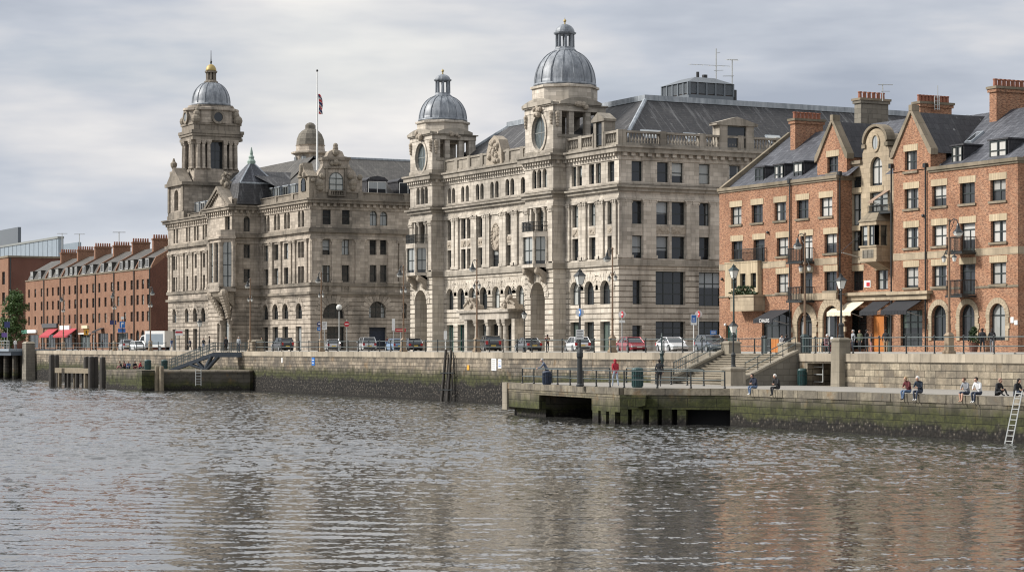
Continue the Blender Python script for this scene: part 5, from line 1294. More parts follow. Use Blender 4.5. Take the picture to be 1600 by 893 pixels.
# right side
def lop(p0, p1, q0, q1, k='rect'):
    a, b = sy(p0, LXR), sy(p1, LXR); pm = (p0 + p1) / 2; return op((a + b) / 2, zX(pm, q0, LXR), zX(pm, q1, LXR), b - a, k)
sR = [lop(504.5, 538, 497, 473.5, 'arch'), lop(576.5, 603.5, 496.5, 470.5, 'arch'), lop(511, 539, 545, 510), lop(577, 604, 545, 511), lop(628, 636, 497, 473, 'arch')]
sR = [op(a, max(b, STREET + .02), c, d_, k) for a, b, c, d_, k in sR]
sL = [lop(a, b, 440.5, 414) for a, b in ((503.5, 516), (534, 546), (577.5, 588.5), (594, 604.5))]; sU = [lop(a, b, 398, 374) for a, b in ((503.8, 516), (534, 546), (577.5, 588.5), (594, 604.5))]
sA = [lop(504, 517, 350.5, 327.5), lop(534.5, 546.5, 350.5, 327.5), lop(578, 589.5, 352.5, 329.5, 'arch'), lop(594, 605.5, 352.5, 330.5, 'arch')]
facade(mr, maps(LXR), YS, LYB, STREET - .1, L_base0, sR, .6, grv2); facade(m, maps(LXR), YS, LYB, L_base0, L_fr0, sL + sU, .4); facade(m, maps(LXR), YS, LYB, L_fr0, L_c1, sA, .35)
windows(lb, 's', LXR, sR[:2] + sR[4:], 'grid', .6, glass='glass_dark', name='arched_window'); windows(lb, 's', LXR, sL + sU, 'sash', .4, glass='glass_dark', name='sash_window'); windows(lb, 's', LXR, sA, 'sash', .35, glass='glass_dark', name='attic_window')
window(lb, 's', LXR, sR[2][0], sR[2][1], sR[2][2], sR[2][3], 'rect', 'grid', .6, glass='glass_dark', name='entrance_door')
q = MB(); q.box(LXR - .62, LXR - .55, sR[3][0] - sR[3][3] / 2, sR[3][0] + sR[3][3] / 2, sR[3][1], sR[3][2])
for i in range(9): z = sR[3][1] + i * .42; q.box(LXR - .56, LXR - .52, sR[3][0] - sR[3][3] / 2, sR[3][0] + sR[3][3] / 2, z, z + .05)
q.build('garage_door', M['bin_navy'], lb)
voussoirs(lb, 's', LXR, sR[:2], 11, (1.3, 1.0), .06, 'stone2'); voussoirs(lb, 'f', YS, r_ar + l_ar, 7, (.8, .6), .05, 'stone2')
m.quad((LXL, LYB, STREET), (LXR, LYB, STREET), (LXR, LYB, L_c1), (LXL, LYB, L_c1)); m.quad((LXL, YS, STREET), (LXL, LYB, STREET), (LXL, LYB, L_c1), (LXL, YS, L_c1))
# centre pavilion
cdoor = [op(fx(p, YC), STREET + .02, zY(p, q, YC), w_) for p, q, w_ in ((343, 505, 1.9), (352.5, 497, 2.6))]
tallw = [op(fx(355.3, YC), zY(355, 359, YC), zY(355, 321, YC), 1.9, 'arch')]
facade(mr, mapf(YC), pc0, pc1, STREET - .1, L_base0, cdoor, .6, grv2); facade(m, mapf(YC), pc0, pc1, L_base0, L_fr0, [], .3); facade(m, mapf(YC), pc0, pc1, L_fr0, L_c1 + 1.2, tallw, .5)
windows(lb, 'f', YC, cdoor, 'door', .6, glass='glass_dark', name='entrance_door'); windows(lb, 'f', YC, tallw, 'grid', .5, name='tall_arched_window')
sq = [op(sy(385.7, pc1), zX(385.7, a, pc1), zX(385.7, b, pc1), w_, k) for a, b, w_, k in ((361.5, 338, .95, 'arch'), (403, 382, .95, 'rect'), (441, 420, .95, 'rect'))]
facade(mr, maps(pc1), YC, YS + .1, STREET - .1, L_base0, [], .4, grv2); facade(m, maps(pc1), YC, YS + .1, L_base0, L_fr0, sq[1:], .4); facade(m, maps(pc1), YC, YS + .1, L_fr0, L_c1, sq[:1], .35)
windows(lb, 's', pc1, sq, 'sash', .35, glass='glass_dark')
m.quad((pc0, YC, STREET), (pc0, YS, STREET), (pc0, YS, L_c1), (pc0, YC, L_c1))
m.build('walls', M['stone2'], lb); mr.build('rusticated_base', M['stone2'], lb)
ta0, ta1 = fx(263.5, YS - .5), fx(287.5, YS - .5); TY0 = YS - .5
def lcourse(name, z0, z1, pr, mat):
    q = MB(); q.box(LXL - pr, LXR + pr, YS - pr, LYB + pr, z0, z1); q.box(pc0 - pr, pc1 + pr, YC - pr, YS + 1, z0 - .004, z1 + .004)
    return q.build(name, M[mat], lb)
lcourse('base_course', L_base0, L_base1, .3, 'stone2_trim'); lcourse('sill_course', L_sill0, L_sill1, .22, 'stone2_trim'); lcourse('frieze', L_fr0, L_fr0 + .3, .15, 'stone2')
lcourse('string_cornice', L_st0, L_st1, .42, 'stone2_trim'); lcourse('sill_band', at0 - .35, at0 - .18, .12, 'stone2_trim'); 
lcourse('cornice', L_d1, L_c1 - .2, .7, 'stone2_trim'); lcourse('cornice_top', L_c1 - .2, L_c1, .88, 'stone2_trim')
q = MB(); q.box(LXL - .12, LXR + .12, YS - .12, LYB + .12, L_d0 - .4, L_d1 - .004); q.box(pc0 - .12, pc1 + .12, YC - .12, YS + 1, L_d0 - .404, L_d1 - .002); dentils(q, 'f', YS, LXL, pc0, L_d0, L_d1, .5, .8, .35); dentils(q, 'f', YS, rwl, LXR, L_d0, L_d1, .5, .8, .35); dentils(q, 's', LXR, YS, LYB, L_d0, L_d1, .5, .95, .4); dentils(q, 'f', YC, pc0, pc1, L_d0, L_d1, .5, .8, .35); dentils(q, 's', pc1, YC, YS, L_d0, L_d1, .5, .8, .35)
q.build('dentil_cornice', M['stone2'], lb)
pl = Vector(worldloc(lb)); h_ = L_fr0 - L_sill1
pmesh = pilaster_mesh(.8, h_, .22, .6, 'front_pilaster', M['stone2'])
for p in (409.5, 423.2, 426, 439, 455, 461, 479.5, 265.5, 269, 280, 284, 287, 297.5, 300.5, 311, 314, 324): place('pilaster', pmesh, lb, Vector((fx(p, YS), YS, L_sill1)) - pl)
smesh = pilaster_mesh(1.4, h_, .22, .6, 'side_pilaster', M['stone2'])
for p in (494, 525, 562, 613, 630): place('pilaster', smesh, lb, Vector((LXR, sy(p, LXR), L_sill1)) - pl, pi / 2)
for a, b in ((503.5, 517), (534, 548)):
    q = MB(); balustrade(q, 's', LXR + .08, sy(a, LXR), sy(b, LXR), zX(525, 455, LXR), zX(525, 443.5, LXR), .12, 6); q.build('window_balustrade', M['stone2_trim'], lb)
q = MB(); balustrade(q, 'f', YS - .1, LXL, pc0, L_c1, L_p1 - .4, .4, 5, solid=True); balustrade(q, 'f', YS - .1, pc1, LXR, L_c1, L_p1, .4, 6, solid=True); balustrade(q, 's', LXR + .1, YS + .4, LYB, L_c1, L_p1, .4, 7, solid=True)
q.box(pc0, pc1 + .1, YC + .3, YC + .7, L_c1, zX(380, 310, pc1)); q.box(pc1 - .3, pc1 + .1, YC + .7, YS - .2, L_c1, zX(380, 310, pc1)); q.build('parapet', M['stone2_trim'], lb)
# centre gable with dentilled pediment, carving on top
gxm = (fx(327, YC) + fx(360.5, YC)) / 2; gx0, gx1 = fx(325.5, YC), fx(361, YC); gz0, gz1 = zY(342, 324, YC), zY(345, 296, YC)
for nm_, e, y0_, y1_, mt in (('gable', 0., YC + .02, YC + .6, 'stone2'),):
    q = MB(); q.prismY([(gx0, L_c1 - .4), (gx1, L_c1 - .4), (gx1, gz0), (gxm, gz1), (gx0, gz0)], YC + .02 - .1, YC + .5)
    gb_ = q.build('gable', M[mt], lb)
q = MB()
for s_, xa_ in ((-1, gx0), (1, gx1)):
    q.prismY([(xa_ + s_ * .5, gz0 - .3), (xa_ + s_ * .5, gz0 + .15), (gxm, gz1 + .5), (gxm, gz1)], YC - .55, YC + 1.2)
    for i in range(9): u_ = (i + .5) / 9; x = xa_ + (gxm - xa_) * u_; z = gz0 + (gz1 - gz0) * u_ - .15; q.box(x - .18, x + .18, YC - .4, YC, z - .3, z)
q.build('gable_moulding', M['stone2_trim'], gb_)
q = MB(); rzt = gz1 + .2
q.quad((gx0 - .3, YC + .5, gz0), (gxm, YC + .5, rzt), (gxm, YS + 5, rzt), (gx0 - .3, YS + 5, gz0)); q.quad((gx1 + .3, YC + .5, gz0), (gxm, YC + .5, rzt), (gxm, YS + 5, rzt), (gx1 + .3, YS + 5, gz0)); q.build('gable_roof', M['coping'], lb)
q = MB(); cx_ = gxm + 1.2
for k in range(16): q.ball(gxm + RND.uniform(-.8, .8) * (1 - k / 18), YC + RND.uniform(.4, 1.6), rzt + .1 + k * .14, RND.uniform(.35, .55) * (1 - k / 30), 8, 6)
q.build('carved_finial', M['carved2'], lb)
# oriel and its great carved brackets
oc = fx(354.5, YC); o0, o1, oy = oc - 3.3, oc + 3.3, YC - 1.7; zb, zt = lo0 - .3, zY(349, 380, YC)
poly = [(o0, YC + .02), (o0 + 1.2, oy), (o1 - 1.2, oy), (o1, YC + .02)]
q = MB(); big = [(o0 - .25, YC + .02), (o0 + 1.1, oy - .3), (o1 - 1.1, oy - .3), (o1 + .25, YC + .02)]
q.prismZ(big, zb - .55, zb - .1); q.prismZ(poly, zb - .1, zb + .12); q.prismZ(poly, zt, zt + .5); q.prismZ(big, zt + .5, zt + .8); q.prismZ(poly, zt + .8, zt + 1.7)
for (x, y) in poly[1:3] + [(o0 + .1, YC - .15), (o1 - .1, YC - .15), (oc, oy)]: q.lathe([(.42, zb + .1), (.42, zb + .5), (.36, zb + .6), (.34, zt - .5), (.46, zt)], x, y, 8)
q.box(o0 + 1, o1 - 1, oy - .28, oy - .12, zb - .1, zb + .75)
q.build('oriel', M['stone2'], lb)
gl = MB(); fr = MB(); inn = [(o0 + .1, YC), (o0 + 1.25, oy + .12), (o1 - 1.25, oy + .12), (o1 - .1, YC)]
for a, b in zip(inn, inn[1:]):
    gl.quad((a[0], a[1], zb), (b[0], b[1], zb), (b[0], b[1], zt), (a[0], a[1], zt))
    for u0, u1 in ((0, .06), (.47, .53), (.94, 1)):
        p = (a[0] + (b[0] - a[0]) * u0, a[1] + (b[1] - a[1]) * u0); r = (a[0] + (b[0] - a[0]) * u1, a[1] + (b[1] - a[1]) * u1)
        fr.prismZ([(p[0], p[1] - .06), (r[0], r[1] - .06), (r[0], r[1] + .01), (p[0], p[1] + .01)], zb, zt)
    for t_ in (.25, .5, .75): z = zb + (zt - zb) * t_; fr.prismZ([(a[0], a[1] - .05), (b[0], b[1] - .05), (b[0], b[1] + .01), (a[0], a[1] + .01)], z - .05, z + .05)
wf = fr.build('oriel_window', M['frame_dark'], lb); gl.build('pane', M['glass'], wf)
for s_ in (-1, 1):
    q = MB()
    for k in range(9):
        u_ = k / 8; q.ball(oc + s_ * (2.6 - 1.2 * u_ ** 1.4), oy + .3 + 1.2 * u_, zb - .8 - 3.1 * u_, .62 - .28 * u_, 8, 6); q.ball(oc + s_ * (1.9 - .9 * u_), oy + .2 + 1.3 * u_, zb - .9 - 3.2 * u_, .45 - .2 * u_, 8, 6)
    q.build('carved_bracket', M['carved'], lb)
q = MB(); q.prismX([(YC + .02, zb - .55), (oy - .1, zb - .55), (oy + .2, zb - 1.2), (YC + .02, zb - 2.6)], o0 + .6, o1 - .6); q.build('oriel_base', M['carved2'], lb)
for px in (346, 360): place('portal_column', pilaster_mesh(.55, zY(350, 500, YC) - STREET, .3, .6, 'portal_column', M['stone2'], True), lb, Vector((fx(px, YC - .5), YC - .5, STREET)) - pl)
# roofs
rz1 = zd(246, dep(-170 + (LXR + 156), YS + 8)); e0 = L_c1 + .4; rl0 = pc1 - 3
A = [(rl0, YS + .7), (LXR - .7, YS + .7), (LXR - .7, LYB - 3), (rl0, LYB - 3)]; Bq2 = [(rl0, YS + 8), (LXR - 14, YS + 8), (LXR - 14, LYB - 12), (rl0, LYB - 12)]
q = MB()
for i in range(3): j = i + 1; q.quad((*A[i], e0), (*A[j], e0), (*Bq2[j], rz1), (*Bq2[i], rz1))
q.quad(*[(*p, rz1) for p in Bq2]); lr = q.build('roof', M['slate_brown'], lb)
q = MB(); q.tube([(Bq2[0][0] + 9, Bq2[0][1], rz1 + .05), (*Bq2[1], rz1 + .05)], .2, 5); q.tube([(*Bq2[1], rz1 + .05), (*Bq2[2], rz1 + .05)], .2, 5); q.build('lead_ridge', M['flash'], lr)
# roof of the left wing
wz = zd(272, dep(fx(345, YS + 7), YS + 7)); q = MB(); wx0, wx1 = ta1 - 1, pc1
q.quad((wx0, YS + .7, L_c1 + .2), (wx1, YS + .7, L_c1 + .2), (wx1, YS + 8, wz), (wx0, YS + 8, wz)); q.quad((wx0, YS + 8, wz), (wx1, YS + 8, wz), (wx1, YS + 16, L_c1), (wx0, YS + 16, L_c1)); lwr = q.build('wing_roof', M['slate_brown'], lb)
def small_dormer(parent, side, c, plane, z0, w_, h_, dp, mat='flash', glass='glass_dark', style='vert', frame='frame_white'):
    q = MB()
    if side == 'f': q.box(c - w_ / 2, c + w_ / 2, plane, plane + dp, z0, z0 + h_); q.box(c - w_ / 2 - .12, c + w_ / 2 + .12, plane - .15, plane + dp, z0 + h_, z0 + h_ + .12)
    else: q.box(plane - dp, plane, c - w_ / 2, c + w_ / 2, z0, z0 + h_); q.box(plane - dp, plane + .15, c - w_ / 2 - .12, c + w_ / 2 + .12, z0 + h_, z0 + h_ + .12)
    o = q.build('dormer', M[mat], parent)
    window(o, side, plane - .075 if side == 'f' else plane + .075, c, z0 + .12, z0 + h_ - .06, w_ - .24, 'rect', style, 0., frame=frame, glass=glass, name='dormer_window')
    return o
for p in (308, 318, 328): small_dormer(lwr, 'f', fx(p, YS + 1.3), YS + 1.3, L_c1 + .5, 2.1, 1.75, 2.5)
for p in (411, 423, 434, 447, 459): small_dormer(lr, 'f', fx(p, YS + 1.5), YS + 1.5, L_p1 - .25, 1.9, 1.7, 2.6, frame='frame_grey')
for p in (589, 637):
    o = small_dormer(lr, 's', sy(p, LXR - 1.4), LXR - 1.4, L_p1 - .2, 2.9, 1.9, 3.4, mat='tile_dark'); yc = sy(p, LXR - 1.4)
    q = MB(); q.prismX([(yc - 1.6, L_p1 + 1.82), (yc + 1.6, L_p1 + 1.82), (yc + 1.1, L_p1 + 2.2), (yc, L_p1 + 2.4), (yc - 1.1, L_p1 + 2.2)], LXR - 1.2, LXR - 5); q.build('dormer_roof', M['tile_dark'], o)
# pyramid roof over the centre
pyc = YC + 4.0; pxr = fx(375, pyc - 2.6); pw = 2.4; pxc = pxr - pw; zpy0, zpy1, zpy2 = zd(310, dep(pxc, pyc)), zd(286.5, dep(pxr, pyc)), zd(252, dep(pxc, pyc))
q = MB(); q.frustum(pxc, pyc, L_c1 + .2, zpy1, pw + 1.1, 3.4, pw + .2, 2.75); q.build('mansard', M['slate'], lb)
q = MB(); q.frustum(pxc, pyc, zpy1, zpy2, pw + .15, 2.65, .12, .12); pyr = q.build('pyramid_roof', M['slate_blue'], lb)
q = MB()
for sx in (-1, 1):
    for s2 in (-1, 1): q.tube([(pxc + sx * (pw + .15), pyc + s2 * 2.65, zpy1 + .02), (pxc, pyc, zpy2)], .15, 5)
q.tube([(pxc + pw + .17, pyc - 2.67, zpy1), (pxc + pw + .17, pyc + 2.67, zpy1)], .14, 5); q.build('lead_hip', M['flash'], pyr)
q = MB(); q.lathe([(.55, zpy2 - .4), (.6, zpy2), (.35, zpy2 + .35), (.42, zpy2 + .6), (.2, zpy2 + .9), (.24, zpy2 + 1.15), (.05, zpy2 + 2.)], pxc, pyc, 10); q.build('finial', M['copper_green'], pyr)
q = MB(); q.quad((pxc, pyc - 1, zpy2 - 1.4), (pxc, LYB - 14, zpy2 - 1.2), (pxc + 12, LYB - 14, L_c1), (pxc + 12, pyc + 4, L_c1)); q.quad((pxc, pyc, zpy2 - 1.4), (pxc, LYB - 14, zpy2 - 1.2), (pxc - 9, LYB - 14, L_c1), (pxc - 9, pyc + 4, L_c1)); q.build('rear_roof', M['slate'], lb)
# Dutch gable with arched window on the right side, near the corner
gy = sy(524, LXR); q = MB(); zx = lambda px, py: zX(px, py, LXR + .1); xg = LXR + .1
def yg(px): return sy(px, xg)
prof = [(496, 300), (566, 300), (566, 281), (559, 279), (556, 270), (549, 262), (546, 256), (548, 251), (548, 248), (540, 246), (537, 238), (533, 233), (524, 230), (515, 233), (511, 238), (508, 246), (500, 248), (500, 251), (502, 256), (499, 262), (494, 270), (491, 279), (486, 281)]
prof = [(496, 300), (566, 300), (566, 280), (559, 279), (555, 269), (548, 262), (545, 256), (546, 250), (546, 246), (538, 244), (535, 237), (524, 232), (514, 237), (511, 244), (503, 246), (503, 250), (505, 256), (503, 262), (498, 269), (495, 279), (496, 284)]
q.prismX([(yg(a), zx(a, b)) for a, b in prof], xg, xg - 1.0); gbl = q.build('dutch_gable', M['stone2'], lb)
q = MB(); q.prismX([(yg(502), zx(502, 250)), (yg(547), zx(547, 250)), (yg(547), zx(547, 246)), (yg(502), zx(502, 246))], xg + .3, xg - 1.1); q.prismX([(yg(508), zx(508, 300)), (yg(511.5), zx(511, 300)), (yg(511.5), zx(511, 263)), (yg(508), zx(508, 263))], xg + .14, xg); q.prismX([(yg(538), zx(538, 300)), (yg(541.5), zx(541, 300)), (yg(541.5), zx(541, 263)), (yg(538), zx(538, 263))], xg + .14, xg)
q.prismX([(yg(506), zx(506, 263)), (yg(543), zx(543, 263)), (yg(543), zx(543, 260.5)), (yg(506), zx(506, 260.5))], xg + .24, xg)
q.build('gable_moulding', M['stone2_trim'], gbl)
q = MB()
for px, py, r in ((524, 254, .5), (518, 255, .35), (530, 255, .35), (524, 238, .5), (524, 232, .4), (524, 227.5, .36), (499, 286, .6), (503, 275, .45), (551, 286, .6), (547, 275, .45), (500, 293, .5), (551, 293, .5), (562, 277, .4), (489, 281, .3)): q.ball(xg + .05, yg(px), zx(px, py), r, 8, 6)
q.build('gable_carving', M['carved2'], gbl)
aw = lop(513.5, 535, 297.5, 269.5, 'arch'); q = MB(); window(gbl, 's', xg + .075, aw[0], aw[1], aw[2], aw[3], 'arch', 'grid', 0., name='gable_window')
q = MB(); balustrade(q, 's', xg + .2, sy(512, LXR), sy(539, LXR), zX(524, 306.5, LXR), zX(524, 297.5, LXR), .16, 9); q.build('gable_balustrade', M['stone2_trim'], gbl)
q = MB(); x = fx(473.5, YS - .3); q.box(x - 1.9, x + 1.9, YS - .2, YS + .9, L_c1 + .01, zY(473, 277, YS)); q.prismY([(x - 2.1, zY(473, 277, YS)), (x + 2.1, zY(473, 277, YS)), (x + .5, zY(473, 266, YS)), (x, zY(473, 255, YS)), (x - .5, zY(473, 266, YS))], YS - .4, YS + 1.)
o = q.build('corner_aedicule', M['carved2'], lb); window(o, 'f', YS - .28, x, L_p1, zY(473, 279, YS), 1.5, 'arch', 'sash', 0., glass='glass_dark')
q = MB()
for k in range(8): q.ball(x + RND.uniform(-.9, .9), YS - .4, zY(473, 276 - k * 2.2, YS), .38, 7, 5)
q.build('aedicule_carving', M['carved2'], o)
# ------- the tall tower
T = []
tz1 = zY(287, 284, TY0)                                   # top of the lower stage
tdp = 9.0
q = MB(); arw = [op((ta0 + ta1) / 2, zY(277, 329, TY0), zY(277, 296, TY0), 1.9, 'arch')]
tw = MB(); tw.box(ta0, ta1, TY0, TY0 + tdp, L_c1 - .02, L_c1 + .02)
facade(tw, mapf(TY0), ta0, ta1, L_c1, tz1, arw, .8)
for xx in (ta0, ta1): tw.quad((xx, TY0, L_c1), (xx, TY0 + tdp, L_c1), (xx, TY0 + tdp, tz1), (xx, TY0, tz1))
tw.quad((ta0, TY0 + tdp, L_c1), (ta1, TY0 + tdp, L_c1), (ta1, TY0 + tdp, tz1), (ta0, TY0 + tdp, tz1)); tw.quad((ta0, TY0, tz1), (ta1, TY0, tz1), (ta1, TY0 + tdp, tz1), (ta0, TY0 + tdp, tz1))
tow = tw.build('tower', M['stone2'], lb)
window(tow, 'f', TY0, arw[0][0], arw[0][1], arw[0][2], 1.9, 'arch', 'four', .8, glass='glass_dark')
q = MB(); q.box(ta0 - .1, ta1 + .1, TY0 - .1, TY0 + tdp, L_c1 + .05, L_c1 + 1.1); q.box(ta0 - .5, ta1 + .5, TY0 - .5, TY0 + tdp + .5, tz1 - .45, tz1 + .05)
q.prismY([(ta0 + .4, tz1 + .05), (ta1 - .4, tz1 + .05), ((ta0 + ta1) / 2, tz1 + 2.4)], TY0 - .5, TY0 + 1.5)
for x in (ta0 + .45, ta1 - .45): q.box(x - .4, x + .4, TY0 - .2, TY0 + .1, L_c1 + 1.1, tz1 - .45)
q.build('tower_course', M['stone2_trim'], tow)
ur = MB(); ux, uy = ta0 + .7, TY0 + .6; ur.box(ux - .5, ux + .5, uy - .5, uy + .5, tz1 + .05, tz1 + 2.); ur.lathe([(.3, tz1 + 2.), (.2, tz1 + 2.3), (.5, tz1 + 2.9), (.52, tz1 + 3.3), (.25, tz1 + 3.6), (.1, tz1 + 4.1)], ux, uy, 10); ur.build('urn', M['carved2'], tow)
# upper stage
ins = 1.2; ux0, ux1, uy0, uy1 = ta0 + ins, ta1 - ins, TY0 + ins, TY0 + 7
while pxof(ux0 - .75, uy0 - .75) < 278.5: uy0 += .05
while pxof(ux1 + .75, uy1 + .75) < 380.5: uy1 += .05
zu = lambda py, px=298: zd(py, dep(ux1, uy0))
ub, uc0, uc1, uen, uco, udr = zu(278), zu(263), zu(219), zu(208), zu(203), zd(166, dep(ux1 - 2, uy0 + 3))
xcm, ycm = (ux0 + ux1) / 2, (uy0 + uy1) / 2
q = MB(); q.box(ux0 - .4, ux1 + .4, uy0 - .4, uy1 + .4, tz1 + .05, ub); q.box(ux0 - .2, ux1 + .2, uy0 - .2, uy1 + .2, ub, uc0)
wy_ = op(ycm, uc0 + .05, uc1 - .1, 2.3); wn = [op(ycm - 1.95, uc0 + .05, uc1 - .1, .85), op(ycm + 1.95, uc0 + .05, uc1 - .1, .85)]
facade(q, maps(ux1), uy0, uy1, uc0, uen, [wy_] + wn, .6); wf_ = op(xcm, uc0 + .05, uc1 - .1, 1.7); facade(q, mapf(uy0), ux0, ux1, uc0, uen, [wf_], .6)
q.quad((ux0, uy0, uc0), (ux0, uy1, uc0), (ux0, uy1, uen), (ux0, uy0, uen)); q.quad((ux0, uy1, uc0), (ux1, uy1, uc0), (ux1, uy1, uen), (ux0, uy1, uen))
us = q.build('upper_stage', M['stone2'], tow)
window(us, 's', ux1, wy_[0], wy_[1], wy_[2], wy_[3], 'rect', 'grid', .6); windows(us, 's', ux1, wn, 'sash', .6, glass='glass_dark'); window(us, 'f', uy0, wf_[0], wf_[1], wf_[2], wf_[3], 'rect', 'sash', .6, glass='glass_dark')
cmesh = pilaster_mesh(.6, uc1 - uc0 + .15, .3, .7, 'tower_column', M['stone2'], True)
for y in (uy0 + .4, uy0 + 1.25, ycm - 1.35, ycm + 1.35, uy1 - 1.25, uy1 - .4): place('tower_column', cmesh, us, Vector((ux1 + .3, y, uc0)) - Vector(worldloc(us)), pi / 2)
for x in (ux0 + .4, ux0 + 1.2, ux1 - 1.2, ux1 - .4): place('tower_column', cmesh, us, Vector((x, uy0 - .3, uc0)) - Vector(worldloc(us)))
q = MB()
for e, z0_, z1_ in ((.62, uc1 + .05, uc1 + .5), (.5, uc1 + .5, uen - .35), (.68, uen - .35, uen), (.8, uen, uco), (.35, uco, uco + .9), (.5, uco + .9, uco + 1.2)): q.box(ux0 - e, ux1 + e, uy0 - e, uy1 + e, z0_, z1_)
q.build('tower_cornice', M['stone2_trim'], us)
q = MB(); r_ = 3.75; q.lathe([(r_, uco + 1.2), (r_, udr - 1.), (r_ + .35, udr - .8), (r_ + .3, udr - .45), (r_ - .35, udr - .3), (r_ - .4, udr)], xcm, ycm, 20, sx=.86, sy_=1.08)
dr_ = q.build('drum', M['stone2'], tow)
for ang, nm in ((0, 's'), (-pi / 2, 'f')):
    ox, oy_ = xcm + (r_ * .86 + .02) * math.cos(ang), ycm + (r_ * 1.08 + .02) * math.sin(ang); zc_ = zd(183, dep(ox, oy_)); rg = MB(); gl = MB()
    for k in range(20):
        a, b = 2 * pi * k / 20, 2 * pi * (k + 1) / 20; P = [(1.05 * math.cos(t), 1.05 * math.sin(t)) for t in (a, b)] + [(.72 * math.cos(t), .72 * math.sin(t)) for t in (b, a)]
        if nm == 's': rg.prismX([(oy_ + u_, zc_ + v_) for u_, v_ in P], ox + .18, ox - .3)
        else: rg.prismY([(ox + u_, zc_ + v_) for u_, v_ in P], oy_ - .18, oy_ + .3)
    c = [(.75 * math.cos(2 * pi * k / 20), .75 * math.sin(2 * pi * k / 20)) for k in range(20)]
    gl.quad(*[((ox + .05, oy_ + u_, zc_ + v_) if nm == 's' else (ox + u_, oy_ - .05, zc_ + v_)) for u_, v_ in c])
    rw = rg.build('round_window', M['stone2_trim'], dr_); gl.build('pane', M['glass_dark'], rw)
for sx, s2 in ((1, -1), (1, 1), (-1, -1), (-1, 1)):
    q = MB(); bx_, by_ = xcm + sx * (ux1 - ux0) * .55, ycm + s2 * (uy1 - uy0) * .5
    for k, (rr, dz) in enumerate(((.75, .5), (.6, 1.3), (.45, 2.0), (.3, 2.6))): q.ball(bx_ - sx * k * .25, by_ - s2 * k * .25, uco + 1.2 + dz, rr, 8, 6)
    q.build('scroll_buttress', M['carved2'], dr_)
dz0 = zd(162.5, dep(xcm, ycm)); dz1 = zd(129, dep(xcm, ycm)); dr2 = 2.95 * dep(xcm, ycm) / 340
prof = [(dr2 * math.cos(t / 12 * 1.46) ** .8, dz0 + (dz1 - dz0) * math.sin(t / 12 * 1.46) / math.sin(1.46)) for t in range(13)]
q = MB(); q.lathe([(dr2 * 1.05, udr - .02), (dr2 * 1.05, dz0 - .1)] + prof, xcm, ycm, 32); dm_ = q.build('dome', M['lead'], tow, smooth=True)
q = MB()
for j in range(14): a = 2 * pi * (j + .5) / 14; q.tube([(xcm + (r + .02) * math.cos(a), ycm + (r + .02) * math.sin(a), z) for r, z in prof], .08, 4)
q.build('ribs', M['lead'], dm_)
zq = lambda py: zd(py, dep(xcm, ycm)); q = MB(); q.lathe([(1.15, dz1 - .3), (1.1, dz1 + .1), (.85, dz1 + .25), (.85, zq(125))], xcm, ycm, 12)
for j in range(8): a = 2 * pi * (j + .5) / 8; q.box(xcm + .62 * math.cos(a) - .14, xcm + .62 * math.cos(a) + .14, ycm + .62 * math.sin(a) - .14, ycm + .62 * math.sin(a) + .14, zq(125), zq(114))
q.lathe([(.4, zq(125)), (.4, zq(114))], xcm, ycm, 8); q.lathe([(.95, zq(114)), (1.0, zq(111.5))], xcm, ycm, 12); ln = q.build('lantern', M['stone2_trim'], tow)
q = MB(); q.lathe([(.82 * math.cos(t / 8 * pi / 2) + .02, zq(111.4) + (zq(100.5) - zq(111.4)) * math.sin(t / 8 * pi / 2)) for t in range(9)], xcm, ycm, 14); q.build('gold_cap', M['gold'], ln, smooth=True)
q = MB(); q.lathe([(.12, zq(101)), (.06, zq(90)), (.04, zq(79))], xcm, ycm, 6); q.ball(xcm, ycm, zq(97), .2, 8, 6); q.build('spire_rod', M['iron'], ln)
# ------- small stone-domed turret at the back
bt = at(485, 372.); zq2 = lambda py: zd(py, 372.)
q = MB(); q.lathe([(2.6, L_c1), (2.6, zq2(243)), (3.3, zq2(240.5)), (3.3, zq2(238)), (2.5, zq2(236)), (2.4, zq2(229)), (2.6, zq2(227))], *bt, 8, rot=.3)
tr2 = q.build('turret', M['stone2'], lb); q = MB()
q.lathe([(2.45, zq2(227)), (2.35, zq2(218)), (2.0, zq2(210)), (1.5, zq2(205)), (.95, zq2(202)), (.9, zq2(201)), (.9, zq2(196)), (.6, zq2(193)), (.2, zq2(191.5))], *bt, 12, rot=.3); q.build('stone_dome', M['granite_wall'], tr2, smooth=False)
for k in range(8):
    a = .3 + pi / 8 + k * pi / 4; ox, oy_ = bt[0] + 2.42 * math.cos(a), bt[1] + 2.42 * math.sin(a); q = MB(); q.box(ox - .35, ox + .35, oy_ - .35, oy_ + .35, zq2(252), zq2(246)); q.build('turret_window', M['glass_dark'], tr2)
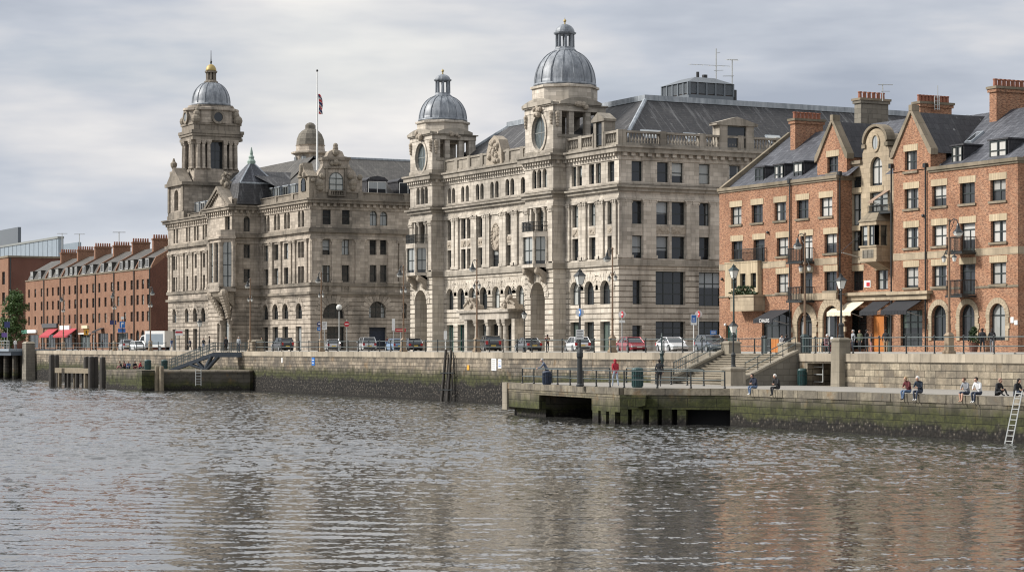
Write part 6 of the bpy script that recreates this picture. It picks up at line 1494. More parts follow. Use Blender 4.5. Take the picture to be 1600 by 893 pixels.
# ------- flagpole with the flag at half mast
fpx, fpy = LXR - 8.5, YS + 4.; fD = dep(fpx, fpy); ox = pxof(fpx, fpy)
fpx, fpy = at(495.5, fD)
fp = thing('flagpole', (fpx, fpy, zd(264, fD)), 'tall white flagpole on the roof of the brown stone building', 'flagpole')
q = MB(); q.lathe([(.16, zd(266, fD)), (.13, zd(190, fD)), (.07, zd(111.5, fD))], fpx, fpy, 8); q.build('pole', M['white'], fp); q = MB(); q.ball(fpx, fpy, zd(110.5, fD), .17, 8, 6); q.build('finial', M['iron'], fp)
def flag_mat():
    m, nt, bs = new_mat('flag_cloth'); g = N(nt); tc = g.node('ShaderNodeTexCoord'); o = g.sep(tc.outputs['Generated'])
    w_ = g.math('FRACT', g.math('ADD', g.math('MULTIPLY', o[2], 3.2), g.math('MULTIPLY', o[0], 1.1)))
    nt.links.new(g.ramp(w_, [(.0, (.015, .02, .09)), (.36, (.02, .025, .1)), (.42, (.55, .53, .5)), (.5, (.5, .03, .04)), (.72, (.42, .02, .03)), (.8, (.5, .48, .46))]), bs.inputs['Base Color']); bs.inputs['Roughness'].default_value = .85
    return m
q = MB(); za_, zb_ = zd(147, fD), zd(178.5, fD); n = 14; rows = []
for i in range(n + 1):
    u_ = i / n; z = za_ + (zb_ - za_) * u_; w_ = .18 + .55 * math.sin(min(1, u_ * 1.25) * pi * .9) * (1 - .3 * u_); rows.append([(fpx + RTX * (.12 + w_ * s_ + .25 * u_) + .1 * math.sin(s_ * 9 + u_ * 4), fpy + RTY * (.12 + w_ * s_ + .25 * u_) + .14 * math.cos(s_ * 9 + u_ * 3), z) for s_ in (0, .25, .5, .75, 1.)])
for i in range(n):
    for k in range(4): q.quad(rows[i][k], rows[i][k + 1], rows[i + 1][k + 1], rows[i + 1][k])
tag(q.build('flag', flag_mat(), None), 'limp red, white and blue flag at half mast on the flagpole', 'flag')
# ------------------------------------------------------------------ red brick flats on the right
YK = 31.; KR = 1.5; YKC = YK + KR
kx0, kx1, kx2, kx2b, kx3 = fx(1124, YK), fx(1308, YK), fx(1396, YK), fx(1451, YK), fx(1590.5, YK)
zk = lambda px, py: zY(px, py, YK)
zr_ = lambda py: zY(1560, py, YK)
kp0, kp1 = zk(1308, 273) - .42, zk(1589, 245.5) - .42
KB = YK + 22
kb_ = thing('brick_flats', ((kx0 + kx3) / 2, YK, STREET), 'red brick flats with stone banding, pointed gables and big chimneys', 'building')
RA, RB, RC = (zr_(313.5), zr_(280.5)), (zr_(378), zr_(344.5)), (zr_(443.5), zr_(410))
m = MB(); W = 1.7
lx_A = (1150, 1183, 1219, 1254, 1290.7); lx_B = (1151.5, 1186, 1222.7, 1260, 1297.8)
opsA = [op(fx(p, YK), *RA, W) for p in lx_A]; opsB = [op(fx(p, YK), *RB, W) for p in (1151.5, 1222.7, 1297.8)]
drB = [op(fx(p, YK), zr_(391), RB[1], W) for p in (1186, 1260)]
opsC = [op(fx(p, YK), *RC, W) for p in (1222.7, 1297.8)]; drC = [op(fx(1260, YK), zr_(459), RC[1], W)]
bayop = [op(fx(1163, YK), zk(1163, 449), zk(1163, 426), 3.6)]
gA = [op(fx(1258.6, YK), STREET + .02, zk(1258, 487), 2.15, 'arch'), op(fx(1300, YK), STREET + .02, zk(1300, 477), 2.3, 'arch')]
gS = [op(fx(1143, YK), STREET + .02, zk(1143, 508), 1.75), op(fx(1213, YK), STREET + .02, zk(1213, 487), 4.3)]
facade(m, mapf(YK), kx0, kx1, STREET - .1, kp0, opsA + opsB + drB + opsC + drC + bayop + gA + gS, .28)
windows(kb_, 'f', YK, opsA + opsB + opsC, 'four', .28, glass='glass_flat'); windows(kb_, 'f', YK, drB + drC, 'door', .28, glass='glass_flat', name='balcony_door')
windows(kb_, 'f', YK, gA, 'door', .28, glass='glass_dark', name='arched_door'); window(kb_, 'f', YK, *gS[0][:1], gS[0][1], gS[0][2], gS[0][3], 'rect', 'door', .28, frame='green_door', glass='glass_shop', name='green_door'); window(kb_, 'f', YK, gS[1][0], gS[1][1], gS[1][2], gS[1][3], 'rect', 'grid', .28, glass='glass_shop', name='shop_window')
# gabled block and right block (one plane)
gX = (1424, 1467.5, 1511.5, 1559.3)
oA = [op(fx(p, YK), *RA, W) for p in gX]; oB = [op(fx(p, YK), *RB, W) for p in (1424, 1467.8, 1560)]; dB = [op(fx(1512, YK), zr_(391), RB[1], W)]
oC = [op(fx(p, YK), *RC, W) for p in (1424, 1467.8, 1560)]; dC = [op(fx(1512, YK), zr_(459), RC[1], W)]
gArc = [op(fx(p, YK), STREET + .95, zr_(473.5), 1.75, 'arch') for p in (1467.6, 1512, 1559)]
shopR = [op(fx(1424, YK), STREET + .5, zk(1424, 484), 2.7)]
facade(m, mapf(YK), kx2, kx2b, STREET - .1, zk(1451, 262), oA[:1] + oB[:1] + oC[:1] + shopR, .28)
facade(m, mapf(YK), kx2b, kx3, STREET - .1, kp1, oA[1:] + oB[1:] + dB + oC[1:] + dC + gArc, .28)
windows(kb_, 'f', YK, oA + oB + oC, 'four', .28, glass='glass_flat'); windows(kb_, 'f', YK, dB + dC, 'door', .28, glass='glass_flat', name='balcony_door'); windows(kb_, 'f', YK, gArc, 'four', .28, glass='glass', name='arched_window'); windows(kb_, 'f', YK, shopR, 'grid', .28, glass='glass_shop', name='shop_window')
# recessed middle
cx0, cx1 = kx1, kx2
z53 = zY(1360, 254, YKC); strip = [op(fx(1338.5, YKC), zY(1338, 293, YKC), zY(1338, 276, YKC), 1.2), op(fx(1338.5, YKC), zY(1338, 352, YKC), zY(1338, 303, YKC), 1.2), op(fx(1338.5, YKC), zY(1338, 392, YKC), zY(1338, 361, YKC), 1.2)]
mid = [op(fx(1340, YKC), *RC, 1.5), op(fx(1378, YKC), *RC, 1.5)]; arcw = [op(fx(1369, YKC), zY(1368, 290, YKC), zY(1368, 245, YKC), 1.55, 'arch')]
bdoor = [op(fx(1373, YKC), zY(1373, 331, YKC), zY(1373, 300, YKC), 2.3)]
shopM = [op(fx(1339, YKC), STREET + .3, zY(1339, 484, YKC), 2.6), op(fx(1387, YKC), STREET + .02, zY(1387, 490, YKC), .9)]; odoor = [op(fx(1371.5, YKC), STREET + .02, zY(1372, 491, YKC), 1.6)]
facade(m, mapf(YKC), cx0, cx1, STREET - .1, zr_(397), mid + shopM + odoor, .28)
ms = MB(); xs_ = fx(1368.3, YKC); zc2 = zY(1367, 238, YKC); facade(ms, mapf(YKC), cx0, xs_ - 1.75, zr_(397), z53, strip, .3); facade(ms, mapf(YKC), xs_ - 1.75, xs_ + 1.75, zr_(397), zc2, arcw + bdoor, .3); facade(ms, mapf(YKC), xs_ + 1.75, cx1, zr_(397), zY(1392, 246, YKC), [], .3)
ms.box(xs_ - 1.75, xs_ - 1.45, YKC + .003, YKC + .6, z53, zc2); ms.box(xs_ + 1.45, xs_ + 1.75, YKC + .003, YKC + .6, z53, zc2)
windows(kb_, 'f', YKC, strip + mid, 'four', .28, glass='glass'); windows(kb_, 'f', YKC, arcw, 'four', .3, glass='glass_flat', name='arched_window'); windows(kb_, 'f', YKC, bdoor, 'grid', .3, glass='glass', name='balcony_door'); windows(kb_, 'f', YKC, shopM, 'grid', .28, glass='glass_shop', name='shop_window')
q = MB(); h, a, b, w_, k = odoor[0]; q.box(h - w_ / 2, h + w_ / 2, YKC + .2, YKC + .28, a, b)
for sx in (-.4, .4):
    for z0_, z1_ in ((.2, 1.), (1.15, 2.4)): q.box(h + sx - .28, h + sx + .28, YKC + .17, YKC + .2, a + z0_, a + z1_)
o = q.build('wooden_door', M['wood_orange'], kb_); q = MB(); q.ball(h + .1, YKC + .14, a + 1.1, .05, 6, 4); q.build('handle', M['gold'], o)
for xx, ya, yb_, zt in ((kx1, YK, YKC, kp0),): m.quad((xx, ya, STREET), (xx, yb_, STREET), (xx, yb_, zt), (xx, ya, zt))
m.quad((kx2, YK, STREET), (kx2, YKC, STREET), (kx2, YKC, kp0), (kx2, YK, kp0))
m.quad((kx0, YK, STREET), (kx0, KB, STREET), (kx0, KB, kp0), (kx0, YK, kp0))
m.quad((kx0, KB, STREET), (kx3, KB, STREET), (kx3, KB, kp1), (kx0, KB, kp1))
m.build('brick_walls', M['brick'], kb_)
q = MB(); rs = [op(YK + 3.5, *RB, 1.1)]; facade(q, maps(kx3), YK, KB, STREET - .1, kp1, rs, .25); q.build('end_wall', M['brick'], kb_); windows(kb_, 's', kx3, rs, 'four', .25)
# stone centre with round-headed gable
q = ms; zs0 = zY(1367, 226, YKC); ztop = zY(1367, 201, YKC); hw = 1.36
q.prismY([(xs_ - 1.75, zc2), (xs_ + 1.75, zc2), (xs_ + hw, zc2 + .7), (xs_ + hw, zs0)] + [(xs_ + (hw - .05) * math.cos(pi * t / 12), zs0 + (ztop - zs0) * math.sin(pi * t / 12)) for t in range(1, 12)] + [(xs_ - hw, zs0), (xs_ - hw, zc2 + .7)], YKC, YKC + .6)
cs = q.build('stone_centre', M['bandstone'], kb_)
q = MB(); pts = [(xs_ + (hw + .1) * math.cos(pi * t / 14), zs0 + .1 + (ztop - zs0 + .05) * math.sin(pi * t / 14)) for t in range(15)]
for a, b in zip(pts, pts[1:]): q.add([(a[0], YKC - .16, a[1]), (b[0], YKC - .16, b[1]), (b[0], YKC + .7, b[1]), (a[0], YKC + .7, a[1]), (a[0] + (a[0] - xs_) * .13, YKC - .16, a[1] + .2), (b[0] + (b[0] - xs_) * .13, YKC - .16, b[1] + .2), (b[0] + (b[0] - xs_) * .13, YKC + .7, b[1] + .2), (a[0] + (a[0] - xs_) * .13, YKC + .7, a[1] + .2)], [(0, 1, 5, 4), (4, 5, 6, 7), (1, 0, 3, 2), (3, 7, 6, 2), (0, 4, 7, 3), (1, 2, 6, 5)])
q.box(xs_ - hw - .35, xs_ - hw + .1, YKC - .14, YKC + .6, zs0 - .2, zs0 + .1); q.box(xs_ + hw - .1, xs_ + hw + .35, YKC - .14, YKC + .6, zs0 - .2, zs0 + .1); q.build('gable_coping', M['coping'], cs)
q = MB(); zo = zY(1367, 223, YKC)
rg = [(xs_ + .38 * math.cos(t * pi / 10), zo + .58 * math.sin(t * pi / 10)) for t in range(20)]; q.prismY(rg, YKC - .012, YKC); o = q.build('oval_window', M['glass_dark'], cs)
q = MB()
for t in range(20):
    a, b = t * pi / 10, (t + 1) * pi / 10; q.prismY([(xs_ + .38 * math.cos(a), zo + .58 * math.sin(a)), (xs_ + .55 * math.cos(a), zo + .76 * math.sin(a)), (xs_ + .55 * math.cos(b), zo + .76 * math.sin(b)), (xs_ + .38 * math.cos(b), zo + .58 * math.sin(b))], YKC - .1, YKC)
q.build('surround', M['bandstone'], o)
q = MB(); q.box(cx0 + .02, fx(1347, YKC), YKC - .2, YKC + .4, z53, z53 + .28); q.build('parapet_coping', M['coping'], cs)
# barrel roof behind the stone gable
q = MB(); pts = [(xs_ + hw * math.cos(pi * t / 10), zs0 - .3 + (ztop - zs0) * math.sin(pi * t / 10)) for t in range(11)]
for a, b in zip(pts, pts[1:]): q.quad((a[0], YKC + .6, a[1]), (b[0], YKC + .6, b[1]), (b[0], YK + 9, b[1]), (a[0], YK + 9, a[1]))
q.build('barrel_roof', M['coping'], kb_)
# bands, lintels, sills
def front_band(name, xa, xb, plane, z0, z1, pr, mat): return MB().box(xa, xb, plane - pr, plane + .02, z0, z1).build(name, M[mat], kb_)
b0, b1 = zr_(398), zr_(386)
for xa, xb, pl_ in ((kx0, fx(1228, YK), YK), (fx(1273, YK), kx1 + .03, YK), (kx2 - .03, fx(1492, YK), YK), (fx(1524, YK), kx3 + .03, YK)): front_band('stone_band', xa, xb, pl_, b0, b1, .03, 'bandstone')
MB().box(kx3 - .02, kx3 + .03, YK, KB, b0, b1).build('stone_band', M['bandstone'], kb_)
for xa, xb in ((kx0, fx(1139, YK)), (fx(1195, YK), fx(1240, YK)), (kx2b + .3, fx(1500, YK)), (fx(1524, YK), kx3 + .06)): front_band('string_course', xa, xb, YK, zr_(449), zr_(445.5), .06, 'coping')
LH = .5; lint = {}
def lintel(h, z, w_, plane, nm='lintel', mat='lintel', hh=LH, pr=.035):
    k = (round(w_, 2), hh, pr, mat, nm)
    if k not in lint: lint[k] = MB().box(-w_ / 2, w_ / 2, -pr, .02, 0, hh).mesh(nm, M[mat])
    place(nm, lint[k], kb_, Vector((h, plane, z)) - Vector(worldloc(kb_)))
for h, a, b, w_, k in opsA + opsB + drB + opsC + drC + oA + oB + dB + oC + dC: lintel(h, b, w_ + .25, YK)
for h, a, b, w_, k in mid: lintel(h, b, w_ + .25, YKC)
for h, a, b, w_, k in opsA + opsB + opsC + oA + oB + oC: lintel(h, a - .17, w_ + .3, YK, 'sill', 'coping', .17, .12)
for z0_, z1_ in ((293.5, 301.5), (353, 360)): MB().box(cx0 + .02, fx(1347, YKC), YKC - .06, YKC + .02, zY(1338, z1_, YKC), zY(1338, z0_, YKC)).build('stone_band', M['lintel'], kb_)
MB().box(fx(1359, YKC), fx(1380, YKC), YKC - .05, YKC + .02, zY(1369, 299, YKC), zY(1369, 291, YKC)).build('stone_band', M['lintel'], kb_)
MB().box(cx0 + .02, fx(1345, YKC), YKC - .05, YKC + .02, zr_(397) - .01, zr_(388)).build('stone_band', M['bandstone'], kb_)
def arch_ring(h, a, b, w_, plane, tk=.42, pr=.07, foot=True, mat='bandstone'):
    q = MB(); R0 = w_ / 2; c = b - R0; n_ = 13
    for i in range(n_):
        t0, t1 = pi * (i + .03) / n_, pi * (i + .97) / n_
        q.prismY([(h - R0 * math.cos(t0), c + R0 * math.sin(t0)), (h - (R0 + tk) * math.cos(t0), c + (R0 + tk) * math.sin(t0)), (h - (R0 + tk) * math.cos(t1), c + (R0 + tk) * math.sin(t1)), (h - R0 * math.cos(t1), c + R0 * math.sin(t1))], plane - pr, plane + .02)
    z = a
    if foot:
        while z < c - .05:
            z1_ = min(c, z + .42)
            for s_ in (-1, 1): q.box(h + s_ * R0, h + s_ * (R0 + tk * (1.15 if int((z - a) / .42) % 2 else .85)), plane - pr, plane + .02, z, z1_ - .012)
            z = z1_
    q.build('arch_surround', M[mat], kb_)
for h, a, b, w_, k in gArc: arch_ring(h, a, b, w_, YK)
for h, a, b, w_, k in gA: arch_ring(h, a, b, w_, YK, .7, .12)
MB().box(fx(1240, YK), kx1 + .05, YK - .16, YK + .02, zr_(459), zr_(447)).build('door_cornice', M['bandstone'], kb_)
# parapets
def parapet(xa, xb, plane, z, ret=None):
    q = MB(); q.box(xa - .05, xb + .08, plane - .1, plane + .35, z, z + .16); q.box(xa - .1, xb + .16, plane - .2, plane + .4, z + .16, z + .42)
    if ret: q.box(xb - .3, xb + .14, plane + .4, ret, z + .16, z + .418); q.box(xb - .3, xb + .07, plane + .35, ret, z, z + .16)
    q.build('parapet', M['coping'], kb_)
parapet(kx0, kx1, YK, kp0, YKC + 1); parapet(kx2b + .1, kx3, YK, kp1, KB)
# main roofs
yr = sy(1231, kx0); zrd = zX(1231, 213, kx0); e0 = kp0 + .3
q = MB(); q.quad((kx0 + .3, YK + .4, e0), (kx1 + 1, YK + .4, e0), (kx1 + 1, yr, zrd), (kx0 + .3, yr, zrd)); q.quad((kx0 + .3, yr, zrd), (kx1 + 1, yr, zrd), (kx1 + 1, KB, e0), (kx0 + .3, KB, e0)); lroof = q.build('roof', M['slate_blue'], kb_)
q = MB(); q.prismX([(YK, kp0), (YK, kp0 + .5), (yr, zrd + .35), (KB, kp0 + .5), (KB, kp0)], kx0 - .02, kx0 + .34); q.build('gable_end', M['coping'], kb_)
yr2 = yr + .4; zr2 = zd(181.5, dep(fx(1507, yr2), yr2)); e1 = kp1 + .3
q = MB(); q.quad((kx2b - 6, YK + .4, e1), (kx3 - .2, YK + .4, e1), (kx3 - .2, yr2, zr2), (kx2b - 6, yr2, zr2)); q.quad((kx2b - 6, yr2, zr2), (kx3 - .2, yr2, zr2), (kx3 - .2, KB, e1), (kx2b - 6, KB, e1)); rroof = q.build('roof', M['slate_blue'], kb_)
q = MB(); q.quad((kx3 - .1, YK + .3, kp1), (kx3 - .1, KB, kp1), (kx3 - .1, KB, e1), (kx3 - .1, yr2, zr2 + .1), (kx3 - .1, YK + .3, e1)); q.build('gable_end', M['brick'], kb_)
q = MB(); q.quad((kx1 - 2, YKC + .3, z53), (kx2 + 3, YKC + .3, z53), (kx2 + 3, yr + 1, zrd - .8), (kx1 - 2, yr + 1, zrd - .8)); q.quad((kx1 - 2, yr + 1, zrd - .8), (kx2 + 3, yr + 1, zrd - .8), (kx2 + 3, KB, e0), (kx1 - 2, KB, e0)); q.build('roof', M['slate_blue'], kb_)
def gable(xa, xb, plane, zb, ze, xap, zap, win, dpt, ridge_to):
    q = MB(); wz0, wz1, wx = win; ops_ = [op(wx, wz0, wz1, 1.5)]
    facade(q, mapf(plane), xa, xb, zb, ze, [op(wx, wz0, min(wz1, ze), 1.5)], .28) if wz1 <= ze else None
    if wz1 > ze:
        l, r_ = wx - .75, wx + .75
        q.quad((xa, plane, zb), (l, plane, zb), (l, plane, wz1), (xa, plane, ze)) if False else None
        # wall below the sill, beside and above the window, following the slopes
        zl_ = lambda x: ze + (zap - ze) * ((x - xa) / (xap - xa) if x < xap else (xb - x) / (xb - xap))
        q.quad((xa, plane, zb), (xb, plane, zb), (xb, plane, wz0), (xa, plane, wz0))
        q.quad((xa, plane, wz0), (l, plane, wz0), (l, plane, zl_(l)), (xa, plane, ze)); q.quad((r_, plane, wz0), (xb, plane, wz0), (xb, plane, ze), (r_, plane, zl_(r_)))
        q.quad((l, plane, wz1), (r_, plane, wz1), (r_, plane, max(wz1, zl_(r_))), (xap, plane, zap), (l, plane, max(wz1, zl_(l))))
        for p0, p1 in (((l, wz0), (l, wz1)), ((l, wz1), (r_, wz1)), ((r_, wz1), (r_, wz0)), ((r_, wz0), (l, wz0))): q.quad((p0[0], plane, p0[1]), (p1[0], plane, p1[1]), (p1[0], plane + .28, p1[1]), (p0[0], plane + .28, p0[1]))
    else:
        q.quad((xa, plane, ze), (xb, plane, ze), (xap, plane, zap))
    q.quad((xb, plane, zb), (xb, plane + dpt, zb), (xb, plane + dpt, ze), (xb, plane, ze)); q.quad((xa, plane, zb), (xa, plane + dpt, zb), (xa, plane + dpt, ze), (xa, plane, ze))
    o = q.build('gable', M['brick'], kb_)
    q = MB(); t = .2
    for x_, s_ in ((xa, -1), (xb, 1)):
        q.prismY([(x_ + s_ * .22, ze - .25), (x_ + s_ * .22, ze + .2), (xap, zap + t + .15), (xap, zap - .05), (x_ - s_ * .08, ze - .12)], plane - .14, plane + .55)
    q.box(xap - .2, xap + .2, plane - .16, plane + .57, zap + .1, zap + .55); q.build('gable_coping', M['coping'], o)
    window(o, 'f', plane, wx, wz0, wz1, 1.5, 'rect', 'four', .28, glass='glass_flat')
    MB().box(wx - .88, wx + .88, plane - .035, plane + .02, wz1, wz1 + .5).build('lintel', M['lintel'], o); MB().box(wx - .9, wx + .9, plane - .12, plane + .02, wz0 - .17, wz0).build('sill', M['coping'], o)
    q = MB(); q.quad((xa, plane + .5, ze), (xap, plane + .5, zap), (xap, ridge_to, zap), (xa, ridge_to, ze)); q.quad((xb + .1, plane + .5, ze - .1), (xap, plane + .5, zap), (xap, ridge_to, zap), (xb + .1, ridge_to, ze - .1)); q.build('gable_roof', M['tile_dark'], kb_)
    return o
gy1 = YK + .95; gable(fx(1277, gy1), kx1 + .02, gy1, kp0, zY(1302, 246, gy1), fx(1301.5, gy1), zY(1302, 190, gy1), (zY(1301, 270, gy1), zY(1301, 244.5, gy1), fx(1301, gy1)), 1.5, yr + 2)
gable(kx2, kx2b + .25, YK - .02, zk(1451, 263), zk(1424, 240), fx(1425, YK), zk(1425, 175), (zk(1423, 267.5), zk(1423, 236), fx(1423.5, YK)), 1.5, yr + 3)
q = MB(); q.tube([(kx2b + .3, YK + .9, kp1 + .5), (fx(1510, yr2 - .5), yr2 - .4, zr2 - .1)], .16, 5); q.build('lead_valley', M['flash'], rroof)
for p, z0_ in ((1188, 0), (1218.6, 0), (1248.5, 0)): small_dormer(lroof, 'f', fx(p, YK + 1.3), YK + 1.3, kp0 + .35, 1.5, 1.65, 2.6, mat='tile_dark', glass='glass_flat', style='four', frame='frame_dark')
small_dormer(rroof, 'f', fx(1497, YK + 1.2), YK + 1.2, kp1 + .4, 1.4, 1.55, 2.6, mat='tile_dark', glass='glass_flat', style='four', frame='frame_dark'); small_dormer(rroof, 'f', fx(1561, YK + 1.3), YK + 1.3, kp1 + .4, 2.1, 1.6, 2.8, mat='tile_dark', glass='glass_flat', style='four', frame='frame_dark')
skylight(rroof, 'f', fx(1522, YK + 4), .42, .8, 1.5, YK + .4, yr2 - YK - .4, e1, zr2)
def chimney(px0, pxm, px1, py0, py1, Y, mat, n_pots, pot='pot', panel=False, parent=None):
    x0, x1 = fx(px0, Y), fx(pxm, Y); y1 = sy(px1, x1); D_ = dep(x1, Y); z1, z0 = zd(py0, D_), zd(py1, D_); ph = .6
    q = MB(); q.box(x0, x1, Y, y1, z0 - 3, z1 - ph - .45); q.box(x0 - .12, x1 + .12, Y - .12, y1 + .12, z1 - ph - .45, z1 - ph - .2)
    o = q.build('chimney', M[mat], parent or kb_); q = MB(); q.box(x0 - .2, x1 + .2, Y - .2, y1 + .2, z1 - ph - .2, z1 - ph); q.build('chimney_cap', M['coping'], o)
    if panel: q = MB(); yc = (Y + y1) / 2; q.prismX([(yc - .65, z0), (yc + .65, z0), (yc + .65, z1 - ph - 1.6)] + [(yc + .65 * math.cos(t * pi / 8), z1 - ph - 1.6 + .6 * math.sin(t * pi / 8)) for t in range(1, 8)] + [(yc - .65, z1 - ph - 1.6)], x1, x1 + .05); q.build('blind_arch', M['granite_wall'], o)
    for i in range(n_pots):
        y = Y + (y1 - Y) * (i + .5) / n_pots; q = MB(); q.lathe([(.17, z1 - ph), (.15, z1 - .12), (.19, z1 - .1), (.19, z1)], (x0 + x1) / 2, y, 9); q.build('chimney_pot', M[pot], o)
    return o
chimney(1235, 1242.5, 1286, 174, 218, yr - 2.2, 'brick', 7)
chimney(1335, 1345, 1388, 142, 194, yr + 2.5, 'granite_wall', 6, panel=True)
chimney(1429, 1438, 1487, 147, 178, yr + 3.5, 'brick', 9)
chimney(1546, 1557, 1612, 122, 180, yr2 - 1.5, 'brick', 8)
q = MB(); q.box(kx2b + 1, kx2b + 6, yr2 + 4, yr2 + 8, zr2 - .6, zr2 + .6); q.build('roof_hatch', M['plant_clad'], kb_)
# oriel of the stone centre
o0, o1, oy = fx(1344, YKC - 1.5), fx(1369.5, YKC - 1.5), YKC - 1.5
zq_ = lambda py: zY(1357, py, oy)
q = MB(); q.box(o0, o1, oy, YKC + .02, zq_(406), zq_(386)); q.box(o0 - .12, o1 + .12, oy - .12, YKC + .02, zq_(409), zq_(406)); q.box(o0 - .08, o1 + .08, oy - .08, YKC + .02, zq_(386), zq_(383.5)); q.box(o0 - .06, o1 + .06, oy - .06, YKC + .02, zq_(352), zq_(346))
for x in (o0, (o0 + o1) / 2 - .12, o1 - .24): q.box(x, x + .24, oy, oy + .25, zq_(383.5), zq_(352))
for y in (oy, YKC - .45): q.box(o1 - .25, o1, y, y + .42, zq_(383.5), zq_(352)); q.box(o0, o0 + .25, y, y + .42, zq_(383.5), zq_(352))
q.prismX([(YKC + .02, zq_(409)), (oy + .2, zq_(409)), (oy + .7, zq_(413)), (YKC + .02, zq_(421))], o0 + .25, o1 - .25)
og = q.build('oriel', M['bandstone'], kb_)
q = MB()
q.box(o0 + .3, o0 + 1.75, oy - .015, oy, zq_(403), zq_(390))
for i in range(3): q.box(o0 + .35 + i * .55, o0 + .47 + i * .55, oy - .05, oy, zq_(402), zq_(391))
q.build('carved_date', M['granite_wall'], og)
q = MB(); q.add([(o0 - .15, oy - .15, zq_(346)), (o1 + .15, oy - .15, zq_(346)), (o1 + .15, YKC, zq_(346)), (o0 - .15, YKC, zq_(346)), (o0 + .3, oy + .45, zq_(332)), (o1 - .3, oy + .45, zq_(332)), (o1 - .3, YKC, zq_(332)), (o0 + .3, YKC, zq_(332))], [(0, 1, 5, 4), (1, 2, 6, 5), (3, 0, 4, 7), (4, 5, 6, 7)]); q.build('oriel_roof', M['coping'], og)
hz = zq_(352.2) - zq_(383.4)
for x in (o0 + .24 + .42, (o0 + o1) / 2 + .12 + .42): window(og, 'f', oy + .12, x, zq_(383.4), zq_(352.2), .84, 'rect', 'sash', 0., glass='glass')
window(og, 's', o1 - .12, (oy + YKC) / 2, zq_(383.4), zq_(352.2), .75, 'rect', 'sash', 0., glass='glass_dark')
def rail_box(name, x0, x1, y0, y1, z0, z1, mat='iron', parent=None, floor=True, step=.13):
    """balcony guard on three sides"""
    q = MB(); pts = [(x0, y1), (x0, y0), (x1, y0), (x1, y1)]
    for a, b in zip(pts, pts[1:]):
        L = math.hypot(b[0] - a[0], b[1] - a[1]); k = max(2, int(L / step))
        for i in range(k + 1): x, y = a[0] + (b[0] - a[0]) * i / k, a[1] + (b[1] - a[1]) * i / k; q.box(x - .013, x + .013, y - .013, y + .013, z0, z1)
        for z in (z0 + .06, z1): q.tube([(a[0], a[1], z), (b[0], b[1], z)], .03, 5)
    o = q.build(name, M[mat], parent or kb_)
    if floor: q = MB(); q.box(x0 - .05, x1 + .05, y0 - .05, y1, z0 - .16, z0 - .01); q.build('balcony_floor', M['iron'], o)
    return o
rail_box('balcony', o0 + .35, o1 + 1.2, oy + .5, YKC, zq_(331.5), zq_(321))
for za_, zb_ in ((391, 370), (459.5, 437.5)):
    rail_box('balcony', fx(1249, YK), fx(1272, YK), YK - 1.25, YK, zr_(za_), zr_(za_) + 1.1); rail_box('balcony', fx(1500, YK), fx(1525, YK), YK - 1.3, YK, zr_(za_), zr_(za_) + 1.1)
# stone bay with window box on the left block
bx0, bx1 = fx(1139, YK), fx(1190, YK); by = YK - .42; zb_ = lambda py: zY(1163, py, by)
q = MB(); facade(q, mapf(by), bx0, bx1, zb_(462), zb_(410), [op(fx(p, by), zb_(450), zb_(427), .85) for p in (1147, 1160.5, 1177)], .3); q.box(bx0 - .04, bx1 + .04, by - .04, YK, zb_(410), zb_(408)); q.quad((bx1, by, zb_(462)), (bx1, YK, zb_(462)), (bx1, YK, zb_(410)), (bx1, by, zb_(410))); q.quad((bx0, by, zb_(462)), (bx0, YK, zb_(462)), (bx0, YK, zb_(410)), (bx0, by, zb_(410)))
sb = q.build('stone_bay', M['lintel'], kb_)
for p in (1147, 1160.5, 1177): window(sb, 'f', by, fx(p, by), zb_(450), zb_(427), .85, 'rect', 'sash', .3, glass='glass_dark')
b2y = YK - 1.15; q = MB(); q.box(fx(1141, b2y), fx(1177.5, b2y), b2y, YK, zb_(486), zb_(464)); q.box(fx(1140, b2y), fx(1178.5, b2y), b2y - .08, YK, zb_(464), zb_(461)); q.build('stone_box', M['bandstone'], sb)
rail_box('balcony', fx(1146, by), fx(1191, by), by + .05, YK, zb_(408), zb_(408) + 1.05, floor=False)
def shrub(parent, cx, cy, cz, rx_, ry_, rz_, n, mat='leaf_dark', name='plants', leaf=.13, world=True, tagd=None, stem=None):
    """a mass of small leaves filling an ellipsoid unevenly"""
    q = MB(); R2 = random.Random(int(cx * 13 + cy * 7 + n))
    lobes = [(R2.uniform(-.55, .55), R2.uniform(-.55, .55), R2.uniform(-.6, .6), R2.uniform(.35, .6)) for _ in range(7)]
    for i in range(n):
        a = R2.choice(lobes); v = Vector((R2.gauss(0, 1), R2.gauss(0, 1), R2.gauss(0, 1))).normalized() * a[3] * R2.uniform(.55, 1.05)
        p = Vector((cx + (a[0] + v.x) * rx_, cy + (a[1] + v.y) * ry_, cz + (a[2] + v.z) * rz_))
        d1 = Vector((R2.gauss(0, 1), R2.gauss(0, 1), R2.gauss(0, 1))).normalized() * leaf * R2.uniform(.6, 1.3); d2 = d1.cross(Vector((R2.gauss(0, 1), R2.gauss(0, 1), R2.gauss(0, 1)))).normalized() * leaf * R2.uniform(.4, .8)
        q.quad(p - d1, p + d2, p + d1, p - d2)
    return q.build(name, M[mat], parent)
shrub(sb, fx(1163, b2y + .5), b2y + .5, zb_(457), 2.4, .5, .55, 900, name='window_plants', leaf=.12)
